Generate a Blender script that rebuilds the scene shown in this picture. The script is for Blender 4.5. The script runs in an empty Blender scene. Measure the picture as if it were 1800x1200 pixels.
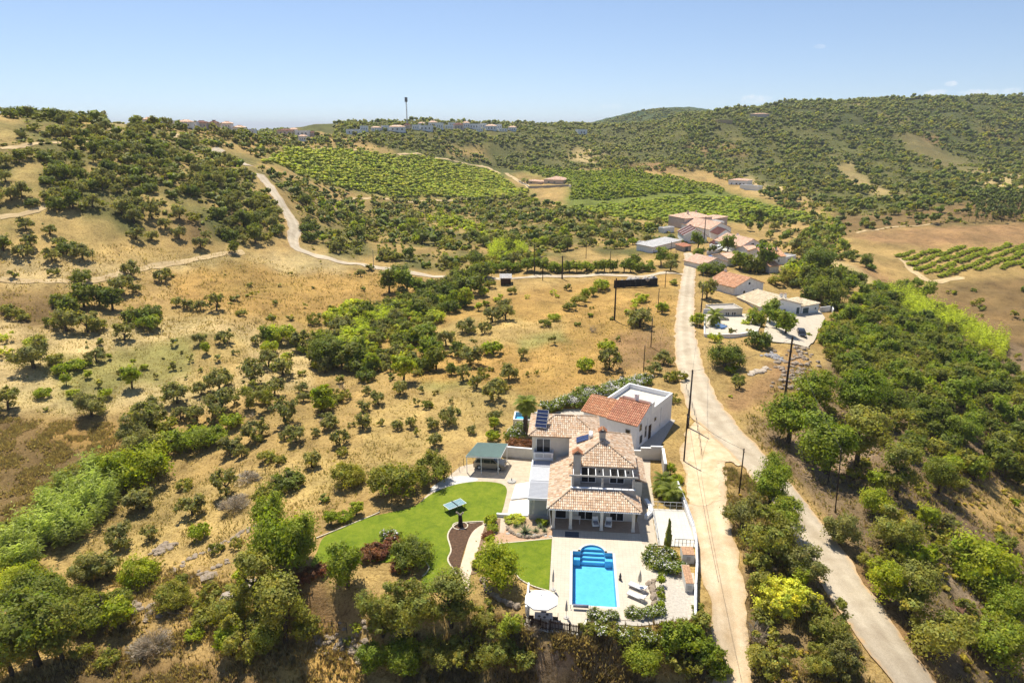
import bpy, bmesh, math, random
import numpy as np
from mathutils import Vector, Matrix
from mathutils.geometry import delaunay_2d_cdt
random.seed(7); rng = np.random.default_rng(7)
S = bpy.context.scene
R = math.radians
# ------------------------------------------------------------ camera, sky, sun, exposure
FPX = 1200.0; PITCH = math.atan(378 / 1200); CZ = 45.0
cam_d = bpy.data.cameras.new('camera'); cam = bpy.data.objects.new('camera', cam_d)
S.collection.objects.link(cam); S.camera = cam
cam_d.sensor_width = 36; cam_d.lens = 24; cam_d.clip_start = 0.5; cam_d.clip_end = 60000
cam.location = (0, 0, CZ); cam.rotation_euler = (math.pi / 2 - PITCH, 0, 0)
SUN_EL = R(62); SUN_AZ = R(24)                    # the sun stands ahead of the camera, to its left
sun_v = Vector((-math.sin(SUN_AZ) * math.cos(SUN_EL), math.cos(SUN_AZ) * math.cos(SUN_EL), math.sin(SUN_EL)))
world = bpy.data.worlds.new('World'); S.world = world; world.use_nodes = True
wn = world.node_tree; wn.nodes.clear()
def nd(t, kind, **kw):
    n = t.nodes.new(kind)
    for k, v in kw.items(): setattr(n, k, v)
    return n
w_out = nd(wn, 'ShaderNodeOutputWorld'); w_bg = nd(wn, 'ShaderNodeBackground')
w_tc = nd(wn, 'ShaderNodeTexCoord'); w_add = nd(wn, 'ShaderNodeVectorMath', operation='ADD'); w_add.inputs[1].default_value = (0, 0, .06)
w_sky = nd(wn, 'ShaderNodeTexSky', sky_type='NISHITA', sun_disc=False, sun_elevation=SUN_EL, sun_rotation=-SUN_AZ,
           altitude=120, air_density=1.0, dust_density=0.15, ozone_density=2.0)
wn.links.new(w_tc.outputs['Generated'], w_add.inputs[0]); wn.links.new(w_add.outputs[0], w_sky.inputs[0])
w_mul = nd(wn, 'ShaderNodeMix', data_type='RGBA', blend_type='MULTIPLY'); w_mul.inputs[0].default_value = 1; w_mul.inputs[7].default_value = (.83, .80, .83, 1)
wn.links.new(w_sky.outputs[0], w_mul.inputs[6]); _prev = w_mul.outputs[2]
for cpx, cpy, cw, chh, ca in ((1327, 175, .026, .0075, .5), (1440, 82, .010, .0035, .4), (1645, 163, .018, .005, .5), (1673, 147, .009, .004, .5), (1725, 164, .03, .006, .55), (1785, 160, .02, .005, .4), (1075, 187, .02, .004, .2), (1150, 186, .012, .003, .2)):
    _x, _y = (cpx - 900) / FPX, -(cpy - 600) / FPX; _d = Vector((_x, math.cos(PITCH) + _y * math.sin(PITCH), -math.sin(PITCH) + _y * math.cos(PITCH))).normalized(); _r = Vector((_d.y, -_d.x, 0)).normalized()
    def _vm(op, a, b):
        n_ = nd(wn, 'ShaderNodeVectorMath', operation=op); wn.links.new(a, n_.inputs[0]); n_.inputs[1].default_value = b; return n_
    def _mm(op, a, b, c=None):
        n_ = nd(wn, 'ShaderNodeMath', operation=op)
        for i_, v_ in enumerate((a, b, c)):
            if v_ is None: continue
            if hasattr(v_, 'is_output'): wn.links.new(v_, n_.inputs[i_])
            else: n_.inputs[i_].default_value = v_
        return n_.outputs[0]
    _df = _vm('SUBTRACT', w_tc.outputs['Generated'], tuple(_d)).outputs[0]; _a = _vm('DOT_PRODUCT', _df, tuple(_r / cw)).outputs['Value']; _b = _vm('DOT_PRODUCT', _df, (0, 0, 1 / chh)).outputs['Value']
    _e = _mm('SUBTRACT', 1.0, _mm('ADD', _mm('MULTIPLY', _a, _a), _mm('MULTIPLY', _b, _b))); _nz = nd(wn, 'ShaderNodeTexNoise'); _nz.inputs['Scale'].default_value = 130; _nz.inputs['Detail'].default_value = 5; wn.links.new(w_tc.outputs['Generated'], _nz.inputs['Vector'])
    _f = nd(wn, 'ShaderNodeMapRange'); _f.inputs['From Min'].default_value = .35; _f.inputs['From Max'].default_value = 1.1; _f.inputs['To Max'].default_value = ca; wn.links.new(_mm('ADD', _mm('MINIMUM', _mm('MAXIMUM', _e, -1.0), .75), _mm('MULTIPLY', _mm('SUBTRACT', _nz.outputs[0], .5), 1.6)), _f.inputs[0])
    _c = nd(wn, 'ShaderNodeMix', data_type='RGBA'); _c.inputs[7].default_value = (7.0, 7.0, 7.1, 1); wn.links.new(_f.outputs[0], _c.inputs[0]); wn.links.new(_prev, _c.inputs[6]); _prev = _c.outputs[2]
wn.links.new(_prev, w_bg.inputs[0]); wn.links.new(w_bg.outputs[0], w_out.inputs[0])
w_bg.inputs[1].default_value = 0.092
sl = bpy.data.lights.new('sun', 'SUN'); sun = bpy.data.objects.new('sun', sl); S.collection.objects.link(sun)
sl.energy = 4.2; sl.angle = R(0.55); sl.color = (1.0, 0.94, 0.82)
sun.rotation_euler = sun_v.to_track_quat('Z', 'Y').to_euler(); sun.location = (-60, 100, 160)
S.view_settings.view_transform = 'Standard'; S.view_settings.look = 'None'
S.view_settings.gamma = 1.0; S.view_settings.exposure = 0.8; S.view_settings.use_curve_mapping = False
S.render.engine = 'CYCLES'; S.cycles.use_denoising = True; S.cycles.use_adaptive_sampling = True; S.cycles.adaptive_threshold = 0.02; S.cycles.max_bounces = 5
S.cycles.diffuse_bounces = 3; S.cycles.glossy_bounces = 2; S.cycles.transmission_bounces = 3; S.cycles.transparent_max_bounces = 5
S.cycles.caustics_reflective = False; S.cycles.caustics_refractive = False
# ------------------------------------------------------------ pixel <-> place
cP, sP = math.cos(PITCH), math.sin(PITCH)
def ray(px, py):
    x = (px - 900) / FPX; y = -(py - 600) / FPX
    return (x, cP + y * sP, -sP + y * cP)
def PZ(px, py, z=0.0):
    d = ray(px, py); t = (z - CZ) / d[2]; return (d[0] * t, d[1] * t, z)
def PY(px, py, Y):
    d = ray(px, py); t = Y / d[1]; return (d[0] * t, Y, CZ + d[2] * t)
YAW = R(5.2); OX, OY, _ = PZ(1045, 1065)
def W(u, v, z=0.0):                                # villa plan (u across, v away from the pool) -> world
    return (OX + u * math.cos(YAW) + v * math.sin(YAW), OY - u * math.sin(YAW) + v * math.cos(YAW), z)
def UV(x, y):
    x = x - OX; y = y - OY
    return x * math.cos(YAW) - y * math.sin(YAW), x * math.sin(YAW) + y * math.cos(YAW)
# ------------------------------------------------------------ lie of the land: known points, thin-plate spline between them
ctl = []
for px, py, z in [(-200,1220,-8),(0,1200,-7),(300,1200,-6),(600,1200,-5),(800,1180,-4.5),(1000,1190,-4.5),(1150,1190,-3.5),(1300,1200,-2.5),(1550,1200,-3),(1800,1200,-9),(2000,1200,-12),
    (700,1100,-3),(950,1120,-2.8),(1100,1130,-2.6),(1280,1080,-1.2),(1470,1000,-1.4),(1390,900,-.6),(1380,850,-.4),(1290,780,0),(1230,690,.3),(1205,600,.3),(1208,500,0),(1212,450,0),(1250,1000,-.3),
    (560,1060,-2.6),(420,950,-3),(300,1050,-5),(500,880,-1.6),(640,800,-.5),(450,700,-1.8),(620,650,-1.5),(800,650,-.3),(900,560,-.5),(1050,600,0),(700,560,-2),
    (100,880,-5),(0,960,-6),(210,830,-5),(350,770,-4.5),(0,760,-2),(200,740,-2.5),(600,600,-2.2),(480,690,-2.6),(-200,900,-5),
    (1300,660,0),(1400,660,-.5),(1330,560,-.5),(1270,480,-1),(1400,480,-2.5),(1230,395,-1),(1150,440,0),(980,490,-.5),(1100,500,0),
    (1450,850,-2.5),(1420,740,-2),(1500,600,-5)]:
    ctl.append(PZ(px, py, z))
for px, py, Y in [(1600,620,150),(1780,600,165),(1780,750,118),(1600,750,107),(1780,950,82),(1600,950,72),(2000,700,130),(2000,950,90),
    (1700,540,208),(1600,500,232),(1700,460,262),(1500,480,230),(1500,410,325),(1750,405,325),(1400,370,430),(1600,365,400),(1780,360,400),(2000,420,300),(2000,350,400),
    (1300,310,570),(1500,310,560),(1700,310,550),(1900,310,550),(1300,250,730),(1500,250,720),(1700,240,740),(1950,240,740),
    (1200,205,900),(1300,194,940),(1400,184,960),(1500,178,980),(1650,174,1000),(1790,174,1000),(2000,178,1000),
    (1150,380,375),(1150,335,480),(1100,300,590),(1250,300,600),(1000,370,400),(960,325,530),
    (480,285,350),(600,268,480),(750,280,560),(930,335,510),(700,345,430),(560,318,385),(850,292,630),
    (640,226,640),(750,219,740),(870,219,800),(950,245,740),(900,272,680),(560,240,560),(950,221,920),(1040,220,1000),(1060,250,800),(1150,230,850),
    (600,400,285),(800,400,315),(1000,400,325),(900,440,255),(600,360,355),(640,470,218),(500,480,203),(400,560,153),(300,480,185),(0,480,163),
    (520,435,226),(505,390,250),(465,310,300),(385,272,340),(445,240,430),
    (100,450,176),(100,350,205),(100,250,255),(300,350,230),(300,270,285),(-200,350,190),(-200,450,160),(0,560,140),(0,640,121),
    (-200,190,275),(0,203,285),(100,212,300),(200,216,330),(300,221,370),(400,231,430),(480,243,520)]:
    ctl.append(PY(px, py, Y))
def fpz(azd, r, z): ctl.append((r * math.sin(R(azd)), r * math.cos(R(azd)), z))
for a in (-50, -36, -26, -20): fpz(a, 480, 34); fpz(a, 1100, 5); fpz(a, 2400, -20)
for a in (-15, -11, -7, -3): fpz(a, 930, 39)
for a in (-12, -4, 2): fpz(a, 1300, 28); fpz(a, 2400, -20)
for a in (12, 24, 36, 50): fpz(a, 1400, 70); (fpz(a, 2500, 20) if a > 20 else None)
for a, z in ((6.5, 30), (8.5, 48), (10.5, 60), (13, 66), (15, 66), (18, 58)): fpz(a, 2150, z)
for a in (7, 10, 13): fpz(a, 1350, 42)
for a, z in ((-60, -7), (-30, -9), (0, -7), (25, -4), (40, -8), (60, -12)): fpz(a, 24, z)
ctl = np.array(ctl)
def tp(x, y):
    az = np.arctan2(x, y); r = np.hypot(x, y)
    return np.stack([np.clip(az, -0.95, 0.95) * 2.2, np.log(r)], -1)
def tk(A, B):
    d2 = ((A[:, None, :] - B[None, :, :]) ** 2).sum(-1)
    return 0.5 * d2 * np.log(d2 + 1e-9)
_c = tp(ctl[:, 0], ctl[:, 1]); _n = len(_c)
_K = tk(_c, _c) + np.eye(_n) * 1e-3; _Q = np.c_[np.ones(_n), _c]
_w = np.linalg.solve(np.block([[_K, _Q], [_Q.T, np.zeros((3, 3))]]), np.r_[ctl[:, 2], np.zeros(3)])
def h_raw(x, y):
    q = tp(x, y); return tk(q, _c) @ _w[:_n] + np.c_[np.ones(len(q)), q] @ _w[_n:]
def inpoly(x, y, poly):
    poly = np.asarray(poly); ins = np.zeros(x.shape, bool); n = len(poly)
    for i in range(n):
        x0, y0 = poly[i][:2]; x1, y1 = poly[(i + 1) % n][:2]
        c = (y0 > y) != (y1 > y)
        with np.errstate(divide='ignore', invalid='ignore'):
            ins ^= c & (x < (x1 - x0) * (y - y0) / (y1 - y0) + x0)
    return ins
def pdist(x, y, poly, closed=True):
    poly = np.asarray(poly)[:, :2]; d = np.full(x.shape, 1e9); n = len(poly)
    for i in range(n if closed else n - 1):
        a = poly[i]; b = poly[(i + 1) % n]; ab = b - a; L2 = max(1e-9, (ab ** 2).sum())
        t = np.clip(((x - a[0]) * ab[0] + (y - a[1]) * ab[1]) / L2, 0, 1)
        d = np.minimum(d, np.hypot(x - a[0] - t * ab[0], y - a[1] - t * ab[1]))
    return d
PLAT = [W(u, v) for u, v in [(-33, 3.5), (-32.5, 10), (-28, 15.5), (-19.5, 23), (-19, 31), (-11, 46), (0, 50), (14.5, 47), (13.2, 22), (11.4, 8), (9.9, -1.2), (4, -2.6), (-.6, -2.6), (-1.3, -4.3), (-4.4, -4.2), (-7.0, -3.5), (-8.3, -2.0), (-12, .4), (-16, -1), (-20, -1), (-25, 3), (-29, 2)]]
def fbm(x, y, s, o=4, seed=0):
    r = np.random.default_rng(seed); v = np.zeros(np.shape(x)); a = 1.0; t = 0
    for k in range(o):
        for j in range(4):
            th = r.uniform(0, 6.28); p = r.uniform(0, 6.28); f = r.uniform(.7, 1.4) / s * 6.28
            v = v + a * np.sin((x * np.cos(th) + y * np.sin(th)) * f + p + 1.3 * np.sin((x * np.sin(th) - y * np.cos(th)) * f * .6 + p * 2))
        t += a * 1.6; s /= 2.1; a *= .55
    return v / t
def h_fun(x, y):
    h = h_raw(x, y)
    r = np.hypot(x, y)
    h = h + fbm(x, y, 26, 3, 3) * np.clip((r - 60) / 120, 0, 1) * .55 + fbm(x, y, 130, 3, 5) * np.clip((r - 260) / 500, 0, 1) * 3
    ins = inpoly(x, y, PLAT); d = np.where(ins, 0, pdist(x, y, PLAT))
    k = np.clip(1 - d / 4.5, 0, 1); k = k * k * (3 - 2 * k)
    return h * (1 - k) - 0.05 * k
AZ = np.radians(np.r_[np.arange(-180, -52, 6.0), np.arange(-52, 52.01, .25), np.arange(58, 181, 6.0)])
RR = np.exp(np.linspace(math.log(14), math.log(2600), 440))
gA, gR = np.meshgrid(AZ, RR)
gX = gR * np.sin(gA); gY = gR * np.cos(gA)
gH = np.concatenate([h_fun(a, b) for a, b in zip(np.array_split(gX.ravel(), 40), np.array_split(gY.ravel(), 40))]).reshape(gX.shape)
_bk = np.clip((np.abs(gA) - R(55)) / R(40), 0, 1); gH = gH * (1 - _bk) + np.minimum(gH, -6) * _bk
def H(x, y):
    x = np.asarray(x, float); y = np.asarray(y, float)
    a = np.arctan2(x, y); lr = np.log(np.maximum(np.hypot(x, y), 14.01))
    i = np.clip(np.searchsorted(AZ, a) - 1, 0, len(AZ) - 2); fa = np.clip((a - AZ[i]) / (AZ[i + 1] - AZ[i]), 0, 1)
    st = (math.log(2600) - math.log(14)) / 439; jf = np.clip((lr - math.log(14)) / st, 0, 438.999); j = jf.astype(int)
    fr = np.clip((np.exp(lr) - RR[j]) / (RR[j + 1] - RR[j]), 0, 1)
    return (gH[j, i] * (1 - fa) + gH[j, i + 1] * fa) * (1 - fr) + (gH[j + 1, i] * (1 - fa) + gH[j + 1, i + 1] * fa) * fr
_ts = np.exp(np.linspace(math.log(30), math.log(2500), 900))
def G(px, py):                                     # where the line of sight through a point of the photo meets the land
    d = ray(px, py); X = d[0] * _ts; Y = d[1] * _ts; Z = CZ + d[2] * _ts
    g = Z - H(X, Y); k = np.nonzero(g < 0)[0]
    if len(k) == 0:
        t = 1600 / math.hypot(d[0], d[1]); return (d[0] * t, d[1] * t, float(H(d[0] * t, d[1] * t)))
    k = max(1, int(k[0])); f = g[k - 1] / (g[k - 1] - g[k]); t = _ts[k - 1] + f * (_ts[k] - _ts[k - 1])
    return (d[0] * t, d[1] * t, float(H(d[0] * t, d[1] * t)))
def GP(l): return [G(*p[:2]) for p in l]
# ------------------------------------------------------------ materials
def newmat(name):
    m = bpy.data.materials.new(name); m.use_nodes = True; m.node_tree.nodes.clear(); return m, m.node_tree
def ramp(t, stops, fac=None):
    r = nd(t, 'ShaderNodeValToRGB'); e = r.color_ramp.elements
    while len(e) < len(stops): e.new(0.5)
    for k, (p, c) in enumerate(stops): e[k].position = p; e[k].color = (*c, 1)
    if fac is not None: t.links.new(fac, r.inputs[0])
    return r
def noise(t, scale, detail=6, rough=.6, vec=None, dist=0.0):
    n = nd(t, 'ShaderNodeTexNoise'); n.inputs['Scale'].default_value = scale; n.inputs['Detail'].default_value = detail
    n.inputs['Roughness'].default_value = rough; n.inputs['Distortion'].default_value = dist
    if vec is not None: t.links.new(vec, n.inputs['Vector'])
    return n
def mixc(t, a, b, fac, mode='MIX'):
    m = nd(t, 'ShaderNodeMix', data_type='RGBA', blend_type=mode)
    for s, v in ((m.inputs[6], a), (m.inputs[7], b), (m.inputs[0], fac)):
        if hasattr(v, 'is_output') or hasattr(v, 'links'): t.links.new(v, s)
        elif isinstance(v, (tuple, list)): s.default_value = (*v[:3], 1)
        else: s.default_value = v
    return m.outputs[2]
def bumped(t, h, strength, dist):
    b = nd(t, 'ShaderNodeBump'); b.inputs['Strength'].default_value = strength; b.inputs['Distance'].default_value = dist
    t.links.new(h, b.inputs['Height']); return b.outputs[0]
def finish(t, col, rough=.9, normal=None, spec=.3, metal=0.0):
    p = nd(t, 'ShaderNodeBsdfPrincipled'); o = nd(t, 'ShaderNodeOutputMaterial')
    if isinstance(col, (tuple, list)): p.inputs['Base Color'].default_value = (*col[:3], 1)
    else: t.links.new(col, p.inputs['Base Color'])
    p.inputs['Roughness'].default_value = rough; p.inputs['Specular IOR Level'].default_value = spec; p.inputs['Metallic'].default_value = metal
    if normal is not None: t.links.new(normal, p.inputs['Normal'])
    t.links.new(p.outputs[0], o.inputs[0]); return p
MC = {}
def M(name, col, var=.18, scale=3.0, rough=.85, spec=.3, bump=0.0, metal=0.0, col2=None, attr=False, det=6):
    """a plain surface: base colour broken by two sizes of noise, optional vertex tint and fine relief"""
    if name in MC: return MC[name]
    m, t = newmat(name); tc = nd(t, 'ShaderNodeNewGeometry')
    n1 = noise(t, scale, det, .62, tc.outputs['Position']); n2 = noise(t, scale * 9, 3, .6, tc.outputs['Position'])
    lo = tuple(c * (1 - var) for c in col) if col2 is None else col2; hi = tuple(min(1, c * (1 + var * .7)) for c in col)
    c = ramp(t, [(.32, lo), (.68, hi)], n1.outputs[0]).outputs[0]
    g = ramp(t, [(.3, (1 - var * .5,) * 3), (.7, (1,) * 3)], n2.outputs[0]).outputs[0]
    c = mixc(t, c, g, 1.0, 'MULTIPLY')
    if attr:
        a = nd(t, 'ShaderNodeAttribute', attribute_name='Col'); c = mixc(t, c, a.outputs[0], 1.0, 'MULTIPLY')
    finish(t, c, rough, bumped(t, n2.outputs[0], bump, .05) if bump else None, spec, metal)
    MC[name] = m; return m
def rescol(hexs):                                   # sRGB hex -> linear
    v = [int(hexs[i:i + 2], 16) / 255 for i in (0, 2, 4)]
    return tuple(c / 12.92 if c <= .04045 else ((c + .055) / 1.055) ** 2.4 for c in v)
# ------------------------------------------------------------ building blocks
col = S.collection
class MB:
    """collects shapes; build() links them as one mesh object"""
    def __init__(s): s.v = []; s.f = []; s.c = []
    def add(s, vs, fs, c=None):
        o = len(s.v); s.v += [tuple(p) for p in vs]; s.f += [tuple(o + i for i in f) for f in fs]
        s.c += [c or (1, 1, 1)] * len(vs); return s
    def box(s, x0, x1, y0, y1, z0, z1, c=None):
        return s.add([(x0,y0,z0),(x1,y0,z0),(x1,y1,z0),(x0,y1,z0),(x0,y0,z1),(x1,y0,z1),(x1,y1,z1),(x0,y1,z1)],
                     [(3,2,1,0),(4,5,6,7),(0,1,5,4),(1,2,6,5),(2,3,7,6),(3,0,4,7)], c)
    def cyl(s, p0, p1, r0, r1=None, n=8, c=None, cap=True):
        r1 = r0 if r1 is None else r1; p0 = Vector(p0); p1 = Vector(p1); d = (p1 - p0).normalized()
        a = d.orthogonal().normalized(); b = d.cross(a); vs = []
        for p, r in ((p0, r0), (p1, r1)):
            for k in range(n): t = 6.2832 * k / n; vs.append(p + (a * math.cos(t) + b * math.sin(t)) * r)
        fs = [(k, (k + 1) % n, n + (k + 1) % n, n + k) for k in range(n)]
        if cap: fs += [tuple(range(n - 1, -1, -1)), tuple(range(n, 2 * n))]
        return s.add(vs, fs, c)
    def beam(s, p0, p1, w, h, c=None, up=(0, 0, 1)):
        p0 = Vector(p0); p1 = Vector(p1); d = (p1 - p0).normalized(); a = d.cross(Vector(up))
        a = a.normalized() if a.length > 1e-4 else d.orthogonal().normalized(); b = a.cross(d).normalized(); vs = []
        for p in (p0, p1):
            for i, j in ((-1, -1), (1, -1), (1, 1), (-1, 1)): vs.append(p + a * i * w / 2 + b * j * h / 2)
        return s.add(vs, [(0,1,2,3),(7,6,5,4),(4,5,1,0),(5,6,2,1),(6,7,3,2),(7,4,0,3)], c)
    def prism(s, poly, z0, z1, c=None):
        n = len(poly); vs = [(p[0], p[1], z0) for p in poly] + [(p[0], p[1], z1) for p in poly]
        ar = sum(poly[i][0] * poly[(i + 1) % n][1] - poly[(i + 1) % n][0] * poly[i][1] for i in range(n))
        idx = list(range(n)) if ar > 0 else list(range(n - 1, -1, -1))
        fs = [tuple(reversed(idx)), tuple(n + i for i in idx)] + [(idx[k], idx[(k + 1) % n], n + idx[(k + 1) % n], n + idx[k]) for k in range(n)]
        return s.add(vs, fs, c)
    def lathe(s, prof, n=12, at=(0, 0, 0), c=None):
        vs = []; m = len(prof)
        for r, z in prof:
            for k in range(n): t = 6.2832 * k / n; vs.append((at[0] + r * math.cos(t), at[1] + r * math.sin(t), at[2] + z))
        fs = [(i * n + k, i * n + (k + 1) % n, (i + 1) * n + (k + 1) % n, (i + 1) * n + k) for i in range(m - 1) for k in range(n)]
        fs += [tuple(range(n - 1, -1, -1)), tuple((m - 1) * n + k for k in range(n))]
        return s.add(vs, fs, c)
    def mesh(s, name, mat, smooth=False):
        me = bpy.data.meshes.new(name); me.from_pydata(s.v, [], s.f)
        if mat is not None: me.materials.append(mat)
        at = me.color_attributes.new('Col', 'FLOAT_COLOR', 'POINT')
        at.data.foreach_set('color', np.c_[np.array(s.c, float).reshape(-1, 3), np.ones(len(s.c))].ravel().astype(np.float32))
        if smooth: me.polygons.foreach_set('use_smooth', [True] * len(me.polygons))
        me.update(); return me
    def build(s, name, mat, parent=None, smooth=False):
        return link(name, s.mesh(name, mat, smooth), parent)
def link(name, data, parent=None):
    o = bpy.data.objects.new(name, data); col.objects.link(o)
    if parent is not None: o.parent = parent
    return o
def tag(o, label=None, cat=None, group=None, kind=None):
    if label: o['label'] = label
    if cat: o['category'] = cat
    if group: o['group'] = group
    if kind: o['kind'] = kind
    return o
def thing(name, label, cat, loc=(0, 0, 0), rz=0.0, group=None):
    o = bpy.data.objects.new(name, None); o.empty_display_size = .3; col.objects.link(o)
    o.location = loc; o.rotation_euler = (0, 0, rz); return tag(o, label, cat, group)
def npmesh(name, V, F, mat, C=None, smooth=False):
    """big meshes straight from arrays; F is (n,3) or (n,4)"""
    me = bpy.data.meshes.new(name); V = np.asarray(V, np.float32); F = np.asarray(F, np.int32); k = F.shape[1]
    me.vertices.add(len(V)); me.vertices.foreach_set('co', V.ravel())
    me.loops.add(F.size); me.loops.foreach_set('vertex_index', F.ravel())
    me.polygons.add(len(F)); me.polygons.foreach_set('loop_start', np.arange(len(F), dtype=np.int32) * k)
    me.polygons.foreach_set('loop_total', np.full(len(F), k, np.int32))
    if smooth: me.polygons.foreach_set('use_smooth', np.ones(len(F), bool))
    if C is not None:
        at = me.color_attributes.new('Col', 'FLOAT_COLOR', 'POINT')
        at.data.foreach_set('color', np.c_[C, np.ones(len(C))].astype(np.float32).ravel())
    if mat is not None: me.materials.append(mat)
    me.update(calc_edges=True); return me
def smooth_poly(pts, n=6, closed=True):
    """Catmull-Rom through plan points"""
    P = [np.array(p[:2], float) for p in pts]; m = len(P); out = []
    for i in range(m if closed else m - 1):
        g = lambda k: P[k % m] if closed else P[min(max(k, 0), m - 1)]
        a, b, c, d = g(i - 1), g(i), g(i + 1), g(i + 2)
        for k in range(n):
            t = k / n; out.append(.5 * ((2 * b) + (c - a) * t + (2 * a - 5 * b + 4 * c - d) * t * t + (3 * b - 3 * c + d - a) * t ** 3))
    if not closed: out.append(P[-1])
    return [tuple(p) for p in out]
def sheet(name, poly, dz, mat, step=2.0, z=None, parent=None, smooth=True):
    """a thin ground sheet draped over the land (or level at z)"""
    pl = np.array([p[:2] for p in poly]); e = []
    for i in range(len(pl)):
        a = pl[i]; b = pl[(i + 1) % len(pl)]; k = max(1, int(np.hypot(*(b - a)) / step))
        e += [tuple(a + (b - a) * j / k) for j in range(k)]
    nb = len(e); xs = np.arange(pl[:, 0].min(), pl[:, 0].max(), step); ys = np.arange(pl[:, 1].min(), pl[:, 1].max(), step)
    gx, gy = [q.ravel() for q in np.meshgrid(xs + step * .37, ys + step * .41)]
    k = inpoly(gx, gy, pl); gx, gy = gx[k], gy[k]; k = pdist(gx, gy, e) > step * .35
    pts = [Vector(p) for p in e] + [Vector((a, b)) for a, b in zip(gx[k], gy[k])]
    r = delaunay_2d_cdt(pts, [(i, (i + 1) % nb) for i in range(nb)], [tuple(range(nb))], 1, 1e-5)
    V = np.array([tuple(p) for p in r[0]]); zz = np.full(len(V), z) if z is not None else H(V[:, 0], V[:, 1]) + dz
    F = [f for f in r[2] if len(f) == 3]
    Fa = np.array(F); cr = np.cross(V[Fa[:, 1]] - V[Fa[:, 0]], V[Fa[:, 2]] - V[Fa[:, 0]]); Fa[cr < 0] = Fa[cr < 0][:, ::-1]
    return link(name, npmesh(name, np.c_[V, zz], Fa, mat, np.ones((len(V), 3)), smooth), parent)
def strip(name, pts, width, dz, mat, step=2.0, cross=6, wob=.15, parent=None, seed=1, crown=0.0):
    """a road or path following plan points; widths may vary along it"""
    ws = width if isinstance(width, (list, tuple)) else [width] * len(pts)
    sp = np.array(smooth_poly([(p[0], p[1]) for p in pts], 10, False)); wp = np.interp(np.linspace(0, len(ws) - 1, len(sp)), range(len(ws)), ws)
    L = np.r_[0, np.cumsum(np.hypot(*np.diff(sp, axis=0).T))]; n = max(2, int(L[-1] / step)); s = np.linspace(0, L[-1], n)
    X = np.interp(s, L, sp[:, 0]); Y = np.interp(s, L, sp[:, 1]); Wd = np.interp(s, L, wp)
    tx = np.gradient(X); ty = np.gradient(Y); q = np.hypot(tx, ty); nx, ny = ty / q, -tx / q
    e1 = fbm(s, s * 0, 7, 3, seed) * wob; e2 = fbm(s, s * 0 + 9, 7, 3, seed + 1) * wob
    V = []; c = np.linspace(-1, 1, cross)
    for k in c:
        off = Wd / 2 * k + np.where(k < 0, -e1, e2) * abs(k) ** 3
        x = X + nx * off; y = Y + ny * off; V.append(np.c_[x, y, H(x, y) + dz + crown * (1 - k * k)])
    V = np.stack(V, 1).reshape(-1, 3); i = np.arange(n - 1)[:, None] * cross + np.arange(cross - 1)[None, :]; i = i.ravel()
    F = np.c_[i, i + 1, i + cross + 1, i + cross]
    C = np.repeat(np.abs(np.tile(c, n))[:, None], 3, 1)
    o = link(name, npmesh(name, V, F, mat, C, True), parent)
    return o, np.c_[X, Y, Wd]
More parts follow.
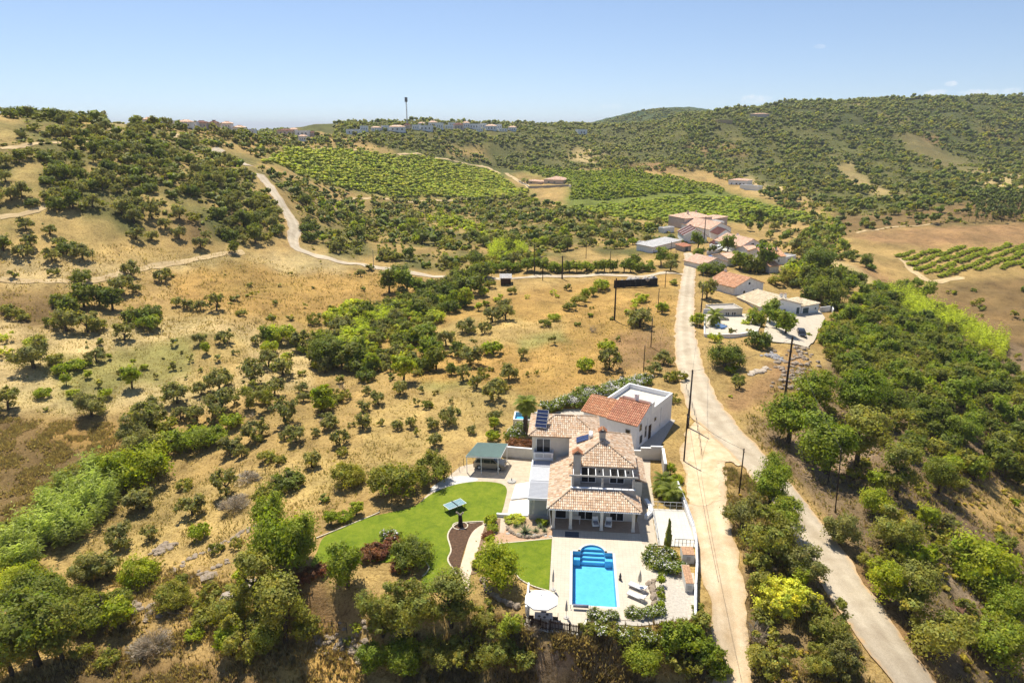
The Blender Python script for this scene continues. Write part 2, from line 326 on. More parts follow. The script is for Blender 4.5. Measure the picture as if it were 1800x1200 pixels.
# ------------------------------------------------------------ the land itself: colour of soil and dry grass by place
HX = rescol
STRAW = HX('b59d69'); PALE = HX('c2ad80'); BROWN = HX('816b49'); GOLD = HX('b09058'); RED = HX('9b7d5a'); SCRUB = HX('5f6338'); DKSCRUB = HX('4c552e')
GREY = HX('a89280'); SAND = HX('d2bd98'); GREEN = HX('96905a'); OCHRE = HX('ad9362'); VINE = HX('75803c'); BANK = HX('83705a'); DRYB = HX('8a7656')
cover = [  # (colour, outline in the photo)
 (OCHRE, [(-200,470),(560,440),(760,480),(1240,440),(1240,700),(700,800),(300,1260),(-300,1260)]),
 (OCHRE, [(430,300),(700,352),(930,345),(1000,372),(1200,400),(1200,440),(760,480),(520,440),(500,380)]),
 (STRAW, [(-300,240),(400,236),(470,300),(480,420),(300,430),(-300,420)]),
 (STRAW, [(-300,200),(60,215),(140,255),(330,250),(330,262),(140,300),(30,280),(-300,290)]),
 (PALE, [(190,205),(225,215),(235,235),(190,238)]),
 (STRAW, [(20,300),(60,300),(95,335),(90,350),(10,350),(0,330)]),
 (SCRUB, [(420,190),(1240,160),(1900,130),(1900,400),(1500,400),(1450,360),(1270,300),(940,300),(700,270),(520,235)]),
 (DKSCRUB, [(1250,150),(1900,130),(1900,260),(1600,270),(1400,220),(1260,220)]),
 (OCHRE, [(470,320),(560,340),(640,360),(520,380)]),
 (VINE, [(452,288),(520,262),(600,264),(700,275),(820,291),(870,302),(932,336),(925,344),(700,349),(560,318)]), (VINE, [(890,294),(1000,299),(1120,304),(1200,318),(1275,332),(1440,378),(1420,388),(1290,390),(1180,394),(985,366),(1005,325),(960,312)]),
 (PALE, [(1000,265),(1060,262),(1062,288),(1010,285)]), (RED, [(1150,285),(1190,287),(1180,300),(1040,302)]), (OCHRE,[(780,252),(860,262),(850,275),(790,272)]),
 (RED, [(1208,252),(1245,260),(1260,275),(1230,275)]), (RED, [(1260,250),(1285,255),(1320,280),(1290,272)]),
 (HX('9c8d60'), [(1540,200),(1590,206),(1595,217),(1550,212)]), (HX('9c8d60'), [(1490,177),(1520,180),(1522,190),(1495,188)]), (HX('8a7052'),[(1610,230),(1650,240),(1655,252),(1620,250)]),
 (HX('77704a'), [(1575,225),(1640,255),(1715,290),(1730,296),(1650,295),(1590,262)]), (OCHRE,[(1730,222),(1770,240),(1775,250),(1745,240)]),
 (HX('a8966a'), [(1470,285),(1500,290),(1530,320),(1600,345),(1560,350),(1490,325)]), (PALE,[(1700,305),(1900,300),(1900,345),(1760,338),(1700,320)]), (PALE,[(1300,305),(1340,325),(1420,345),(1400,350),(1330,340)]),
 (BROWN, [(1440,380),(1560,375),(1900,345),(1900,385),(1640,395),(1480,410)]),
 (RED, [(1480,412),(1640,398),(1900,388),(1900,428),(1680,432),(1540,432)]),
 (PALE, [(1426,448),(1460,455),(1520,470),(1570,498),(1540,506),(1500,498),(1450,470)]), (RED, [(1500,462),(1570,490),(1570,502),(1545,498),(1510,478)]),
 (OCHRE, [(1560,440),(1900,430),(1900,480),(1700,490),(1630,490),(1580,460)]),
 (BROWN, [(1640,505),(1720,490),(1900,478),(1900,640),(1760,620),(1700,570),(1650,535)]),
 (GOLD, [(300,470),(560,455),(740,488),(700,540),(570,565),(420,550),(300,520)]), (PALE, [(560,442),(640,462),(600,480),(480,478),(430,450)]),
 (STRAW, [(0,410),(120,400),(200,430),(260,440),(300,470),(160,500),(0,500)]),
 (PALE, [(0,440),(60,445),(130,470),(420,445),(430,455),(200,480),(140,500),(0,506)]),
 (BROWN, [(-200,505),(100,515),(150,540),(110,580),(0,572),(-200,560)]), (BROWN,[(290,380),(360,370),(430,385),(430,420),(330,420)]),
 (PALE, [(-200,580),(160,570),(330,560),(500,600),(560,620),(540,690),(300,725),(-200,735)]),
 (GREEN, [(70,640),(320,590),(430,590),(380,650),(120,705)]), (STRAW,[(340,600),(420,585),(440,640),(330,690)]),
 (BROWN, [(-200,735),(100,738),(225,745),(230,800),(170,860),(90,920),(0,960),(-200,980)]), (GOLD,[(60,745),(220,748),(200,800),(100,780)]),
 (GOLD, [(700,560),(840,530),(1000,500),(1190,480),(1185,640),(1000,690),(800,700),(640,640)]),
 (STRAW, [(690,590),(820,560),(1000,560),(980,600),(800,620)]), (GREEN, [(900,600),(980,580),(1000,600),(920,615)]), (GREEN,[(735,675),(830,665),(840,690),(740,692)]),
 (RED, [(1080,590),(1180,570),(1185,650),(1060,650)]), (STRAW, [(640,700),(900,680),(960,740),(800,790),(640,780)]),
 (STRAW, [(250,850),(620,800),(760,790),(560,900),(440,1000),(300,1010),(160,1010)]), (OCHRE,[(560,880),(640,850),(640,880),(560,930)]),
 (RED, [(470,1030),(580,1030),(640,1060),(600,1120),(520,1090)]), (GOLD,[(480,1130),(600,1130),(640,1200),(480,1260),(380,1260)]),
 (BROWN, [(140,1130),(320,1160),(480,1180),(480,1260),(0,1260)]),
 (DRYB, [(880,1090),(1130,1095),(1110,1260),(860,1260)]), (GREY, [(930,1150),(1040,1140),(1060,1200),(940,1210)]),
 (BANK, [(1440,640),(1560,520),(1900,640),(1900,1260),(1720,1260),(1560,1000),(1420,760)]),
 (OCHRE, [(1280,640),(1420,560),(1450,640),(1380,720),(1320,760)]), (RED, [(1260,700),(1330,660),(1400,610),(1420,630),(1370,690),(1290,725)]), (BROWN, [(1390,650),(1460,650),(1470,690),(1400,720)]),
 (BANK, [(1310,740),(1440,720),(1560,880),(1800,1080),(1900,1260),(1680,1260),(1560,1050),(1440,890)]), (GREY, [(1390,760),(1500,740),(1560,760),(1480,850),(1400,830)]),
 (OCHRE, [(1650,880),(1740,850),(1800,840),(1900,900),(1800,960),(1700,900)]), (GREY,[(1640,960),(1700,970),(1760,1060),(1700,1080)]),
 (DRYB, [(1290,870),(1340,850),(1400,920),(1480,1060),(1560,1260),(1310,1260),(1300,1050)]), (BROWN,[(1265,820),(1310,830),(1350,880),(1310,870)]),
 (RED,[(1290,760),(1400,880),(1480,960),(1700,1240),(1660,1240),(1500,1020),(1400,900)]),
]
jx = gX + fbm(gX, gY, 9, 3, 11) * np.clip(gR / 110, .6, 6); jy = gY + fbm(gX, gY, 9, 3, 12) * np.clip(gR / 110, .6, 6) * 1.5
gC = np.zeros(gX.shape + (3,)); gC[:] = OCHRE
for c, poly in cover:
    k = inpoly(jx, jy, GP(poly)); gC[k] = c
gC[gR > 1350] = np.array(HX('43583a'))
_gn = fbm(gX, gY, 38, 4, 23) + .5 * fbm(gX, gY, 14, 3, 24)
_hill = np.zeros(gX.shape)
for poly in ([(430,300),(700,352),(930,345),(1000,372),(1200,400),(1200,440),(760,480),(520,440),(500,380)], [(-300,240),(400,236),(470,300),(480,420),(300,430),(-300,420)]): _hill[inpoly(jx, jy, GP(poly))] = 1
_far = inpoly(jx, jy, GP([(420,190),(1240,160),(1900,130),(1900,400),(1500,400),(1450,360),(1270,300),(940,300),(700,270),(520,235)]))
k = np.clip(_gn * 1.6 + .45, 0, .9)[..., None] * _hill[..., None]; gC = gC * (1 - k) + np.array(SCRUB) * k
k = np.clip(_gn * 1.0 - .4, 0, .35)[..., None] * _far[..., None]; gC = gC * (1 - k) + np.array(OCHRE) * .9 * k
for _ in range(2):
    for ax in (0, 1): gC = (np.roll(gC, 1, ax) + gC * 2 + np.roll(gC, -1, ax)) / 4
_f = fbm(gX, gY, 45, 4, 21)[..., None] * .13 + fbm(gX, gY, 11, 4, 22)[..., None] * .16
gC = np.clip(gC * (1 + _f) * np.array([.93, .92, .9]), 0, 1)
m, t = newmat('dry_ground'); ge = nd(t, 'ShaderNodeNewGeometry'); at = nd(t, 'ShaderNodeAttribute', attribute_name='Col')
n1 = noise(t, .35, 9, .72, ge.outputs['Position'], .4); n2 = noise(t, 2.6, 6, .7, ge.outputs['Position']); n3 = noise(t, .05, 6, .6, ge.outputs['Position'])
c = mixc(t, at.outputs[0], ramp(t, [(.3, (.58, .55, .5)), (.47, (.98, .97, .95)), (.72, (1.22, 1.2, 1.12))], n1.outputs[0]).outputs[0], 1.0, 'MULTIPLY')
c = mixc(t, c, ramp(t, [(.34, (.55, .52, .45)), (.5, (1, 1, 1)), (.75, (1.16, 1.15, 1.1))], n2.outputs[0]).outputs[0], 1.0, 'MULTIPLY')
c = mixc(t, c, ramp(t, [(.35, (.85, .88, .8)), (.65, (1.1, 1.06, 1.0))], n3.outputs[0]).outputs[0], 1.0, 'MULTIPLY')
n4 = noise(t, 1.15, 5, .8, ge.outputs['Position'], 1.2); c = mixc(t, c, ramp(t, [(.36, (.62, .58, .48)), (.45, (1, 1, 1)), (.62, (1, 1, 1)), (.7, (1.14, 1.12, 1.1))], n4.outputs[0]).outputs[0], 1.0, 'MULTIPLY')
n5 = noise(t, 9.0, 4, .7, ge.outputs['Position']); c = mixc(t, c, ramp(t, [(.38, (.72, .7, .66)), (.52, (1, 1, 1)), (.72, (1.15, 1.15, 1.15))], n5.outputs[0]).outputs[0], 1.0, 'MULTIPLY')
finish(t, c, .95, bumped(t, n2.outputs[0], .6, .3), .12); MC['ground'] = m
_nA, _nR = len(AZ), len(RR); _i = (np.arange(_nR - 1)[:, None] * _nA + np.arange(_nA - 1)[None, :]).ravel()
_V = np.stack([gX, gY, gH], -1).reshape(-1, 3); _F = np.c_[_i, _i + 1, _i + _nA + 1, _i + _nA][:, ::-1]
# the pool shell goes down through the ground: leave the land open there
_pu, _pv = UV(_V[:, 0], _V[:, 1]); _hole = (np.abs(_pu) < 2.9) & (_pv > -.9) & (_pv < 11.2)
_V[_hole, 2] = -1.9
ground = tag(link('ground', npmesh('ground', _V, _F, m, gC.reshape(-1, 3), True)), kind='structure')
# sea far beyond the hills
m, t = newmat('sea'); finish(t, (.03, .09, .15), .35, None, .5); mb = MB()
for a in range(0, 72): pass
mb.add([(30000 * math.sin(R(a * 5)), 30000 * math.cos(R(a * 5)), -60) for a in range(72)], [tuple(range(71, -1, -1))])
tag(mb.build('sea', m), kind='structure')
# ------------------------------------------------------------ roads
def road_mat(name, ca, cb, edge, attr_edge=.78):
    m, t = newmat(name); ge = nd(t, 'ShaderNodeNewGeometry'); at = nd(t, 'ShaderNodeAttribute', attribute_name='Col')
    n1 = noise(t, .5, 8, .65, ge.outputs['Position']); n2 = noise(t, 9, 4, .6, ge.outputs['Position']); n3 = noise(t, 1.6, 6, .7, ge.outputs['Position'])
    c = ramp(t, [(.3, ca), (.7, cb)], n1.outputs[0]).outputs[0]
    c = mixc(t, c, ramp(t, [(.35, (.82, .82, .82)), (.6, (1, 1, 1))], n2.outputs[0]).outputs[0], 1.0, 'MULTIPLY')
    ad = nd(t, 'ShaderNodeMath', operation='MULTIPLY_ADD'); t.links.new(n3.outputs[0], ad.inputs[0]); ad.inputs[1].default_value = .7; t.links.new(at.outputs[2], ad.inputs[2])
    c = mixc(t, c, edge, ramp(t, [(min(.98, attr_edge * .5 + .45), (0, 0, 0)), (min(.999, attr_edge * .5 + .62), (1, 1, 1))], nd2(t, ad.outputs[0], .72)).outputs[0])
    tk_ = ramp(t, [(0, (.9, .87, .83)), (.22, (.95, .93, .9)), (.38, (1.08, 1.07, 1.05)), (.58, (1.04, 1.03, 1.02)), (.75, (.92, .9, .87)), (1, (.95, .92, .88))], at.outputs[2]).outputs[0]; c = mixc(t, c, tk_, .85, 'MULTIPLY')
    n6 = noise(t, .13, 5, .7, ge.outputs['Position'], .6); c = mixc(t, c, ramp(t, [(.4, (.86, .84, .82)), (.52, (1, 1, 1)), (.66, (1.06, 1.05, 1.03))], n6.outputs[0]).outputs[0], 1.0, 'MULTIPLY')
    finish(t, c, .92, bumped(t, n2.outputs[0], .3, .05), .2); return m
def nd2(t, s, k):
    a = nd(t, 'ShaderNodeMath', operation='MULTIPLY'); t.links.new(s, a.inputs[0]); a.inputs[1].default_value = k; return a.outputs[0]
m_road = road_mat('worn_asphalt', HX('b3a58f'), HX('c6b9a2'), HX('c9a87c'))
m_track = road_mat('pale_dirt', HX('c4ab88'), HX('d6c3a6'), HX('b39a72'))
m_trail = road_mat('dusty_trail', HX('bfa67a'), HX('c9b38a'), HX('b09866'))
road_px = [(1760,1400),(1590,1180),(1485,1030),(1420,930),(1362,850),(1300,785),(1250,730),(1228,690),(1212,640),(1206,600),(1204,560),(1207,520),(1210,490),(1213,465),(1208,445)]
rd, road_c = strip('road', GP(road_px), [5.4,5.4,5.4,5.4,5.4,5.8,6.6,6.0,5.1,4.7,4.5,4.3,4.2,3.8,3.2], .15, m_road, 1.0, 9, .22, seed=3, crown=.05)
tag(rd, 'pale worn asphalt lane running from the foreground up to the hamlet', 'road', kind='structure')
br, road_b = strip('side_road', GP([(1207,483),(1150,483),(1080,484),(1000,486),(930,488),(860,488),(790,487),(740,483),(690,474),(640,466),(590,459),(550,448),(520,436),(515,420),(518,402),(507,378),(490,350),(472,325),(455,306)]), [3.6]*4+[3.2]*6+[3.6]*4+[4.6]*5, .14, m_road, 2.0, 6, .3, seed=5)
tag(br, 'long pale lane winding across the fields and up the left hillside', 'road', kind='structure')
b2, road_d = strip('upper_road', GP([(437,292),(412,284),(392,280),(381,274),(379,268),(388,262)]), [4.4]*6, .25, m_road, 2.5, 5, .3, seed=8)
tag(b2, kind='structure')
tr, road_t = strip('dirt_track', GP([(1290,1330),(1285,1200),(1282,1100),(1268,1000),(1250,930),(1243,880),(1240,840),(1240,800),(1244,765),(1250,738)]), [3.2,3.3,3.6,4.4,4.7,4.8,5.2,6.6,6.6,4], .1, m_track, 1.2, 8, .4, seed=13)
tag(tr, kind='structure')
trails = [([(0,383),(40,376),(75,366),(98,350),(100,336),(95,325)],[2.2]*6),([(0,262),(40,258),(80,252),(150,250),(220,246),(290,240),(330,236)],[2.2]*7),
 ([(930,330),(910,318),(890,305),(860,296),(840,292)],[3.4]*5),([(0,490),(80,494),(150,496),(260,470),(380,448),(430,444)],[2.6]*6),
 
 ([(1505,410),(1560,400),(1640,394)],[2]*3),([(1585,455),(1610,480),(1640,496),(1690,487)],[3]*4),([(600,352),(680,350),(800,352),(900,350)],[3]*4),
 ([(700,272),(800,284),(850,292)],[2.5]*3),([(520,258),(580,262),(650,268)],[3]*3)]
for k, (p, w) in enumerate(trails):
    o, _ = strip('trail', GP(p), w, .12 + .05 * (k in (1, 2, 9, 10)), m_trail, 2.0, 5, .5, seed=30 + k); tag(o, kind='structure')
_jd = smooth_poly(GP([(1207,850),(1212,800),(1222,765),(1240,738),(1262,748),(1300,790),(1322,822),(1300,818),(1272,812),(1258,822),(1264,850),(1262,880),(1216,885)]), 8); _jr = random.Random(5)
_jd = [(x + _jr.gauss(0, .12), y + _jr.gauss(0, .2)) for x, y in _jd]
tag(sheet('dusty_junction', _jd, .13, M('junction_dust', HX('cdb898'), .2, .6, .95, .1, .3, col2=HX('b8a07c')), 1.2), kind='structure')
ORD = ['first', 'second', 'third', 'fourth', 'fifth', 'sixth', 'seventh', 'eighth', 'ninth', 'tenth', 'eleventh', 'twelfth', 'thirteenth', 'fourteenth', 'fifteenth', 'sixteenth', 'seventeenth', 'eighteenth', 'nineteenth', 'twentieth'] + ['twenty-' + q for q in ('first', 'second', 'third', 'fourth', 'fifth', 'sixth', 'seventh', 'eighth', 'ninth')] + ['thirtieth'] + ['thirty-' + q for q in ('first', 'second', 'third', 'fourth', 'fifth')]
# ------------------------------------------------------------ vegetation: crowns of leaf faces on lobes, shared between alike plants
def leaf_mat(name, ca, cb, trans=.46):
    m, t = newmat(name); oi = nd(t, 'ShaderNodeObjectInfo'); at = nd(t, 'ShaderNodeAttribute', attribute_name='Col'); ge = nd(t, 'ShaderNodeNewGeometry')
    c = ramp(t, [(0.0, ca), (1.0, cb)], oi.outputs['Random']).outputs[0]
    c = mixc(t, c, at.outputs[0], 1.0, 'MULTIPLY')
    n = noise(t, 1.1, 3, .6, ge.outputs['Position']); c = mixc(t, c, ramp(t, [(.3, (.78, .8, .72)), (.7, (1.16, 1.1, 1.0))], n.outputs[0]).outputs[0], 1.0, 'MULTIPLY')
    p = finish(t, c, .62, None, .28); o = [x for x in t.nodes if x.type == 'OUTPUT_MATERIAL'][0]
    tr = nd(t, 'ShaderNodeBsdfTranslucent'); t.links.new(mixc(t, c, (1.25, 1.3, .6), 1.0, 'MULTIPLY'), tr.inputs[0]); mx = nd(t, 'ShaderNodeMixShader'); mx.inputs[0].default_value = trans
    t.links.new(p.outputs[0], mx.inputs[1]); t.links.new(tr.outputs[0], mx.inputs[2]); t.links.new(mx.outputs[0], o.inputs[0]); return m
LM = {'o': leaf_mat('olive_leaves', (.25, .25, .08), (.34, .325, .1)), 'e': leaf_mat('evergreen_leaves', (.16, .205, .027), (.255, .275, .038)),
      'b': leaf_mat('bush_leaves', (.235, .25, .036), (.36, .34, .052)), 'c': leaf_mat('citrus_leaves', (.31, .37, .018), (.44, .47, .034), .48),
      'y': leaf_mat('yellow_green_leaves', (.44, .5, .04), (.56, .58, .065), .45), 'f': leaf_mat('broad_leaves', (.195, .26, .021), (.32, .365, .034), .45),
      'r': leaf_mat('red_leaves', (.22, .08, .045), (.28, .13, .055)), 'w': leaf_mat('oleander_leaves', (.21, .27, .04), (.28, .33, .048)),
      'd': leaf_mat('dry_twigs', (.34, .28, .22), (.42, .34, .26), .1), 'p': leaf_mat('palm_leaves', (.24, .29, .05), (.32, .36, .07)),
      'k': leaf_mat('pine_needles', (.15, .185, .042), (.21, .235, .05)), 'n': leaf_mat('cane_leaves', (.42, .5, .14), (.5, .57, .17), .42), 'v': leaf_mat('yellow_blossom_leaves', (.62, .62, .06), (.7, .68, .08), .4),
      'h': leaf_mat('wild_olive_leaves', (.26, .275, .055), (.38, .365, .075), .48), 'q': leaf_mat('orchard_leaves', (.33, .38, .024), (.44, .48, .036), .48), 'a': leaf_mat('straw_blades', (1, 1, 1), (1, 1, 1), .45)}
BARK = M('bark', (.1, .075, .05), .35, 6, .95, .1, .5)
_ico_v = np.array([(0, .5257, .8507), (0, -.5257, .8507), (0, .5257, -.8507), (0, -.5257, -.8507), (.5257, .8507, 0), (-.5257, .8507, 0), (.5257, -.8507, 0), (-.5257, -.8507, 0), (.8507, 0, .5257), (-.8507, 0, .5257), (.8507, 0, -.5257), (-.8507, 0, -.5257)])
_ico_f = np.array([(0,1,8),(0,8,4),(0,4,5),(0,5,9),(0,9,1),(1,6,8),(8,6,10),(8,10,4),(4,10,2),(4,2,5),(5,2,11),(5,11,9),(9,11,7),(9,7,1),(1,7,6),(3,6,7),(3,10,6),(3,2,10),(3,11,2),(3,7,11)])
_oct_v = np.array([(1, 0, 0), (-1, 0, 0), (0, 1, 0), (0, -1, 0), (0, 0, 1), (0, 0, -1)], float); _oct_f = np.array([(0, 2, 4), (2, 1, 4), (1, 3, 4), (3, 0, 4), (2, 0, 5), (1, 2, 5), (3, 1, 5), (0, 3, 5)])
def crown_arrays(form, lod, seed):
    """quads (as 4-index faces; core triangles repeat a corner) of one crown, unit width, standing on z=0"""
    g = np.random.default_rng(seed)
    nl = {'dome': 14, 'olive': 14, 'ball': 16, 'tall': 16, 'spire': 10, 'pine': 10, 'loose': 17, 'twig': 12}[form]
    L = []                                                     # lobes: centre, radii
    for i in range(nl):
        a = 6.283 * (i + g.uniform(-.3, .3)) / nl * 2.0; u = g.uniform(0, 1)
        if form == 'dome': q = (.30 * (1 - .25 * u), .20 + .36 * u * g.uniform(.5, 1), g.uniform(.17, .25))
        elif form == 'twig': q = (.25 * math.sqrt(g.uniform(0, 1)), .12 + .4 * u, g.uniform(.15, .25))
        elif form == 'loose': q = (.34 * math.sqrt(g.uniform(.1, 1)), .14 + .5 * u, g.uniform(.10, .19))
        elif form == 'olive': q = (.33 * math.sqrt(g.uniform(.1, 1)), .24 + .52 * u * g.uniform(.6, 1), g.uniform(.13, .22))
        elif form == 'ball': q = (.25 * math.sqrt(g.uniform(.2, 1)), .34 + .46 * u, g.uniform(.18, .25))
        elif form == 'tall': q = (.27 * math.sqrt(g.uniform(.1, 1)) * (1.1 - .5 * u), .3 + .95 * u, g.uniform(.17, .27))
        elif form == 'spire': q = (.05 * (1 - u), .25 + 3.6 * (i + .5) / nl, .42 * (1.05 - .8 * ((i + .5) / nl)) * (1 if i else .9))
        else: q = (.2 * math.sqrt(g.uniform(0, 1)), .9 + 1.0 * u, g.uniform(.14, .24))
        if form != 'spire': v_ = g.uniform(.55, 1.12); q = (q[0] * (1.18 - .18 * v_) * (1.15 if v_ < .75 else 1), q[1] * (1.1 if v_ < .75 else 1), q[2] * v_)
        L.append((q[0] * math.cos(a), q[0] * math.sin(a), q[1], q[2]))
    L = np.array(L); zs = 2.2 if form == 'spire' else .92
    nc, per, lf, core = {'H': (320, 22, .0225, .42), 'M': (130, 13, .042, .5), 'L': (46, 3, .1, .72), 'X': (12, 2, .19, .92), 'Y': (8, 1, .2, 1.0)}[lod]
    if lod == 'X': L = L[np.argsort(-L[:, 3])[:5]]; L[:, 3] *= 1.1; nl = 5
    if lod == 'Y': L = L[np.argsort(-L[:, 3])[:2]]; L[:, :2] *= .6; L[:, 3] *= 1.5; nl = 2
    if form == 'spire': core = .95; L[:, 3] *= 1.25
    if form == 'loose': nc = int(nc * .8); core *= .6
    if form in ('olive',): core *= .78
    if form == 'twig': core = .02; nc = nc // 2
    li = g.integers(0, nl, nc); d = g.normal(size=(nc, 3)); d[:, 2] = d[:, 2] * .8 + .35; d /= np.linalg.norm(d, axis=1)[:, None]
    cc = L[li, :3] + d * L[li, 3:4] * np.array([1, 1, zs]) * g.uniform(.72, 1.06, (nc, 1))
    out = d * .7 + (cc - np.array([0, 0, cc[:, 2].mean()])) * .8
    rc = L[li, 3] * (.42 if lod not in 'LXY' else .3)
    cb = np.clip(g.normal(1, .2, nc), .55, 1.5); ch = g.normal(0, .07, nc)
    k = np.repeat(np.arange(nc), per); N = len(k); off = g.normal(size=(N, 3)) * .55
    pos = cc[k] + off * rc[k][:, None]; pos[:, 2] = np.maximum(pos[:, 2], .03)
    nn = out[k] + g.normal(size=(N, 3)) * .42 + np.array([0, 0, .25]); nn /= np.linalg.norm(nn, axis=1)[:, None]
    a = np.cross(nn, g.normal(size=(N, 3))); a /= np.linalg.norm(a, axis=1)[:, None] + 1e-9; b = np.cross(nn, a)
    s = lf * g.uniform(.6, 1.35, (N, 1)); el = g.uniform(.45, .8, (N, 1))
    if form == 'twig': a = pos - np.array([0, 0, -.1]); a = a / np.linalg.norm(a, axis=1)[:, None] + g.normal(size=(N, 3)) * .35; b = np.cross(a, g.normal(size=(N, 3))); b /= np.linalg.norm(b, axis=1)[:, None] + 1e-9; s = s * 3.0; el = el * .09
    if form == 'spire': a = np.array([0, 0, 1.0]) + g.normal(size=(N, 3)) * .25; b = np.cross(nn, a); b /= np.linalg.norm(b, axis=1)[:, None]; s = s * .9
    V = np.stack([pos - a * s, pos - b * s * el, pos + a * s, pos + b * s * el], 1).reshape(-1, 3)
    lb = cb[k] * g.uniform(.82, 1.18, N); lh = ch[k]
    C = np.repeat(np.stack([lb * (1 + lh), lb, lb * (1 - lh * 1.5)], 1), 4, 0)
    F = np.arange(N * 4).reshape(-1, 4)
    VV, FF, CC = [V], [F], [C]; o = len(V)
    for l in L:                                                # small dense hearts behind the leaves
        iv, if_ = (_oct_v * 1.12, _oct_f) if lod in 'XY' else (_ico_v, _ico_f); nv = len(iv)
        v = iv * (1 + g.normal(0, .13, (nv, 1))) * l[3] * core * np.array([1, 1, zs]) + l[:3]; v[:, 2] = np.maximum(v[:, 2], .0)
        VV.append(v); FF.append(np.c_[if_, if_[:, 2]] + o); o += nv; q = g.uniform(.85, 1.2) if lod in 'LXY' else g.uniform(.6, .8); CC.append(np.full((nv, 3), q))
    return np.concatenate(VV), np.concatenate(FF), np.concatenate(CC)
def quadmesh(name, V, F, C, mat):
    tri = F[:, 2] == F[:, 3]; me = bpy.data.meshes.new(name); Q = F[~tri]; T = F[tri][:, :3]
    me.vertices.add(len(V)); me.vertices.foreach_set('co', V.astype(np.float32).ravel())
    idx = np.concatenate([Q.ravel(), T.ravel()]).astype(np.int32); me.loops.add(len(idx)); me.loops.foreach_set('vertex_index', idx)
    tot = np.r_[np.full(len(Q), 4), np.full(len(T), 3)].astype(np.int32); me.polygons.add(len(tot))
    me.polygons.foreach_set('loop_start', np.r_[0, np.cumsum(tot)[:-1]].astype(np.int32)); me.polygons.foreach_set('loop_total', tot)
    at = me.color_attributes.new('Col', 'FLOAT_COLOR', 'POINT'); at.data.foreach_set('color', np.c_[C, np.ones(len(C))].astype(np.float32).ravel())
    me.materials.append(mat); me.update(calc_edges=True); return me
KIND = {  # code: object name, noun, category, forms, height of the form over its width, trunk?
 'o': ('olive_tree', 'grey-green olive tree', 'tree', ['olive', 'olive', 'loose'], 1.0, True),
 'e': ('evergreen_tree', 'dark evergreen tree', 'tree', ['dome', 'ball'], .92, True),
 'b': ('bush', 'dull green bush', 'bush', ['dome', 'loose'], .85, False),
 'c': ('citrus_tree', 'bright yellow-green fruit tree', 'tree', ['ball', 'dome'], .95, True),
 'y': ('shrub', 'light lime-green shrub', 'shrub', ['dome', 'loose'], .8, False),
 'f': ('broadleaf_tree', 'leafy mid-green tree', 'tree', ['ball', 'dome'], .95, True),
 'h': ('wild_olive', 'feathery olive-green tree', 'tree', ['loose', 'olive', 'tall'], .92, True),
 'q': ('orchard_tree', 'low yellow-green orchard tree', 'tree', ['dome'], .8, True),
 'v': ('blossom_shrub', 'yellow-blossomed shrub', 'shrub', ['dome', 'loose'], .85, False),
 'd': ('dry_bush', 'leafless grey-brown dry bush', 'bush', ['twig'], .7, False),
 'k': ('pine_tree', 'slender dark pine tree', 'tree', ['pine'], 1.0, True),
 'r': ('red_shrub', 'red-leaved garden shrub', 'shrub', ['dome'], .85, False),
 'w': ('oleander', 'leafy oleander bush', 'bush', ['dome'], .8, False),
 's': ('cypress', 'dark narrow cypress', 'tree', ['spire'], 1.0, True)}
_cm = {}
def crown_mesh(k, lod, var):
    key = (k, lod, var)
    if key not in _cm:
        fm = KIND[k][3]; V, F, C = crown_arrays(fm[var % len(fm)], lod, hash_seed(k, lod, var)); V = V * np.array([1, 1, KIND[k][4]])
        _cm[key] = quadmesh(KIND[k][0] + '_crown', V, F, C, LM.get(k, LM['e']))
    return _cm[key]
def hash_seed(k, l, v): return ord(k) * 131 + ord(l) * 17 + v * 7 + 5
def trunk_mesh(form, var, thick=1.0):
    key = ('t', form, var)
    if key not in _cm:
        g = random.Random(var * 5 + len(form)); mb = MB(); r = .042 * thick; hgt = {'pine': 1.3, 'tall': .6, 'spire': .4}.get(form, .3)
        bx, by = g.uniform(-.05, .05), g.uniform(-.05, .05)
        if form == 'pine': r = .022
        mb.cyl((0, 0, -.08), (bx * .6, by * .6, hgt * .55), r * 1.35, r, 7, cap=False); mb.cyl((bx * .6, by * .6, hgt * .55), (bx, by, hgt), r, r * .85, 7, cap=False)
        for i in range(4):
            a = i * 1.57 + g.uniform(-.4, .4); l = g.uniform(.16, .26); mb.cyl((bx, by, hgt * .9), (bx + l * math.cos(a), by + l * math.sin(a), hgt + g.uniform(.14, .3)), r * .6, r * .2, 5, cap=False)
        _cm[key] = mb.mesh('trunk', BARK, True)
    return _cm[key]
# what no one near the viewpoint could see (far side of ridges, well outside the view) is left out
_el = (gH - CZ) / gR; _cm_el = np.maximum.accumulate(_el, 0)
def seen(x, y, z, top):
    x = np.asarray(x, float); y = np.asarray(y, float); a = np.arctan2(x, y); r = np.hypot(x, y); i = np.clip(np.searchsorted(AZ, a), 0, len(AZ) - 1)
    j = np.clip(((np.log(r * .985) - math.log(14)) / ((math.log(2600) - math.log(14)) / 439)).astype(int) - 1, 0, 438)
    return ((np.asarray(z) + top - CZ) / r > _cm_el[j, i] - .004) & (np.abs(a) < R(43)) & (r < 1500)
ZL = {}                                                         # (name, label) -> members, for wording labels at the end
plants = []                                                     # dicts of every single plant
def add_plant(k, x, y, w, zone, hs=1.0, z=None, label=None, group=None, var=None, tint=None):
    plants.append(dict(k=k, x=float(x), y=float(y), z=float(H(x, y)) if z is None else z, w=float(w), zone=zone, hs=hs, label=label, group=group, var=var))
def depth(x, y, z): return y * cP - (z - CZ) * sP
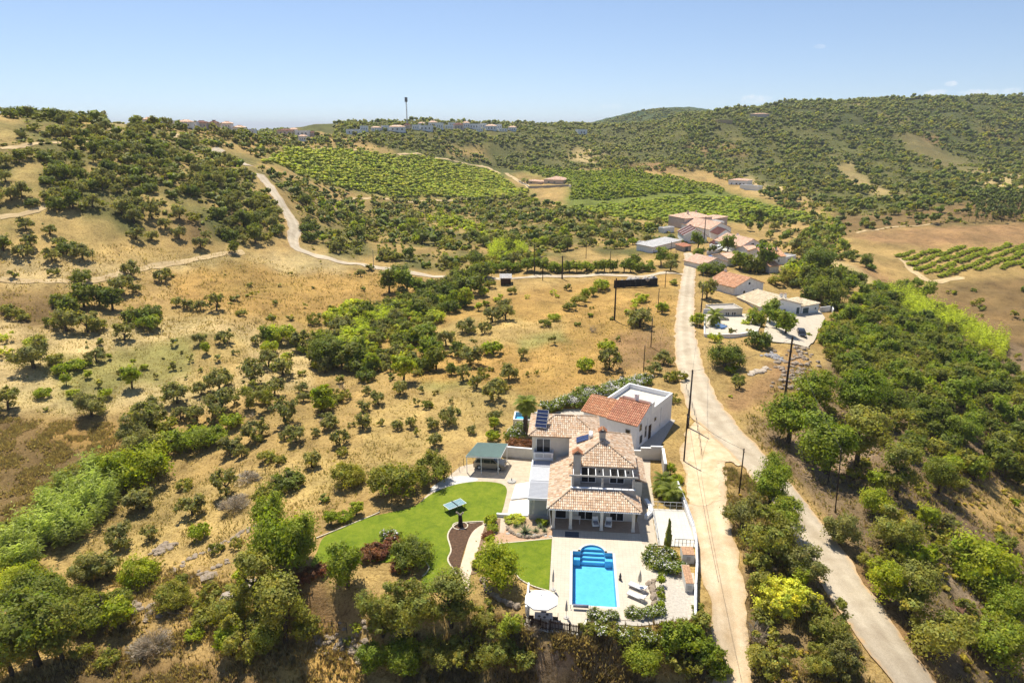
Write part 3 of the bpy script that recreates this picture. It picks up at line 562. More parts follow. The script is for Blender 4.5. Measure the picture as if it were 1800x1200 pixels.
def hand(ox, oy, sc, zone, txt):
    for it in txt.split(';'):
        it = it.strip()
        if not it: continue
        a = it.split(','); px = ox + float(a[0]) / sc; py = oy + float(a[1]) / sc; wp = float(a[2]) / sc; k = a[3].strip()
        p = G(px, py); w = wp * depth(*p) / FPX
        w = min(max(w * 1.16, .5), 13); add_plant(k, p[0], p[1] + w * .22, w, zone, float(a[4]) if len(a) > 4 else random.uniform(.88, 1.12))
Z_ORCH = 'in the pale orchard'; Z_RAV = 'in the green gully'; Z_FIELD = 'in the field behind the villa'
Z_TERR = 'on the terraces beside the lawn'; Z_BOT = 'on the bank below the pool'; Z_ISL = 'between dirt track and lane'
Z_RIGHT = 'on the bank below the lane'; Z_WOOD = 'in the dense wood'; Z_LH = 'on the left hillside'; Z_HAM = 'among the hamlet houses'
hand(0, 480, 2.8125, Z_ORCH, """160,375,90,y;10,345,80,y;15,415,70,y;140,490,190,o;265,455,80,b;465,450,90,o;355,490,90,c;295,505,75,c;415,465,60,c;490,360,40,o;600,340,110,o;
430,525,45,c;320,560,55,c;485,570,45,o;205,620,80,c;357,620,65,c;515,625,65,c;640,580,95,c;597,520,45,o;655,440,25,c;710,480,40,c;770,525,30,o;798,585,30,o;848,485,45,o;920,525,25,o;988,490,25,o;935,445,45,o;895,400,22,o;855,365,45,o;985,360,65,o;1015,405,55,c;1070,440,40,o;1160,408,40,o;1100,355,85,o;1270,360,70,o;1375,350,150,c;1490,390,110,o;1570,360,75,o;
985,610,80,o;1115,560,70,o;1070,600,130,o;860,660,130,o;1235,500,75,o;1320,470,90,o;1390,520,120,o;1245,560,130,o;1265,680,170,b;1350,610,90,o;1085,720,150,o;885,730,80,o;745,710,95,o;430,730,160,o;15,690,130,o;
1405,760,140,o;1455,850,110,o;1250,840,120,o;1625,780,80,o;1675,860,90,o;1580,700,120,c;1650,640,80,b;1570,620,80,b;390,565,14,b;540,430,30,c;670,382,15,b""")
hand(0, 480, 2.8125, Z_RAV, """290,170,90,e;330,230,110,e;400,180,120,e;480,170,100,e;540,190,120,e;310,300,130,o;420,300,130,o;250,270,80,b;480,290,80,b;660,250,110,e;745,230,90,e;725,290,110,f;390,50,90,e;590,110,100,o;665,100,60,o;790,50,75,o;865,170,60,o;920,180,60,o;985,190,70,o;1060,190,90,o;1190,215,60,b;1160,140,50,b;1255,120,50,b;1230,65,35,b;1355,165,38,b;1510,175,35,b;1640,190,45,b;1585,215,40,b;1550,260,70,b;1430,235,40,b;1335,235,50,b;60,230,90,b;110,240,60,b;30,200,60,b;
1560,470,90,o;1620,480,170,e;1720,480,150,e;1780,470,120,e;1740,380,150,y;1760,240,150,y;1650,260,100,y;840,890,150,f;950,890,180,f;1050,860,120,f;1140,770,100,c;650,880,160,o;690,820,150,o;720,770,140,o;800,800,120,b;960,760,100,o""")
hand(560, 440, 2.8125, Z_FIELD, """725,280,85,c;790,300,45,c;815,230,55,c;828,275,35,c;955,220,55,b;885,255,35,y;1230,200,45,o;1245,300,70,b;1290,270,80,b;1320,255,60,c;1360,230,50,c;1400,200,80,c;1160,220,40,y;1350,290,28,b;1120,380,65,b;1165,350,65,c;1280,375,35,b;1345,330,30,c;1450,345,30,b;1530,315,35,y;1560,290,40,y;1600,260,60,y;1700,315,50,c;1595,385,115,o;860,360,90,o;925,350,95,o;920,300,70,o;730,415,95,o;820,415,65,o;1160,470,45,o;1010,540,60,o;860,520,100,c;1425,505,90,c;1480,450,30,o;750,575,130,o;1320,600,90,c;1440,600,120,o;1660,620,80,o;1710,570,90,o;1740,650,60,b;940,645,90,o;1075,620,35,b;1040,625,40,b;890,700,90,o;860,750,110,o;715,650,80,o;780,690,70,o;400,720,80,o;235,715,50,o;290,770,80,o;220,800,70,o;215,890,90,o;45,880,80,o;120,750,80,b;75,760,70,b;25,800,100,c;20,720,60,b;485,770,40,o;575,715,40,o;455,880,60,o;305,870,40,o;640,870,100,o;655,760,40,o;560,890,70,o;870,890,60,c;205,130,50,o;250,100,45,b;1030,240,30,y;1180,235,26,y;900,235,30,y;1355,408,40,d;760,770,24,o;690,815,26,o""")
hand(560, 440, 2.8125, Z_RAV, """345,220,110,e;400,140,90,e;430,225,120,f;480,170,60,b;560,180,40,c;590,245,80,e;640,250,90,e;520,240,70,e;740,220,150,e;700,160,100,e;800,150,120,e;690,530,80,e;630,480,90,o;510,470,150,f;430,520,80,c;550,530,120,f;655,620,60,e;415,660,125,c;30,590,120,e;110,600,120,e;190,590,110,e;60,470,100,o;280,500,90,o;170,480,130,y;230,470,100,y;150,340,130,y;60,360,90,y;330,350,100,b;380,370,90,o;300,320,80,o;490,340,110,e;560,300,80,e;260,610,90,c;320,580,90,o;390,560,100,o;580,600,110,e;520,600,100,e;450,580,90,o;350,280,70,e;415,300,70,y;100,420,110,o;20,520,100,e;130,550,100,f;200,520,90,f;850,190,60,b""")
hand(0, 640, 2.142, Z_TERR, """840,510,105,o,1.1;715,580,90,o,1.1;745,665,80,c,1.1;812,715,60,b;887,695,50,b;1075,480,110,e,.9;990,520,80,b;555,670,65,o;440,700,110,o;385,820,110,o;310,840,130,o;515,840,130,c;610,765,30,b;690,475,60,b;860,350,90,o;905,355,50,o;1000,375,70,b;1050,380,50,b;1170,395,70,o;1300,470,120,b;1320,440,80,b;1220,520,40,b;640,930,130,b;680,830,50,b;770,930,110,b;770,990,100,b;725,1050,70,c;900,850,70,c;960,760,90,b;1000,740,100,b;430,900,60,e;870,560,130,d,.6;930,450,110,d,.5;1340,440,60,b;1285,350,50,b""")
hand(0, 640, 2.142, Z_RAV, """520,390,150,o;580,390,100,c;500,470,190,c;420,470,120,c;265,510,150,b;220,560,90,b;300,480,100,o;530,560,90,o;510,560,100,o;110,960,200,e;250,960,150,b;380,1000,170,e;440,1020,110,c;110,890,120,c;40,870,130,y;30,790,120,y;180,960,140,e""")
hand(0, 640, 2.142, 'on the rough bottom-left slope', """555,1110,160,d,.7;100,1190,280,e;210,1150,170,h;20,1210,180,h;400,1150,90,b;870,1000,150,h;960,980,180,h;1060,1090,200,h;920,1140,190,h;1150,1050,110,b;980,1040,140,b;850,1120,110,c;1000,1130,120,e;330,1000,120,e""")
hand(380, 960, 5.0, Z_BOT, """1430,850,360,h,1.15;1680,900,380,h,1.05;1350,1170,300,f,.9;1640,1170,300,f,.85;1230,780,110,y;1150,880,80,b""")
hand(660, 960, 5.0, Z_BOT, """330,860,430,h,.95;660,880,430,h,.85;930,800,300,h,.85;240,1130,340,f,.9;560,1120,330,h,.8;860,1190,430,h,.9;1080,1150,300,h,1.0;1190,900,240,f,1.0;1300,1190,260,h;1390,790,170,d,.9;60,900,260,h,.9""")
hand(980, 960, 5.0, Z_BOT, """1000,1060,260,f,1.0;1180,980,250,f,1.1;1350,1120,260,f,1.1;760,1190,340,f,.85;1060,1190,260,h;1280,760,190,h,1.0;1240,600,120,h,.9;1120,860,180,f;1430,1180,200,f;1200,1190,220,h""")
hand(1160, 640, 2.142, Z_ISL, """320,640,140,o,1.1;420,560,140,f,1.15;440,500,120,f,1.2;430,760,190,h,1.05;480,660,130,f;560,840,150,o,.95;590,950,60,o;370,900,90,h;640,1070,190,h;700,1190,150,o;420,1190,190,h;540,850,70,c;470,980,200,v,1.0;560,930,110,v,.8;400,1010,110,h;380,800,110,h;370,1060,100,d;610,1190,120,h""")
hand(1160, 640, 2.142, Z_RIGHT, """500,320,180,f;590,200,140,f;760,230,170,f;800,160,150,f;650,440,240,f,.9;760,410,180,h;690,700,130,o,1.1;900,720,170,h;830,820,130,b;860,910,150,c;960,980,170,h;910,520,150,h;820,580,120,c,.8;1010,640,80,c,1.2;1090,640,90,o;1240,870,240,c,1.05;1290,940,180,f;1060,1140,220,h;1200,1090,200,h;1290,1190,200,f;1330,1020,150,f;1340,545,35,c;700,55,40,c;960,770,110,c;1010,760,90,c;880,790,90,b;640,300,60,b""")
hand(1220, 540, 7.5, Z_HAM, """90,270,170,c,1.0;290,470,200,c,.9;440,830,440,e,1.05;590,1010,170,e;600,1090,150,o,.9;490,880,150,c,.9;500,380,110,o;660,490,100,b;880,560,300,e,1.1;830,260,250,f,1.2;1020,230,260,f,1.2;1230,380,300,f,1.05;1100,300,230,f,1.1;680,240,120,y,.8;720,360,100,o;480,1190,60,c;1520,380,80,b""")
hand(1100, 360, 3.75, Z_HAM, """470,800,90,c;540,630,130,o,1.2;600,470,110,e;530,460,100,f;630,540,80,f;480,300,100,f;480,370,80,f;675,330,110,f;570,330,60,e;760,430,130,f;830,450,130,e,1.3;930,440,150,f,1.1;1130,500,160,c;1180,370,170,o;1280,500,220,e;1100,520,140,b;1230,580,180,e;1340,660,220,e,1.05;1380,580,160,e;1190,450,120,f;1000,540,100,b;890,450,70,s,.5;1000,120,80,e;880,115,80,e;800,120,35,k;310,370,85,e;240,410,110,f;160,410,60,o;60,420,100,e;20,420,70,e;300,440,90,o;320,530,60,b;380,260,60,e;95,800,150,o;240,700,80,c;110,640,90,y;60,660,60,y;15,720,50,y""")
for k in range(19):
    px = 862 + k * 15.5 + random.uniform(-3, 3); p = G(px, 478.5 - abs(k - 9) * .15 + random.uniform(-1, 1)); add_plant('f', p[0], p[1], random.uniform(4, 5.6), 'in the row along the lane')
# scattered cover of the wider hills
def scatter(poly, sp, smin, smax, mix, zone, fill=1.0, clump=None, seed=0, gap=()):
    g = np.random.default_rng(seed); pl = np.array(GP(poly))[:, :2]; x0, y0 = pl.min(0); x1, y1 = pl.max(0)
    n = int((x1 - x0) * (y1 - y0) / (sp * sp) * 1.6); X = g.uniform(x0, x1, n); Y = g.uniform(y0, y1, n)
    k = inpoly(X, Y, pl)
    if clump: k &= fbm(X, Y, clump, 3, seed + 5) + g.normal(0, .25, n) > -.15 + (1 - fill)
    for gp in gap: k &= ~inpoly(X, Y, np.array(GP(gp)))
    for rc, e in ((road_c, 2.2), (road_b, 1.8), (road_d, 2), (road_t, 1.6)): k &= pdist(X, Y, rc[:, :2], False) > e + 2.2
    X, Y = X[k], Y[k]; grid = {}; ks = list(mix); pw = np.array([mix[q] for q in ks]); pw = pw / pw.sum()
    for x, y in zip(X, Y):
        c = (int(x // sp), int(y // sp)); ok = True
        for i in (-1, 0, 1):
            for j in (-1, 0, 1):
                for q in grid.get((c[0] + i, c[1] + j), ()):
                    if (q[0] - x) ** 2 + (q[1] - y) ** 2 < (sp * .72) ** 2: ok = False
        if not ok: continue
        grid.setdefault(c, []).append((x, y)); kk = ks[g.choice(len(ks), p=pw)]; w = smin + (smax - smin) * g.beta(1.6, 2.2)
        add_plant(kk, x, y, w, zone, g.uniform(.85, 1.15)); plants[-1]['sc'] = 1
scatter([(1445,585),(1500,535),(1560,520),(1650,575),(1720,640),(1900,690),(1900,880),(1760,845),(1640,870),(1570,790),(1520,690),(1450,650)], 3.2, 3.2, 6.6, {'e': .42, 'b': .36, 'f': .26, 'c': .08}, Z_WOOD, seed=41)
scatter([(1450,720),(1520,690),(1570,790),(1640,870),(1900,1000),(1900,1250),(1740,1250),(1590,1010),(1500,880)], 4.4, 2.2, 5.2, {'b': .5, 'f': .25, 'e': .15, 'c': .14}, Z_RIGHT, .85, 14, seed=42, gap=[[(1650,880),(1800,840),(1830,930),(1700,960)]])
scatter([(1390,470),(1420,400),(1475,390),(1490,440),(1560,505),(1610,500),(1660,560),(1560,525),(1500,540),(1440,560),(1400,520)], 4.6, 3.5, 6.5, {'e': .55, 'f': .3, 'b': .25}, 'behind the hamlet', seed=43, gap=[[(1426,448),(1520,470),(1570,498),(1540,506),(1450,475)]])
scatter([(1290,378),(1440,380),(1470,430),(1420,455),(1340,430),(1300,400)], 6.2, 3.5, 6, {'o': .6, 'e': .4}, 'in the hamlet grove', .9, 30, seed=44)
scatter([(1640,520),(1720,500),(1900,490),(1900,690),(1740,640)], 8.5, 2, 5, {'b': .7, 'e': .3}, 'on the brown fallow slope', .8, 30, seed=45)
scatter([(1480,395),(1560,372),(1900,330),(1900,385),(1640,396),(1490,408)], 6.5, 3, 7, {'e': .6, 'b': .4}, 'by the red field', .85, 40, seed=46)
Z_HILL = 'on the big scrub hill'
scatter([(1190,150),(1900,100),(1900,330),(1700,350),(1600,378),(1440,382),(1330,345),(1240,300),(1195,280)], 4.7, 3.4, 8, {'e': .55, 'b': .35, 'o': .1}, Z_HILL, .95, 90, seed=47,
        gap=[[(1470,285),(1500,290),(1530,320),(1600,345),(1490,325)], [(1590,232),(1640,255),(1715,290),(1650,292),(1590,262)], [(1282,330),(1335,335),(1335,352),(1282,345)]])
scatter([(590,205),(950,170),(1200,170),(1245,300),(1100,300),(940,298),(850,284),(700,266),(590,262)], 4.8, 3.2, 7, {'e': .55, 'b': .35, 'o': .15}, 'below the far village', .95, 80, seed=48)
scatter([(-100,170),(100,150),(480,200),(470,250),(440,262),(380,262),(455,310),(500,385),(500,420),(430,432),(300,395),(-100,372)], 3.9, 3.4, 7.0, {'o': .45, 'e': .4, 'b': .2}, Z_LH, 1.15, 60, seed=49, gap=[[(0,245),(140,247),(330,235),(330,250),(140,262),(0,275)], [(20,300),(60,300),(100,345),(0,352)], [(-100,195),(40,212),(60,238),(-100,250)], [(185,208),(232,216),(235,237),(188,238)]])
scatter([(-100,372),(300,395),(430,430),(420,446),(260,440),(150,470),(-100,440)], 5.8, 3.6, 6.6, {'o': .8, 'e': .2}, Z_LH, 1.0, 50, seed=50)
scatter([(-100,440),(60,440),(150,470),(300,470),(300,500),(150,512),(-100,505)], 9.5, 2.4, 5, {'o': .8, 'b': .3}, Z_LH, .85, 40, seed=51)
scatter([(515,345),(700,354),(930,350),(1010,374),(1180,402),(1190,432),(1000,440),(900,472),(760,478),(640,458),(545,438),(530,400)], 4.0, 2.8, 6.6, {'e': .45, 'b': .3, 'o': .2, 'c': .12}, 'above the winding road', 1.15, 50, seed=52, gap=[[(640,428),(735,428),(735,452),(640,452)], [(720,372),(820,380),(900,430),(800,420)]])
scatter([(540,650),(600,590),(660,540),(740,500),(830,495),(790,540),(720,610),(650,670)], 3.8, 3.2, 6.2, {'e': .4, 'o': .3, 'y': .2, 'b': .2}, Z_RAV, seed=53)
scatter([(1300,880),(1340,860),(1400,930),(1480,1060),(1560,1250),(1320,1250),(1310,1050)], 3.6, 1.0, 2.4, {'b': .6, 'd': .3, 'c': .1}, Z_ISL, .7, 10, seed=54)
scatter([(60,1130),(480,1180),(480,1260),(0,1260)], 4.2, 1.2, 3, {'b': .6, 'd': .4}, 'on the rough bottom-left slope', .6, 12, seed=55)
scatter([(480,250),(640,236),(640,260),(520,255)], 7, 3.5, 6, {'e': .8, 'o': .2}, 'below the far village', 1, seed=56)
scatter([(530,300),(600,335),(760,352),(900,352),(700,362),(520,350)], 6, 3, 5.5, {'e': .8, 'b': .2}, 'above the winding road', .9, 60, seed=57)
scatter([(1720,350),(1900,330),(1900,385),(1700,395)], 3.4, 2.6, 3.6, {'k': 1}, 'in the pine plantation', 1, seed=58)
scatter([(0,585),(540,600),(540,690),(0,730)], 9, .5, 1.3, {'b': .5, 'o': .5}, Z_ORCH, .8, seed=59)
scatter([(455,302),(560,322),(700,352),(640,356),(560,348),(500,362),(480,335)], 3.6, 2.6, 5.4, {'e': .6, 'b': .35, 'o': .15}, 'above the winding road', 1.0, 30, seed=60)
scatter([(440,236),(520,236),(600,258),(600,264),(520,262),(455,280),(420,268)], 5.0, 3.0, 6.0, {'e': .7, 'o': .2, 'b': .2}, 'below the far village', 1.0, seed=61)
scatter([(300,735),(560,645),(840,610),(960,735),(760,785),(500,790),(330,820)], 6.0, 1.4, 3.2, {'o': .65, 'b': .3, 'd': .1}, 'on the dry slope behind the lawn', .9, seed=62)
scatter([(300,480),(560,460),(740,490),(700,540),(560,565),(320,545)], 10, .9, 2.4, {'b': .7, 'o': .4}, 'in the golden field', .85, seed=63)
scatter([(460,600),(590,598),(690,548),(800,515),(830,535),(710,580),(610,640),(480,632)], 3.6, 2.4, 5.2, {'y': .4, 'c': .2, 'f': .25, 'e': .2}, 'in the bright green gully band', 1.0, seed=64)
# low scrub between the trees of the hills
def undergrowth(name, label, poly, sp, smin, smax, code, seed, tint=(1, 1, 1), clump=25, fill=.9, gap=()):
    g = np.random.default_rng(seed); pl = np.array(GP(poly))[:, :2]; x0, y0 = pl.min(0); x1, y1 = pl.max(0); n = int((x1 - x0) * (y1 - y0) / sp ** 2); X = g.uniform(x0, x1, n); Y = g.uniform(y0, y1, n)
    k = inpoly(X, Y, pl) & (fbm(X, Y, clump, 3, seed) + g.normal(0, .25, n) > -.15 + (1 - fill))
    for gp_ in gap: k &= ~inpoly(X, Y, np.array(GP(gp_)))
    for rc in (road_c, road_b, road_d, road_t): k &= pdist(X, Y, rc[:, :2], False) > 3.5
    X, Y = X[k], Y[k]; return name, label, np.c_[X, Y, H(X, Y), smin + (smax - smin) * g.beta(1.4, 2.4, len(X))], code, tint
UG = [undergrowth('hill_scrub', 'low green scrub covering the big hill', [(1190,150),(1900,100),(1900,330),(1700,350),(1600,378),(1440,382),(1330,345),(1240,300),(1195,280)], 3.9, 1.5, 3.9, 'b', 81, (.9, .95, .9), gap=[[(1470,285),(1500,290),(1530,320),(1600,345),(1490,325)], [(1590,232),(1640,255),(1715,290),(1650,292),(1590,262)], [(1700,305),(1900,300),(1900,345),(1760,338)], [(1282,320),(1335,325),(1335,352),(1282,345)]]),
      undergrowth('ridge_scrub', 'low green scrub on the ridge below the far village', [(590,205),(950,170),(1200,170),(1245,300),(1100,300),(940,298),(850,284),(700,266),(590,262)], 3.6, 1.3, 3.4, 'b', 82, (.9, .95, .9)),
      undergrowth('slope_scrub', 'low scrub between the trees of the left hillside', [(-100,200),(300,215),(440,240),(380,262),(455,310),(500,385),(500,420),(430,432),(300,395),(-100,372)], 2.2, 1.1, 3.0, 'b', 83, (1.1, 1.05, .85), gap=[[(20,300),(60,300),(100,345),(0,352)], [(-100,195),(40,212),(60,238),(-100,250)]]),
      undergrowth('valley_scrub', 'low scrub above the winding road', [(515,345),(700,354),(930,350),(1010,374),(1180,402),(1190,432),(1000,440),(900,472),(760,478),(640,458),(545,438),(530,400)], 2.3, 1, 2.8, 'b', 84, (1.15, 1.1, .8), gap=[[(640,428),(735,428),(735,452),(640,452)]]),
      undergrowth('bank_scrub', 'dry weeds and low scrub on the bank right of the lane', [(1400,740),(1500,690),(1600,640),(1900,720),(1900,1250),(1740,1250),(1590,1010),(1490,880)], 1.7, .5, 1.5, 'b', 85, (1.25, 1.05, .8), 9, .8),
      undergrowth('strip_scrub', 'low bushy weeds between dirt track and lane', [(1300,870),(1340,850),(1400,930),(1480,1060),(1560,1250),(1320,1250),(1312,1050)], 1.15, .4, 1.1, 'b', 86, (1.4, 1.1, .8), 6, .8),
      undergrowth('fallow_scrub', 'dull scrub on the brown fallow right of the orchard', [(1480,410),(1900,330),(1900,385),(1640,396)], 4, 1, 2.6, 'b', 87, (1.1, .95, .8), 20, .8)]
# ------------------------------------------------------------ groves planted in rows
orch = []
def rows(poly, ang, sx, sy, w, jit, seed, drop=.04):
    g = np.random.default_rng(seed); pl = np.array(GP(poly))[:, :2]; c = pl.mean(0); rr = np.abs(pl - c).max() * 1.5
    i, j = np.meshgrid(np.arange(-rr, rr, sx), np.arange(-rr, rr, sy)); i = i.ravel(); j = j.ravel()
    X = c[0] + i * math.cos(ang) - j * math.sin(ang) + g.normal(0, jit, len(i)); Y = c[1] + i * math.sin(ang) + j * math.cos(ang) + g.normal(0, jit, len(i))
    k = inpoly(X, Y, pl) & (g.uniform(size=len(X)) > drop) & (pdist(X, Y, pl) > 1.0)
    X, Y = X[k], Y[k]; return np.c_[X, Y, H(X, Y), w * g.uniform(.75, 1.25, len(X))]
def stuff_plants(name, label, cat, rowsarr, code, lod='X', tint=(1, 1, 1), hs=1.0, var_t=.12):
    """many small plants nobody could count, as one mesh"""
    rowsarr = np.array(rowsarr); rowsarr = rowsarr[seen(rowsarr[:, 0], rowsarr[:, 1], rowsarr[:, 2], rowsarr[:, 3])]
    if not len(rowsarr): return None
    g = np.random.default_rng(len(rowsarr)); pr = [crown_arrays(KIND[code][3][v % len(KIND[code][3])], lod, 900 + v) for v in range(6)]; VV, FF, CC = [], [], []; o = 0
    for n, (x, y, z, w) in enumerate(rowsarr):
        V, F, C = pr[n % 6]; a = g.uniform(0, 6.28); ca, sa = math.cos(a), math.sin(a)
        V2 = np.c_[V[:, 0] * ca - V[:, 1] * sa, V[:, 0] * sa + V[:, 1] * ca, V[:, 2] * KIND[code][4] * hs * g.uniform(.85, 1.15)] * w + np.array([x, y, z - .03 * w])
        b = g.normal(1, var_t); h = g.normal(0, .05)
        VV.append(V2); FF.append(F + o); o += len(V); CC.append(C * np.array([tint[0] * b * (1 + h), tint[1] * b, tint[2] * b * (1 - h)]))
    return tag(link(name, quadmesh(name, np.concatenate(VV), np.concatenate(FF), np.concatenate(CC), LM[code])), label, cat, kind='stuff')
stuff_plants('citrus_grove', 'broad yellow-green grove covering the slope below the far village', 'grove', rows([(452,288),(520,262),(600,264),(700,275),(820,291),(870,302),(932,336),(925,344),(700,349),(560,318)], .25, 2.3, 3.1, 3.9, .3, 61), 'c', lod='Y', tint=(1.1, 1.1, .8), hs=.55)
stuff_plants('citrus_grove', 'dark green terraced grove right of the lone hillside farmhouse', 'grove', rows([(890,294),(1000,299),(1120,304),(1200,318),(1245,338),(1100,350),(1000,352),(1005,325),(960,312)], .1, 2.6, 4.2, 4.0, .25, 62), 'f', tint=(1.25, 1.2, .9), hs=.8)
stuff_plants('citrus_grove', 'light green grove sloping down behind the pink hamlet house', 'grove', rows([(985,366),(1100,356),(1280,345),(1440,378),(1420,388),(1290,390),(1180,394),(1060,378)], -.1, 2.4, 3.2, 3.9, .4, 63), 'c', lod='Y', tint=(.95, 1.0, .8), hs=.5)
stuff_plants('citrus_grove', 'bright strip of young trees below the dark wood', 'grove', rows([(1150,304),(1200,312),(1275,332),(1270,345),(1235,330)], .3, 2.6, 3.6, 3.4, .3, 64), 'c', lod='Y', tint=(1.1, 1.1, .8), hs=.55)
stuff_plants('vine_plot', 'small plot of dark dotted vines beside the winding road', 'vineyard', rows([(650,432),(700,428),(732,436),(722,450),(655,450)], .2, 3.0, 3.0, 1.4, .1, 65), 'f')
stuff_plants('citrus_grove', 'ragged green grove between scrub patches above the winding road', 'grove', rows([(722,376),(800,382),(890,420),(860,428),(780,405)], .5, 3.6, 4.6, 3.6, .7, 66, .25), 'c', tint=(1, 1, .8), hs=.8)
for n, (x, y, z, w) in enumerate(rows([(1562,448),(1640,440),(1900,430),(1900,474),(1730,477),(1640,492),(1600,475)], .62, 2.2, 4.6, 3.1, .2, 67)):
    orch.append((x, y)); add_plant('q', x, y, w, 'in the striped orchard', .85)
# ------------------------------------------------------------ plants become objects: the largest of each kind singly, the rest as cover
def make_tree(p, name, label, cat, group):
    k = p['k']; wpx = p['w'] * FPX / depth(p['x'], p['y'], p['z']); lod = 'H' if wpx > 62 else ('M' if wpx > 20 else ('L' if wpx > 10 else 'X'))
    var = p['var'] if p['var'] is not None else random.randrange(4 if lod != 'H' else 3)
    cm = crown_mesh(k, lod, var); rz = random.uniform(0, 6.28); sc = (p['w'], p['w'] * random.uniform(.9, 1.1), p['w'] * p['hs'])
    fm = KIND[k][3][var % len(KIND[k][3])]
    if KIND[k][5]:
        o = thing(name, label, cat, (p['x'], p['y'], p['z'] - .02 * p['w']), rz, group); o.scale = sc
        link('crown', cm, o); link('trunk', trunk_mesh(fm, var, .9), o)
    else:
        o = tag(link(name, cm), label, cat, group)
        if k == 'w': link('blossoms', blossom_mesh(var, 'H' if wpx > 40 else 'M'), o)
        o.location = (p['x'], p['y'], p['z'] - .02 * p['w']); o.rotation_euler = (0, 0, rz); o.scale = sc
    return o
def blossom_mesh(var, lod):
    key = ('bl', var, lod)
    if key not in _cm:
        V, F, C = crown_arrays('dome', lod, hash_seed('w', lod, var)); g = np.random.default_rng(var); F = F[F[:, 2] != F[:, 3]]; c = V[F].mean(1); n = np.cross(V[F[:, 1]] - V[F[:, 0]], V[F[:, 2]] - V[F[:, 0]]); k = (c[:, 2] > .3) & (g.uniform(size=len(F)) < .16); F = F[k]; c = c[k]
        q = V[F]; q = c[:, None, :] * 1.03 + (q - c[:, None, :]) * .9; q[:, :, 2] *= KIND['w'][4]; _cm[key] = quadmesh('blossoms', q.reshape(-1, 3), np.arange(len(F) * 4).reshape(-1, 4), np.ones((len(F) * 4, 3)), M('white_blossom', (.75, .7, .68), .1, 5))
    return _cm[key]
LIMIT = {'h': 120, 'q': 295, 'o': 290, 'e': 290, 'b': 250, 'c': 295, 'y': 110, 'f': 200, 'd': 60, 'k': 60, 's': 30}
KEEP = []
def flush_plants():
    rest = {}
    kx = [(h_.location.x, h_.location.y, r_) for h_, r_ in KEEP]
    for kx_, ky_, r_ in kx:
        d_ = math.hypot(kx_, ky_); ux, uy = kx_ / d_, ky_ / d_
        plants[:] = [p for p in plants if not (p.get('sc') and abs((p['x'] - kx_) * uy - (p['y'] - ky_) * ux) < r_ * .6 + p['w'] * .4 and -r_ * 2.2 < (p['x'] - kx_) * ux + (p['y'] - ky_) * uy < r_ * 1.2)]
    _sv = seen([p['x'] for p in plants], [p['y'] for p in plants], [p['z'] for p in plants], np.array([p['w'] for p in plants])); plants[:] = [p for p, v_ in zip(plants, _sv) if v_]
    for p in plants: p['px'] = p['w'] * FPX / max(20, depth(p['x'], p['y'], p['z']))
    for k in KIND:
        l = sorted([p for p in plants if p['k'] == k], key=lambda p: -p['px']); n = LIMIT.get(k, 100)
        single, more = [], []
        for p in l:
            d = depth(p['x'], p['y'], p['z']); fx = 900 + FPX * p['x'] / d; fy = 600 - FPX * (p['y'] * sP + (p['z'] - CZ) * cP) / d
            ok = len(single) < n and p['px'] > 7 and -.5 * p['px'] < fx < 1800 + .5 * p['px'] and fy - p['px'] < 1200
            (single if ok else more).append(p)
        for p in more: rest.setdefault((p['zone'], k), []).append(p)
        zs = {}
        for p in single: zs.setdefault(p['zone'], []).append(p)
        for zone, l2 in zs.items():
            med = sorted(q['w'] for q in l2)[len(l2) // 2]
            cls = {}
            for p in l2:
                sz = ('small' if p['w'] < med * .8 else ('large' if p['w'] > med * 1.25 else 'medium-sized')) if len(l2) > 2 else ''
                cls.setdefault(sz, []).append(p)
            for sz, l3 in cls.items():
                l3.sort(key=lambda p: depth(p['x'], p['y'], p['z'])); nb = (len(l3) + 17) // 18; per = -(-len(l3) // nb)
                for b in range(nb):
                    l4 = sorted(l3[b * per:(b + 1) * per], key=lambda p: p['x'] / p['y'])
                    for i, p in enumerate(l4):
                        nm, noun, cat = KIND[k][:3]; lab = ' '.join((sz + ' ' + noun + ' ' + zone).split())
                        if nb > 1: lab += ', ' + ORD[b] + ' band'
                        if len(l4) > 1: lab += ', ' + ORD[i] + ' from left'
                        make_tree(p, nm, p['label'] or lab, cat, p['group'] or (noun.replace('bush', 'bushe') + 's ' + zone))
    return rest
def merge_rest(rest):
    zs = {}
    for (zone, k), l in rest.items(): zs.setdefault(zone, []).extend(l)
    for zone, l in zs.items():
        g = np.random.default_rng(len(l)); byk = {}
        for p in l: byk.setdefault(p['k'], []).append(p)
        for k, q in byk.items():
            for lod_ in 'XY':
              arr = [(p['x'], p['y'], p['z'], p['w']) for p in q if (p['px'] < 9.5) == (lod_ == 'Y')]
              if arr: stuff_plants({'o': 'olive_scrub', 'e': 'evergreen_scrub', 'b': 'low_scrub'}.get(k, 'scrub'), 'mass of ' + KIND[k][1].replace(' tree', ' trees').replace(' bush', ' bushes') + ' ' + zone + (', the farther ones' if lod_ == 'Y' else ''), 'scrub', arr, k, lod_)
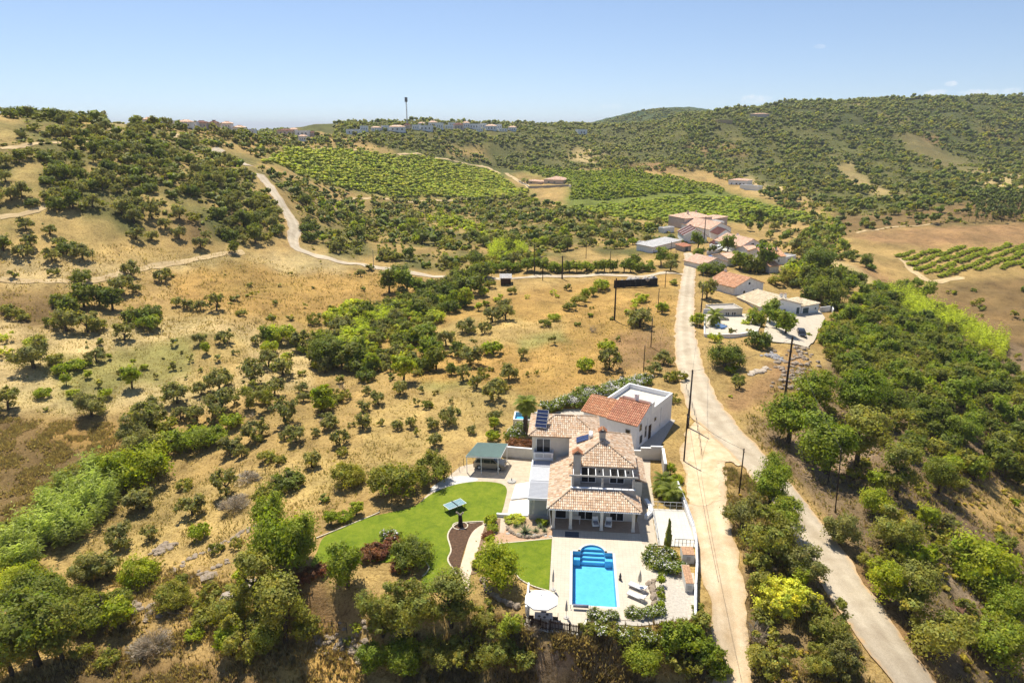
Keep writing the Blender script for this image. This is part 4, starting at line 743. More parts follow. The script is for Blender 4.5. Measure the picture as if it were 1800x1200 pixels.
# ------------------------------------------------------------ the villa estate
Y0 = -YAW
m_wallw = M('cream_render', (.68, .65, .58), .1, 1.2, .9, .2, .15); m_wallg = M('grey_render', (.44, .42, .385), .1, 1.5, .9, .2, .15)
m_white = M('white_paint', (.84, .84, .83), .06, 2, .7, .3); m_whitew = M('whitewash', (.79, .79, .8), .08, .8, .9, .2, .2); m_alu = M('pale_aluminium', (.55, .55, .54), .08, 4, .45, .5)
m_dark = M('dark_iron', (.03, .03, .035), .2, 5, .6, .4); m_stone = M('dry_stone', (.34, .27, .2), .3, 3, .95, .1, .6, attr=True)
m_wood = M('dark_brown_wood', (.06, .035, .022), .3, 8, .8, .2, .3); m_tile = M('roof_tile', (.6, .6, .6), .14, 4, .9, .15, .3, attr=True); m_pan = M('roof_pan', (.42, .27, .17), .25, 5, .95, .1)
m_glassd, t = newmat('dark_glass'); finish(t, (.02, .022, .025), .12, None, .6)
m_blue = M('pv_cell', (.028, .042, .11), .15, 2, .2, .6); m_conc = M('bare_concrete', (.42, .38, .33), .15, 2, .9, .2, .3)
def tiled(parent, name, P, pal, tw=.25, tl=.37, seed=1, eave=True, thick=.14, amp=.08):
    """roof plane: P[0]->P[1] is the eave; slab below, rows of barrel tiles above"""
    g = random.Random(seed); P = [Vector(p) for p in P]; e = (P[1] - P[0]).normalized(); n = (P[1] - P[0]).cross(P[-1] - P[0]).normalized()
    if n.z < 0: n = -n
    s = n.cross(e).normalized(); s = s if s.z > 0 else -s
    slab = MB(); k = len(P); top = [p for p in P]; bot = [p - Vector((0, 0, thick)) for p in P]
    slab.add(top + bot, [tuple(range(k)), tuple(range(2 * k - 1, k - 1, -1))] + [(i, k + i, k + (i + 1) % k, (i + 1) % k) for i in range(k)])
    so = slab.build(name, m_pan, parent)
    q = [((p - P[0]).dot(e), (p - P[0]).dot(s)) for p in P]; us = [a for a, b in q]; vs = [b for a, b in q]
    X = np.arange(min(us) + tw / 2, max(us), tw); Yv = np.arange(min(vs) - .04 + tl / 2, max(vs), tl); gx, gy = np.meshgrid(X, Yv); gx = gx.ravel(); gy = gy.ravel()
    k = inpoly(gx, np.maximum(gy, min(vs) + .02), q); mb = MB()
    for x, y in zip(gx[k], gy[k]):
        c = g.choice(pal); f = g.uniform(.85, 1.12); c = tuple(v * f for v in c); o = P[0] + e * (x + g.uniform(-.012, .012)) + s * y
        w0, w1 = tw * .46, tw * .38; lo, hi = o - s * tl * .54, o + s * tl * .54; lf = .018 + g.uniform(0, .016)
        vv = [lo - e * w0 + n * .01, lo - e * w0 * .5 + n * (amp + lf), lo + e * w0 * .5 + n * (amp + lf), lo + e * w0 + n * .01,
              hi - e * w1 + n * .0, hi - e * w1 * .5 + n * amp * .75, hi + e * w1 * .5 + n * amp * .75, hi + e * w1]
        mb.add(vv, [(0, 1, 5, 4), (1, 2, 6, 5), (2, 3, 7, 6), (0, 3, 2, 1)], c)
    to = mb.build('tiles', m_tile, so); to['kind'] = 'stuff'; return so
def ridge(parent, a, b, pal, seed=3, r=.13, l=.42):
    g = random.Random(seed); a = Vector(a); b = Vector(b); d = b - a; n = max(1, int(d.length / l)); d.normalize(); up = Vector((0, 0, 1)); sd = d.cross(up).normalized(); u2 = sd.cross(d).normalized(); mb = MB()
    for i in range(n):
        c = g.choice(pal); f = g.uniform(.8, 1.05); c = tuple(v * f for v in c); vs = []
        for t, rr in ((i, r * 1.1), (i + 1.12, r * .92)):
            o = a + d * (l * t)
            for k in range(6): an = math.pi * k / 5; vs.append(o + sd * rr * math.cos(an) + u2 * (rr * math.sin(an) * .8 + .01))
        mb.add(vs, [(k, k + 1, 7 + k, 6 + k) for k in range(5)] + [(0, 1, 2, 3, 4, 5)], c)
    o = mb.build('ridge_tiles', m_tile, parent); o['kind'] = 'stuff'; return o
PAL_V = [(1.3, 1.03, 0.767), (1.23, 0.95, 0.683), (1.33, 1.1, 0.85), (1.2, 0.867, 0.583), (1.1, 0.75, 0.483), (1.28, 1.02, 0.75), (1, 0.7, 0.467)]
PAL_O = [(1.03, 0.483, 0.25), (0.933, 0.417, 0.217), (1.1, 0.567, 0.317)]; PAL_R = [(0.933, 0.417, 0.25), (0.833, 0.35, 0.217), (1, 0.483, 0.3)]
PAL_P = [(1.37, 0.95, 0.683), (1.27, 0.833, 0.583), (1.42, 1.05, 0.8)]; PAL_D = [(0.283, 0.117, 0.1), (0.233, 0.1, 0.0917), (0.333, 0.15, 0.117)]
PAL_C = [(1.27, 1.07, 0.733), (1.17, 0.95, 0.633), (1.33, 1.15, 0.833)]; PAL_T = [(1.23, 0.717, 0.417), (1.13, 0.6, 0.333), (1.3, 0.8, 0.5), (1, 0.533, 0.317)]
def box_part(parent, name, mat, *b, c=None): return MB().box(*b, c).build(name, mat, parent)
def window(parent, u0, u1, y, z0, z1, face=-1, frame=m_white, axis='u', pane=m_glassd, leaves=2, reveal=.06):
    """framed opening on a wall plane; face is the outward sign of the wall normal"""
    f = MB(); p = MB(); t = .07; d0, d1 = sorted((y + face * .004, y + face * reveal)); e0, e1 = sorted((y + face * .006, y + face * .022))
    def bx(mb, a0, a1, q0, q1, b0, b1): mb.box(a0, a1, q0, q1, b0, b1) if axis == 'u' else mb.box(q0, q1, a0, a1, b0, b1)
    bx(f, u0, u0 + t, d0, d1, z0, z1); bx(f, u1 - t, u1, d0, d1, z0, z1); bx(f, u0 + t, u1 - t, d0, d1, z1 - t, z1); bx(f, u0 + t, u1 - t, d0, d1, z0, z0 + t)
    for i in range(1, leaves): x = u0 + (u1 - u0) * i / leaves; bx(f, x - t / 2, x + t / 2, d0, d1, z0 + t, z1 - t)
    fo = f.build('window', frame, parent)
    w = (u1 - u0) / leaves
    for i in range(leaves):
        p = MB(); bx(p, u0 + w * i + t / 2, u0 + w * (i + 1) - t / 2, e0, e1, z0 + t / 2, z1 - t / 2); p.build('pane', pane, fo)
    return fo
V = thing('villa', 'large cream villa with pale clay-tiled hip roofs and a columned porch facing the pool', 'villa', W(0, 0, 0), Y0)
def walls(parent, name, mat, u0, u1, v0, v1, z0, z1): return box_part(parent, name, mat, u0, u1, v0, v1, z0, z1)
walls(V, 'ground_floor_wall', m_wallw, -4.55, 5.0, 15.4, 26.9, -.1, 2.98)
walls(V, 'upper_floor_wall', m_wallg, -2.3, 4.7, 18.3, 26.4, 2.98, 6.0)
walls(V, 'wing_wall', m_wallw, -7.8, .5, 25.6, 31.5, -.1, 6.15)
o = box_part(V, 'porch_floor', M('porch_tile', (.36, .27, .2), .15, 2, .8), -4.95, 5.5, 13.0, 15.4, -.05, .1)
for u in (-4.5, -2.5, 1.1, 4.75): mb = MB(); mb.box(u - .17, u + .17, 13.2, 13.54, .1, 2.62); mb.box(u - .22, u + .22, 13.15, 13.59, .1, .22); mb.box(u - .22, u + .22, 13.15, 13.59, 2.5, 2.62); mb.build('column', m_wallw, V)
for v in (14.6, 15.9): pass
box_part(V, 'porch_beam', m_wallw, -4.75, 5.0, 13.18, 13.56, 2.62, 2.84); box_part(V, 'porch_ceiling', m_white, -4.9, 5.3, 13.56, 15.4, 2.74, 2.82)
mb = MB(); mb.cyl((-5.05, 12.83, 2.78), (5.5, 12.83, 2.78), .07, n=6); mb.cyl((-5.25, 13.0, 2.78), (-5.25, 24, 2.78), .07, n=6); mb.cyl((-5.0, 13.0, 2.75), (-4.75, 13.2, .1), .045, n=6); mb.build('gutter', m_white, V)
zf, zt = 2.87, 4.0
tiled(V, 'front_roof', [(-5.2, 12.9, zf), (5.6, 12.9, zf), (3.05, 15.5, zt), (-2.6, 15.5, zt)], PAL_V, seed=1)
tiled(V, 'left_roof', [(-5.2, 24.3, zf), (-5.2, 12.9, zf), (-2.6, 15.5, zt), (-2.3, 18.3, zt + .1), (-2.3, 24.9, zt + .1)], PAL_V, seed=2)
tiled(V, 'right_roof', [(5.6, 12.9, zf), (5.6, 16.3, zf), (4.95, 16.3, zf + .28), (4.95, 15.6, zf + .28), (3.05, 15.5, zt)], PAL_V, seed=3)
tiled(V, 'right_side_roof', [(6.75, 20.0, 2.85), (6.75, 26.6, 2.85), (4.72, 26.6, 3.75), (4.72, 20.0, 3.75)], PAL_V, seed=4)
walls(V, 'right_side_wall', m_wallw, 5.0, 6.3, 20.2, 26.5, -.1, 2.8)
ze, za = 5.98, 7.85; a1 = (1.2, 21.2, za); a2 = (1.2, 23.6, za); c = [(-2.8, 17.8, ze), (5.2, 17.8, ze), (5.2, 27.0, ze), (-2.8, 27.0, ze)]
tiled(V, 'upper_roof_front', [c[0], c[1], a1], PAL_V, seed=5); tiled(V, 'upper_roof_right', [c[1], c[2], a2, a1], PAL_V, seed=6)
tiled(V, 'upper_roof_left', [c[3], c[0], a1, a2], PAL_V, seed=7); tiled(V, 'upper_roof_back', [c[2], c[3], a2], PAL_V, seed=8)
zw, zb = 6.2, 7.75; b1 = (-4.9, 28.6, zb); b2 = (-2.1, 28.6, zb); d = [(-8.3, 25.1, zw), (1.1, 25.1, zw), (1.1, 32.1, zw), (-8.3, 32.1, zw)]
tiled(V, 'wing_roof_front', [d[0], d[1], b2, b1], PAL_V, seed=9); tiled(V, 'wing_roof_right', [d[1], d[2], b2], PAL_V, seed=10); tiled(V, 'wing_roof_left', [d[3], d[0], b1], PAL_V, seed=11); tiled(V, 'wing_roof_back', [d[2], d[3], b1, b2], PAL_V, seed=12)
PR = [tuple(v * .82 for v in q) for q in PAL_V[1:5]]
for a, b in (((-5.2, 12.9, zf), (-2.6, 15.5, zt)), ((5.6, 12.9, zf), (3.05, 15.5, zt)), (c[0], a1), (c[1], a1), (c[2], a2), (c[3], a2), (a1, a2), (d[0], b1), (d[1], b2), (d[2], b2), (d[3], b1), (b1, b2)): ridge(V, Vector(a) + Vector((0, 0, .05)), Vector(b) + Vector((0, 0, .05)), PR, seed=int(a[0] * 7 + 90))
mb = MB(); mb.box(-2.58, 4.95, 15.6, 15.82, 3.0, 4.12); mb.box(-2.58, -2.4, 15.82, 18.3, 3.4, 4.12); mb.box(4.75, 4.95, 15.82, 18.3, 2.98, 4.12); bal = mb.build('balcony', m_wallg, V)
box_part(bal, 'coping', m_white, -2.62, 5.0, 15.56, 15.86, 4.124, 4.19); box_part(bal, 'balcony_floor', m_conc, -2.4, 4.75, 15.82, 18.3, 3.3, 3.46)
mb = MB(); mb.beam((-2.8, 16.1, 5.52), (5.3, 16.1, 5.52), .12, .2); per = mb.build('pergola_beam', m_wallg, V)
for u in (-2.35, 1.15, 4.8): box_part(V, 'pergola_post', m_wallg, u - .13, u + .13, 15.97, 16.23, 4.19, 5.42)
for i in range(9): u = -2.3 + i * .88; MB().beam((u, 18.3, 5.68), (u, 15.95, 5.68), .07, .12).build('pergola_joist', m_white, V)
for u0, u1 in ((-1.35, .45), (2.1, 3.9)): window(V, u0, u1, 18.3, 3.5, 5.6, -1)
for u0, u1 in ((-1.65, .15), (2.1, 3.8)): window(V, u0, u1, 15.4, .12, 2.25, -1)
window(V, -4.35, -3.0, 15.4, .12, 2.3, -1, leaves=1); window(V, 1.0, 1.7, 15.4, 1.0, 1.9, -1, leaves=1)
for u in (-1.75, .85, 4.3): MB().lathe([(.05, 0), (.1, .08), (.1, .25), (.03, .33)], 8, (u, 18.22, 4.9)).build('wall_lamp', m_dark, V)
MB().lathe([(.05, 0), (.1, .08), (.1, .25), (.03, .33)], 8, (-6.2, 25.5, 5.85)).build('wall_lamp', m_dark, V)
window(V, -7.25, -5.35, 25.6, 3.65, 5.65, -1)
mb = MB(); mb.box(-7.55, -4.95, 24.7, 25.6, 2.95, 3.15); mb.box(-7.55, -4.95, 24.7, 24.8, 3.15, 4.0); mb.box(-7.55, -7.45, 24.8, 25.6, 3.15, 4.0); mb.box(-5.05, -4.95, 24.8, 25.6, 3.15, 4.0); wb = mb.build('wing_balcony', m_white, V)
for x in (-7.3, -6.2): box_part(wb, 'balcony_panel', m_alu, x, x + 1.0, 24.685, 24.697, 3.3, 3.85)
def chimney(u, v, z0, z1, w, mat):
    mb = MB(); mb.box(u - w / 2, u + w / 2, v - w / 2, v + w / 2, z0, z1); mb.box(u - w / 2 - .06, u + w / 2 + .06, v - w / 2 - .06, v + w / 2 + .06, z1, z1 + .1)
    ch = mb.build('chimney', mat, V); h = .62
    for sgn in (-1, 1): tiled(ch, 'chimney_cap', [(u + sgn * (w / 2 + .1), v - w / 2 - .08, z1 + .16), (u + sgn * (w / 2 + .1), v + w / 2 + .08, z1 + .16), (u, v + w / 2 + .08, z1 + h), (u, v - w / 2 - .08, z1 + h)], PAL_O, .2, .3, 5, thick=.05)
    mb = MB()
    for i in (-1, 1):
        for j in (-1, 1): MB().box(u + i * w * .4 - .05, u + i * w * .4 + .05, v + j * w * .4 - .05, v + j * w * .4 + .05, z1 + .1, z1 + .3).build('chimney_pier', mat, ch)
chimney(-1.88, 17.82, 3.4, 7.5, .9, m_wallg); chimney(1.2, 21.6, 7.0, 8.75, .75, m_wallg)
# conservatory
mb = MB(); mb.box(-7.5, -5.1, 15.1, 15.25, 0, .55); mb.box(-7.5, -7.35, 15.25, 24.6, 0, .55); co = mb.build('conservatory', m_wallg, V)
for u in (-7.45, -5.2): box_part(co, 'post', m_white, u - .05, u + .05, 15.12, 15.22, .55, 2.72)
for i in range(7): box_part(co, 'post', m_white, -7.47, -7.37, 16.3 + i * 1.35, 16.4 + i * 1.35, .55, 2.72)
mg, t = newmat('clear_glass'); p = finish(t, (.75, .8, .78), .05, None, .5); gl = nd(t, 'ShaderNodeBsdfTransparent'); gl.inputs[0].default_value = (.82, .86, .84, 1); mx = nd(t, 'ShaderNodeMixShader'); mx.inputs[0].default_value = .32
o_ = [n for n in t.nodes if n.type == 'OUTPUT_MATERIAL'][0]; t.links.new(gl.outputs[0], mx.inputs[1]); t.links.new(p.outputs[0], mx.inputs[2]); t.links.new(mx.outputs[0], o_.inputs[0])
box_part(co, 'front_pane', mg, -7.4, -5.25, 15.16, 15.18, .55, 2.7); box_part(co, 'side_pane', mg, -7.43, -7.41, 15.3, 24.5, .55, 2.7)
for k, (v0, v1) in enumerate(((15.0, 19.2), (19.26, 22.9), (22.96, 24.68))):
    mb = MB(); mb.box(-7.62, -5.0, v0, v1, 2.78, 2.86)
    n = int((v1 - v0) / .3)
    for i in range(n): mb.box(-7.55, -5.08, v0 + .05 + i * .3, v0 + .09 + i * .3, 2.86, 2.885)
    mb.build('roof_panel', (M('roof_panel_grey', (.36, .37, .4), .06, 3, .5, .4), M('roof_panel_pale', (.52, .53, .55), .06, 3, .5, .4), M('roof_panel_grey', (.36, .37, .4)))[k], co)
for u in (-7.66, -5.03): box_part(co, 'roof_rail', m_white, u - .05, u + .05, 14.95, 24.7, 2.72, 2.93)
box_part(co, 'front_rail', m_white, -7.6, -5.09, 14.92, 14.99, 2.66, 2.95)
mb = MB(); mb.box(-6.9, -6.0, 17, 19, .4, .75); mb.box(-6.6, -5.6, 20, 22, .4, .8); mb.build('indoor_seating', M('beige_fabric', (.4, .34, .26), .2, 5), co)
for k, q in enumerate(([(475,715),(590,695),(560,797),(445,812)], [(440,826),(556,812),(548,920),(420,925)])):
    pl = [UV(*PZ(780 + x / 3.75, 660 + y / 3.75, .16)[:2]) for x, y in q]; pl[1] = (-7.6, pl[1][1]); pl[2] = (-7.6, pl[2][1])
    o = MB().prism(pl, -.02, .16).build('terrace_slab', m_white); o.location = W(0, 0, 0); o.rotation_euler = (0, 0, Y0)
    tag(o, ('white-tiled terrace slab beside the back half of the conservatory', 'white-tiled terrace slab beside the front half of the conservatory')[k], 'terrace', 'white terrace slabs')
# solar panel and water heater stand on the roofs
sp = thing('photovoltaic_array', 'tilted blue photovoltaic panel rack on the left wing roof', 'solar panel', W(-6.6, 27.0, 6.85), Y0 + R(-8))
for i in range(5):
    a = Vector((-.75, -.9, .12)); s_ = Vector((.0, 1.5, 1.55)).normalized(); l = .5; o = a + s_ * (l * i); e = Vector((1.5, 0, 0)); n_ = e.cross(s_).normalized() * .02
    MB().add([o, o + e, o + e + s_ * (l - .03), o + s_ * (l - .03), o - n_, o + e - n_, o + e + s_ * (l - .03) - n_, o + s_ * (l - .03) - n_], [(0, 1, 2, 3), (7, 6, 5, 4), (4, 5, 1, 0), (5, 6, 2, 1), (6, 7, 3, 2), (7, 4, 0, 3)]).build('panel', m_blue, sp)
mb = MB(); top = Vector((-.75, -.9, .08)) + s_ * 2.5
for x in (0, 1.5): mb.beam((-.75 + x, -.9, .06), top + Vector((x, 0, 0)), .06, .06); mb.beam(top + Vector((x, 0, 0)), (-.75 + x, top.y, -.9), .05, .05)
for i in range(6): o = Vector((-.75, -.9, .13)) + s_ * (.5 * i - .015); mb.beam(o, o + Vector((1.5, 0, 0)), .03, .05)
mb.build('rack', m_alu, sp)
wh = thing('solar_water_heater', 'solar water heater with white tank on the main villa roof', 'water heater', W(-.9, 23.3, 6.95), Y0 + R(0))
MB().cyl((.75, -.55, .55), (.75, .75, .55), .27, n=14).build('tank', m_white, wh, True)
for j in range(2): mb = MB(); y = -.75 + j * .8; mb.add([(-1.1, y, -.25), (.45, y, .3), (.45, y + .74, .3), (-1.1, y + .74, -.25), (-1.1, y, -.31), (.45, y, .24), (.45, y + .74, .24), (-1.1, y + .74, -.31)], [(0, 1, 2, 3), (7, 6, 5, 4), (4, 5, 1, 0), (5, 6, 2, 1), (6, 7, 3, 2), (7, 4, 0, 3)]); mb.build('collector', m_blue, wh)
for y in (-.4, .6): MB().beam((.75, y, -.15), (.75, y, .4), .05, .05).build('stand', m_alu, wh)
# ------------------------------------------------------------ paving, pool, lawns
def uvp(l): return [W(a, b) for a, b in l]
def paver_mat(name, ca, cb, jc, sc, bump=.3):
    m, t = newmat(name); tc = nd(t, 'ShaderNodeNewGeometry'); mp = nd(t, 'ShaderNodeMapping'); mp.inputs['Rotation'].default_value = (0, 0, YAW); t.links.new(tc.outputs['Position'], mp.inputs[0])
    b = nd(t, 'ShaderNodeTexBrick'); b.offset = 0; b.inputs['Scale'].default_value = sc; b.inputs['Color1'].default_value = (*ca, 1); b.inputs['Color2'].default_value = (*cb, 1); b.inputs['Mortar'].default_value = (*jc, 1); b.inputs['Mortar Size'].default_value = .012; b.inputs['Brick Width'].default_value = .5; b.inputs['Row Height'].default_value = .5
    t.links.new(mp.outputs[0], b.inputs[0]); n = noise(t, .7, 6, .6, tc.outputs['Position']); c = mixc(t, b.outputs[0], ramp(t, [(.3, (.88, .87, .86)), (.7, (1.04, 1.03, 1))], n.outputs[0]).outputs[0], 1.0, 'MULTIPLY')
    finish(t, c, .85, None, .25); return m
m_deck = paver_mat('deck_pavers', (.57, .5, .4), (.54, .47, .375), (.4, .35, .28), 1.2); m_pave2 = paver_mat('white_pavers', (.6, .57, .51), (.57, .54, .48), (.45, .42, .37), 1.0)
m_grav = M('cream_gravel', (.52, .43, .32), .16, 1.5, .95, .1, .4); m_grav2 = M('pale_gravel', (.5, .45, .38), .2, 4, .95, .1, .5); m_path = M('sandy_path', (.62, .49, .36), .1, 1.2, .9, .15, .2); m_mulch = M('bark_mulch', (.13, .075, .045), .5, 3.5, .95, .1, .9, col2=(.075, .045, .03))
m, t = newmat('lawn_grass'); ge = nd(t, 'ShaderNodeNewGeometry'); n1 = noise(t, .55, 6, .65, ge.outputs['Position'], .5); n2 = noise(t, 14, 4, .7, ge.outputs['Position']); n3 = noise(t, 2.5, 5, .6, ge.outputs['Position'])
c_ = ramp(t, [(.28, (.1, .15, .004)), (.46, (.15, .205, .006)), (.6, (.19, .235, .012)), (.74, (.27, .28, .03))], n1.outputs[0]).outputs[0]; c_ = mixc(t, c_, ramp(t, [(.3, (.72, .78, .7)), (.65, (1.12, 1.1, 1))], n2.outputs[0]).outputs[0], 1.0, 'MULTIPLY'); c_ = mixc(t, c_, ramp(t, [(.35, (.88, .92, .8)), (.65, (1.08, 1.05, 1))], n3.outputs[0]).outputs[0], 1.0, 'MULTIPLY')
finish(t, c_, .8, bumped(t, n2.outputs[0], .9, .08), .2); m_lawn = m
def zp(l, ox=480, oy=740, sc=3.75): return [PZ(ox + x / sc, oy + y / sc, 0) for x, y in l]
tag(sheet('forecourt', zp([(900,620),(1000,500),(1060,440),(1150,370),(1230,300),(1290,285),(1530,245),(1710,240),(1790,255),(1800,640),(1560,780),(1500,830),(1380,690),(1290,670),(1100,640)]), 0, m_grav, 2, .004), kind='structure')
tag(sheet('white_gravel_verge', smooth_poly(zp([(1040,440),(1150,372),(1260,360),(1340,375),(1335,395),(1200,420),(1070,468)]), 4), 0, M('white_gravel', (.6, .57, .53), .2, 4, .95, .1, .4), 2, .010), kind='structure')
LAWN1 = smooth_poly(zp([(250,945),(290,860),(335,765),(460,705),(640,632),(780,600),(930,560),(1060,470),(1200,418),(1350,397),(1490,408),(1540,445),(1530,520),(1500,615),(1440,655),(1390,665),(1290,668),(1200,680),(1150,750),(1172,850),(1152,920),(1210,1018),(1198,1105),(1000,1120),(985,1022),(1025,960),(985,912),(840,905),(745,930),(560,915),(440,892),(300,962)]), 5)
tag(sheet('lawn', LAWN1, 0, m_lawn, 1.5, .02), 'large bright green lawn curving round the shrub beds', 'lawn', kind='structure')
LAWN2 = uvp([(-10.5, 9.6), (-4.58, 11.1), (-4.55, 1.95), (-6.2, 2.5), (-7.6, 3.5), (-8.8, 5.2), (-10.3, 5.6)])
tag(sheet('lawn', LAWN2, 0, m_lawn, 1.5, .03), 'small square lawn beside the pool terrace', 'lawn', kind='structure')
tag(sheet('mulch_bed', smooth_poly(zp([(1210,690),(1290,675),(1385,672),(1310,735),(1262,840),(1240,920),(1213,1015),(1155,920),(1175,850),(1154,752)]), 4), 0, m_mulch, 1, .034), kind='structure')
tag(sheet('garden_path', smooth_poly(zp([(1395,680),(1330,715),(1290,775),(1262,870),(1238,950),(1213,1040),(1193,1112),(1288,1118),(1300,1020),(1325,940),(1350,850),(1380,740)]), 4), 0, m_path, 1, .038), kind='structure')
tag(sheet('hedge_bed', zp([(1395,690),(1470,640),(1500,640),(1490,760),(1440,830),(1420,900),(1340,1000),(1300,1010),(1340,860)]), 0, M('dry_bed', (.3, .2, .12), .4, 3, .95, .1, .5), 1, .012), kind='structure')
tag(sheet('stepping_path', uvp([(-12.3, 12.0), (-10.2, 11.8), (-9.6, 15.8), (-7.7, 15.2), (-7.6, 12.0), (-4.6, 12.9), (-4.6, 11.2), (-10.4, 9.8), (-10.5, 7.2), (-12.2, 7.4)]), 0, M('terracotta_gravel', (.5, .32, .2), .2, 3, .95, .1, .4), 1, .014), kind='structure')
for i in range(9):
    g = random.Random(i); u = -9.7 + i * .62; v = 11.75 - .02 * i + (.05 * (i % 2)); mb = MB(); mb.prism([(u + .27 * math.cos(a) * g.uniform(.8, 1.1), v + .24 * math.sin(a) * g.uniform(.8, 1.1)) for a in [k * .785 for k in range(8)]], .0, .045)
    o = mb.build('stepping_stone', m_conc); o.location = W(0, 0, 0); o.rotation_euler = (0, 0, Y0); tag(o, 'flat pale stepping stone set in the terracotta gravel path, %s from the terrace' % ORD[8 - i], 'stone', 'stepping stones by the small lawn')
tag(sheet('side_path', uvp([(5.6, 11.0), (7.3, 10.8), (7.4, 19.2), (7.9, 19.5), (8.1, 26.6), (8.6, 31.6), (4.9, 31.6), (6.7, 27), (6.4, 20), (5.4, 16)]), 0, M('side_gravel', (.5, .42, .32), .15, 2, .95, .1, .4), 1.5, .016), kind='structure')
tag(sheet('white_gravel_terrace', uvp([(6.6, 6.9), (10.6, 6.2), (9.6, -1.0), (4.2, -2.4), (1.2, -2.4), (1.3, -1.5), (4.2, -1.4), (6.4, 2.6)]), 0, m_grav2, 1.5, .012), kind='structure')
tag(sheet('court', uvp([(-4, 33), (9, 32), (14, 46), (8, 50), (-4, 49), (-8, 44)]), 0, m_grav2, 2, .012), kind='structure')
def kerb(pts, w=.13, h=.07, label='', mat=None, z=0.0):
    mb = MB(); P = [Vector((p[0], p[1], z)) for p in pts]
    for a, b in zip(P, P[1:]): mb.beam(a + Vector((0, 0, h / 2)), b + (b - a).normalized() * .03 + Vector((0, 0, h / 2)), w, h)
    o = mb.build('kerb', mat or M('kerb_stone', (.62, .54, .4), .15, 3, .9)); return tag(o, label, 'kerb')
kerb(smooth_poly(zp([(285,770),(460,700),(640,627),(700,600)]), 6, False), label='pale kerb along the left edge of the big lawn')
kerb(smooth_poly(zp([(1390,662),(1290,666),(1205,682),(1152,750),(1173,850),(1153,920),(1211,1018),(1195,1105)]), 6, False), .16, .09, 'wavy pale kerb between lawn and mulch bed')
kerb(smooth_poly(zp([(990,910),(1027,960),(1010,1000),(985,1022)]), 6, False), label='short curved kerb round the shrub bed')
kerb(uvp([(-10.5, 7.2), (-10.52, 9.62), (-4.6, 11.14)]), label='pale kerb along the top of the small lawn')
kerb(smooth_poly(uvp([(-10.2, 5.6), (-8.8, 5.2), (-7.6, 3.5), (-6.2, 2.5), (-4.6, 1.9)]), 5, False), label='curved kerb below the round citrus tree')
# swimming pool: shell, steps, water
def arc(cu, cv, r, a0, a1, n): return [(cu + r * math.cos(a0 + (a1 - a0) * i / n), cv + r * math.sin(a0 + (a1 - a0) * i / n)) for i in range(n + 1)]
POOL = [(-2.2, 0), (2.2, 0), (2.2, 8.95), (1.35, 8.95)] + arc(0, 8.95, 1.35, 0, math.pi, 14)[1:-1] + [(-1.35, 8.95), (-2.2, 8.95)]
DECK = [(-4.52, 1.9), (-6.55, 1.9), (-6.6, -3.0), (-4.3, -3.7), (-1.5, -3.85), (-.9, -1.9), (4.1, -1.75), (6.5, 2.4), (6.6, 10.9), (5.6, 11.0), (5.55, 13.0), (-4.56, 13.0)]
tc_pool = [tuple(W(*p)[:2]) for p in POOL]; tc_deck = [tuple(W(*p)[:2]) for p in DECK]
pts = [Vector(p) for p in tc_deck + tc_pool]; nD, nP = len(tc_deck), len(tc_pool)
r = delaunay_2d_cdt(pts, [(i, (i + 1) % nD) for i in range(nD)] + [(nD + i, nD + (i + 1) % nP) for i in range(nP)], [], 0, 1e-5)
Vd = np.array([tuple(p) for p in r[0]]); Fd = np.array([f for f in r[2]]); ce = Vd[Fd].mean(1); k = inpoly(ce[:, 0], ce[:, 1], tc_deck) & ~inpoly(ce[:, 0], ce[:, 1], tc_pool); Fd = Fd[k]
cr = np.cross(Vd[Fd[:, 1]] - Vd[Fd[:, 0]], Vd[Fd[:, 2]] - Vd[Fd[:, 0]]); Fd[cr < 0] = Fd[cr < 0][:, ::-1]
tag(link('pool_terrace', npmesh('pool_terrace', np.c_[Vd, np.full(len(Vd), .05)], Fd, m_deck)), kind='structure')
pool = thing('swimming_pool', 'blue swimming pool with rounded steps at the house end', 'swimming pool', W(0, 0, 0), Y0)
m, t = newmat('pool_mosaic'); ge = nd(t, 'ShaderNodeNewGeometry'); vo = nd(t, 'ShaderNodeTexVoronoi'); vo.inputs['Scale'].default_value = 2.2; t.links.new(ge.outputs['Position'], vo.inputs['Vector']); n1 = noise(t, 1.2, 4, .6, ge.outputs['Position'])
finish(t, mixc(t, ramp(t, [(.0, (.3, .57, .77)), (.6, (.36, .64, .82))], vo.outputs[0]).outputs[0], ramp(t, [(.3, (.9, .94, .97)), (.7, (1.06, 1.04, 1.02))], n1.outputs[0]).outputs[0], 1.0, 'MULTIPLY'), .4, None, .3); m_mos = m
mb = MB(); n = len(POOL); z1, z0 = .045, -1.4
vs = [(u, v, z1) for u, v in POOL] + [(u, v, z0) for u, v in POOL]; mb.add(vs, [(i, (i + 1) % n, n + (i + 1) % n, n + i) for i in range(n)] + [tuple(n + i for i in range(n))]); mb.build('basin', m_mos, pool)
m_step = M('pool_step', (.3, .62, .85), .05, 2, .4)
for i in range(4):
    r_ = 1.3 - i * .0; v0 = 10.15 - .42 * (i + 1); pl = [p for p in arc(0, 8.95, 1.34, 0, math.pi, 18) if p[1] >= v0]
    xs = math.sqrt(max(.01, 1.34 ** 2 - (max(v0, 8.96) - 8.95) ** 2)) if v0 > 8.95 else 1.34
    pl = [(xs, v0)] + [p for p in pl if p[1] > v0 + .01] + [(-xs, v0)]
    MB().prism(pl, -1.38, -.16 - .27 * i).build('step', m_step, pool)
for s_ in (-1, 1): box_part(pool, 'bench', m_step, *sorted((s_ * 1.36, s_ * 2.19)), 8.2, 8.94, -1.38, -.55)
mb = MB(); ot = [(u * 1.0 + (.16 if u > 2 else (-.16 if u < -2 else 0)), v + (-.16 if v < .1 else 0)) for u, v in POOL]
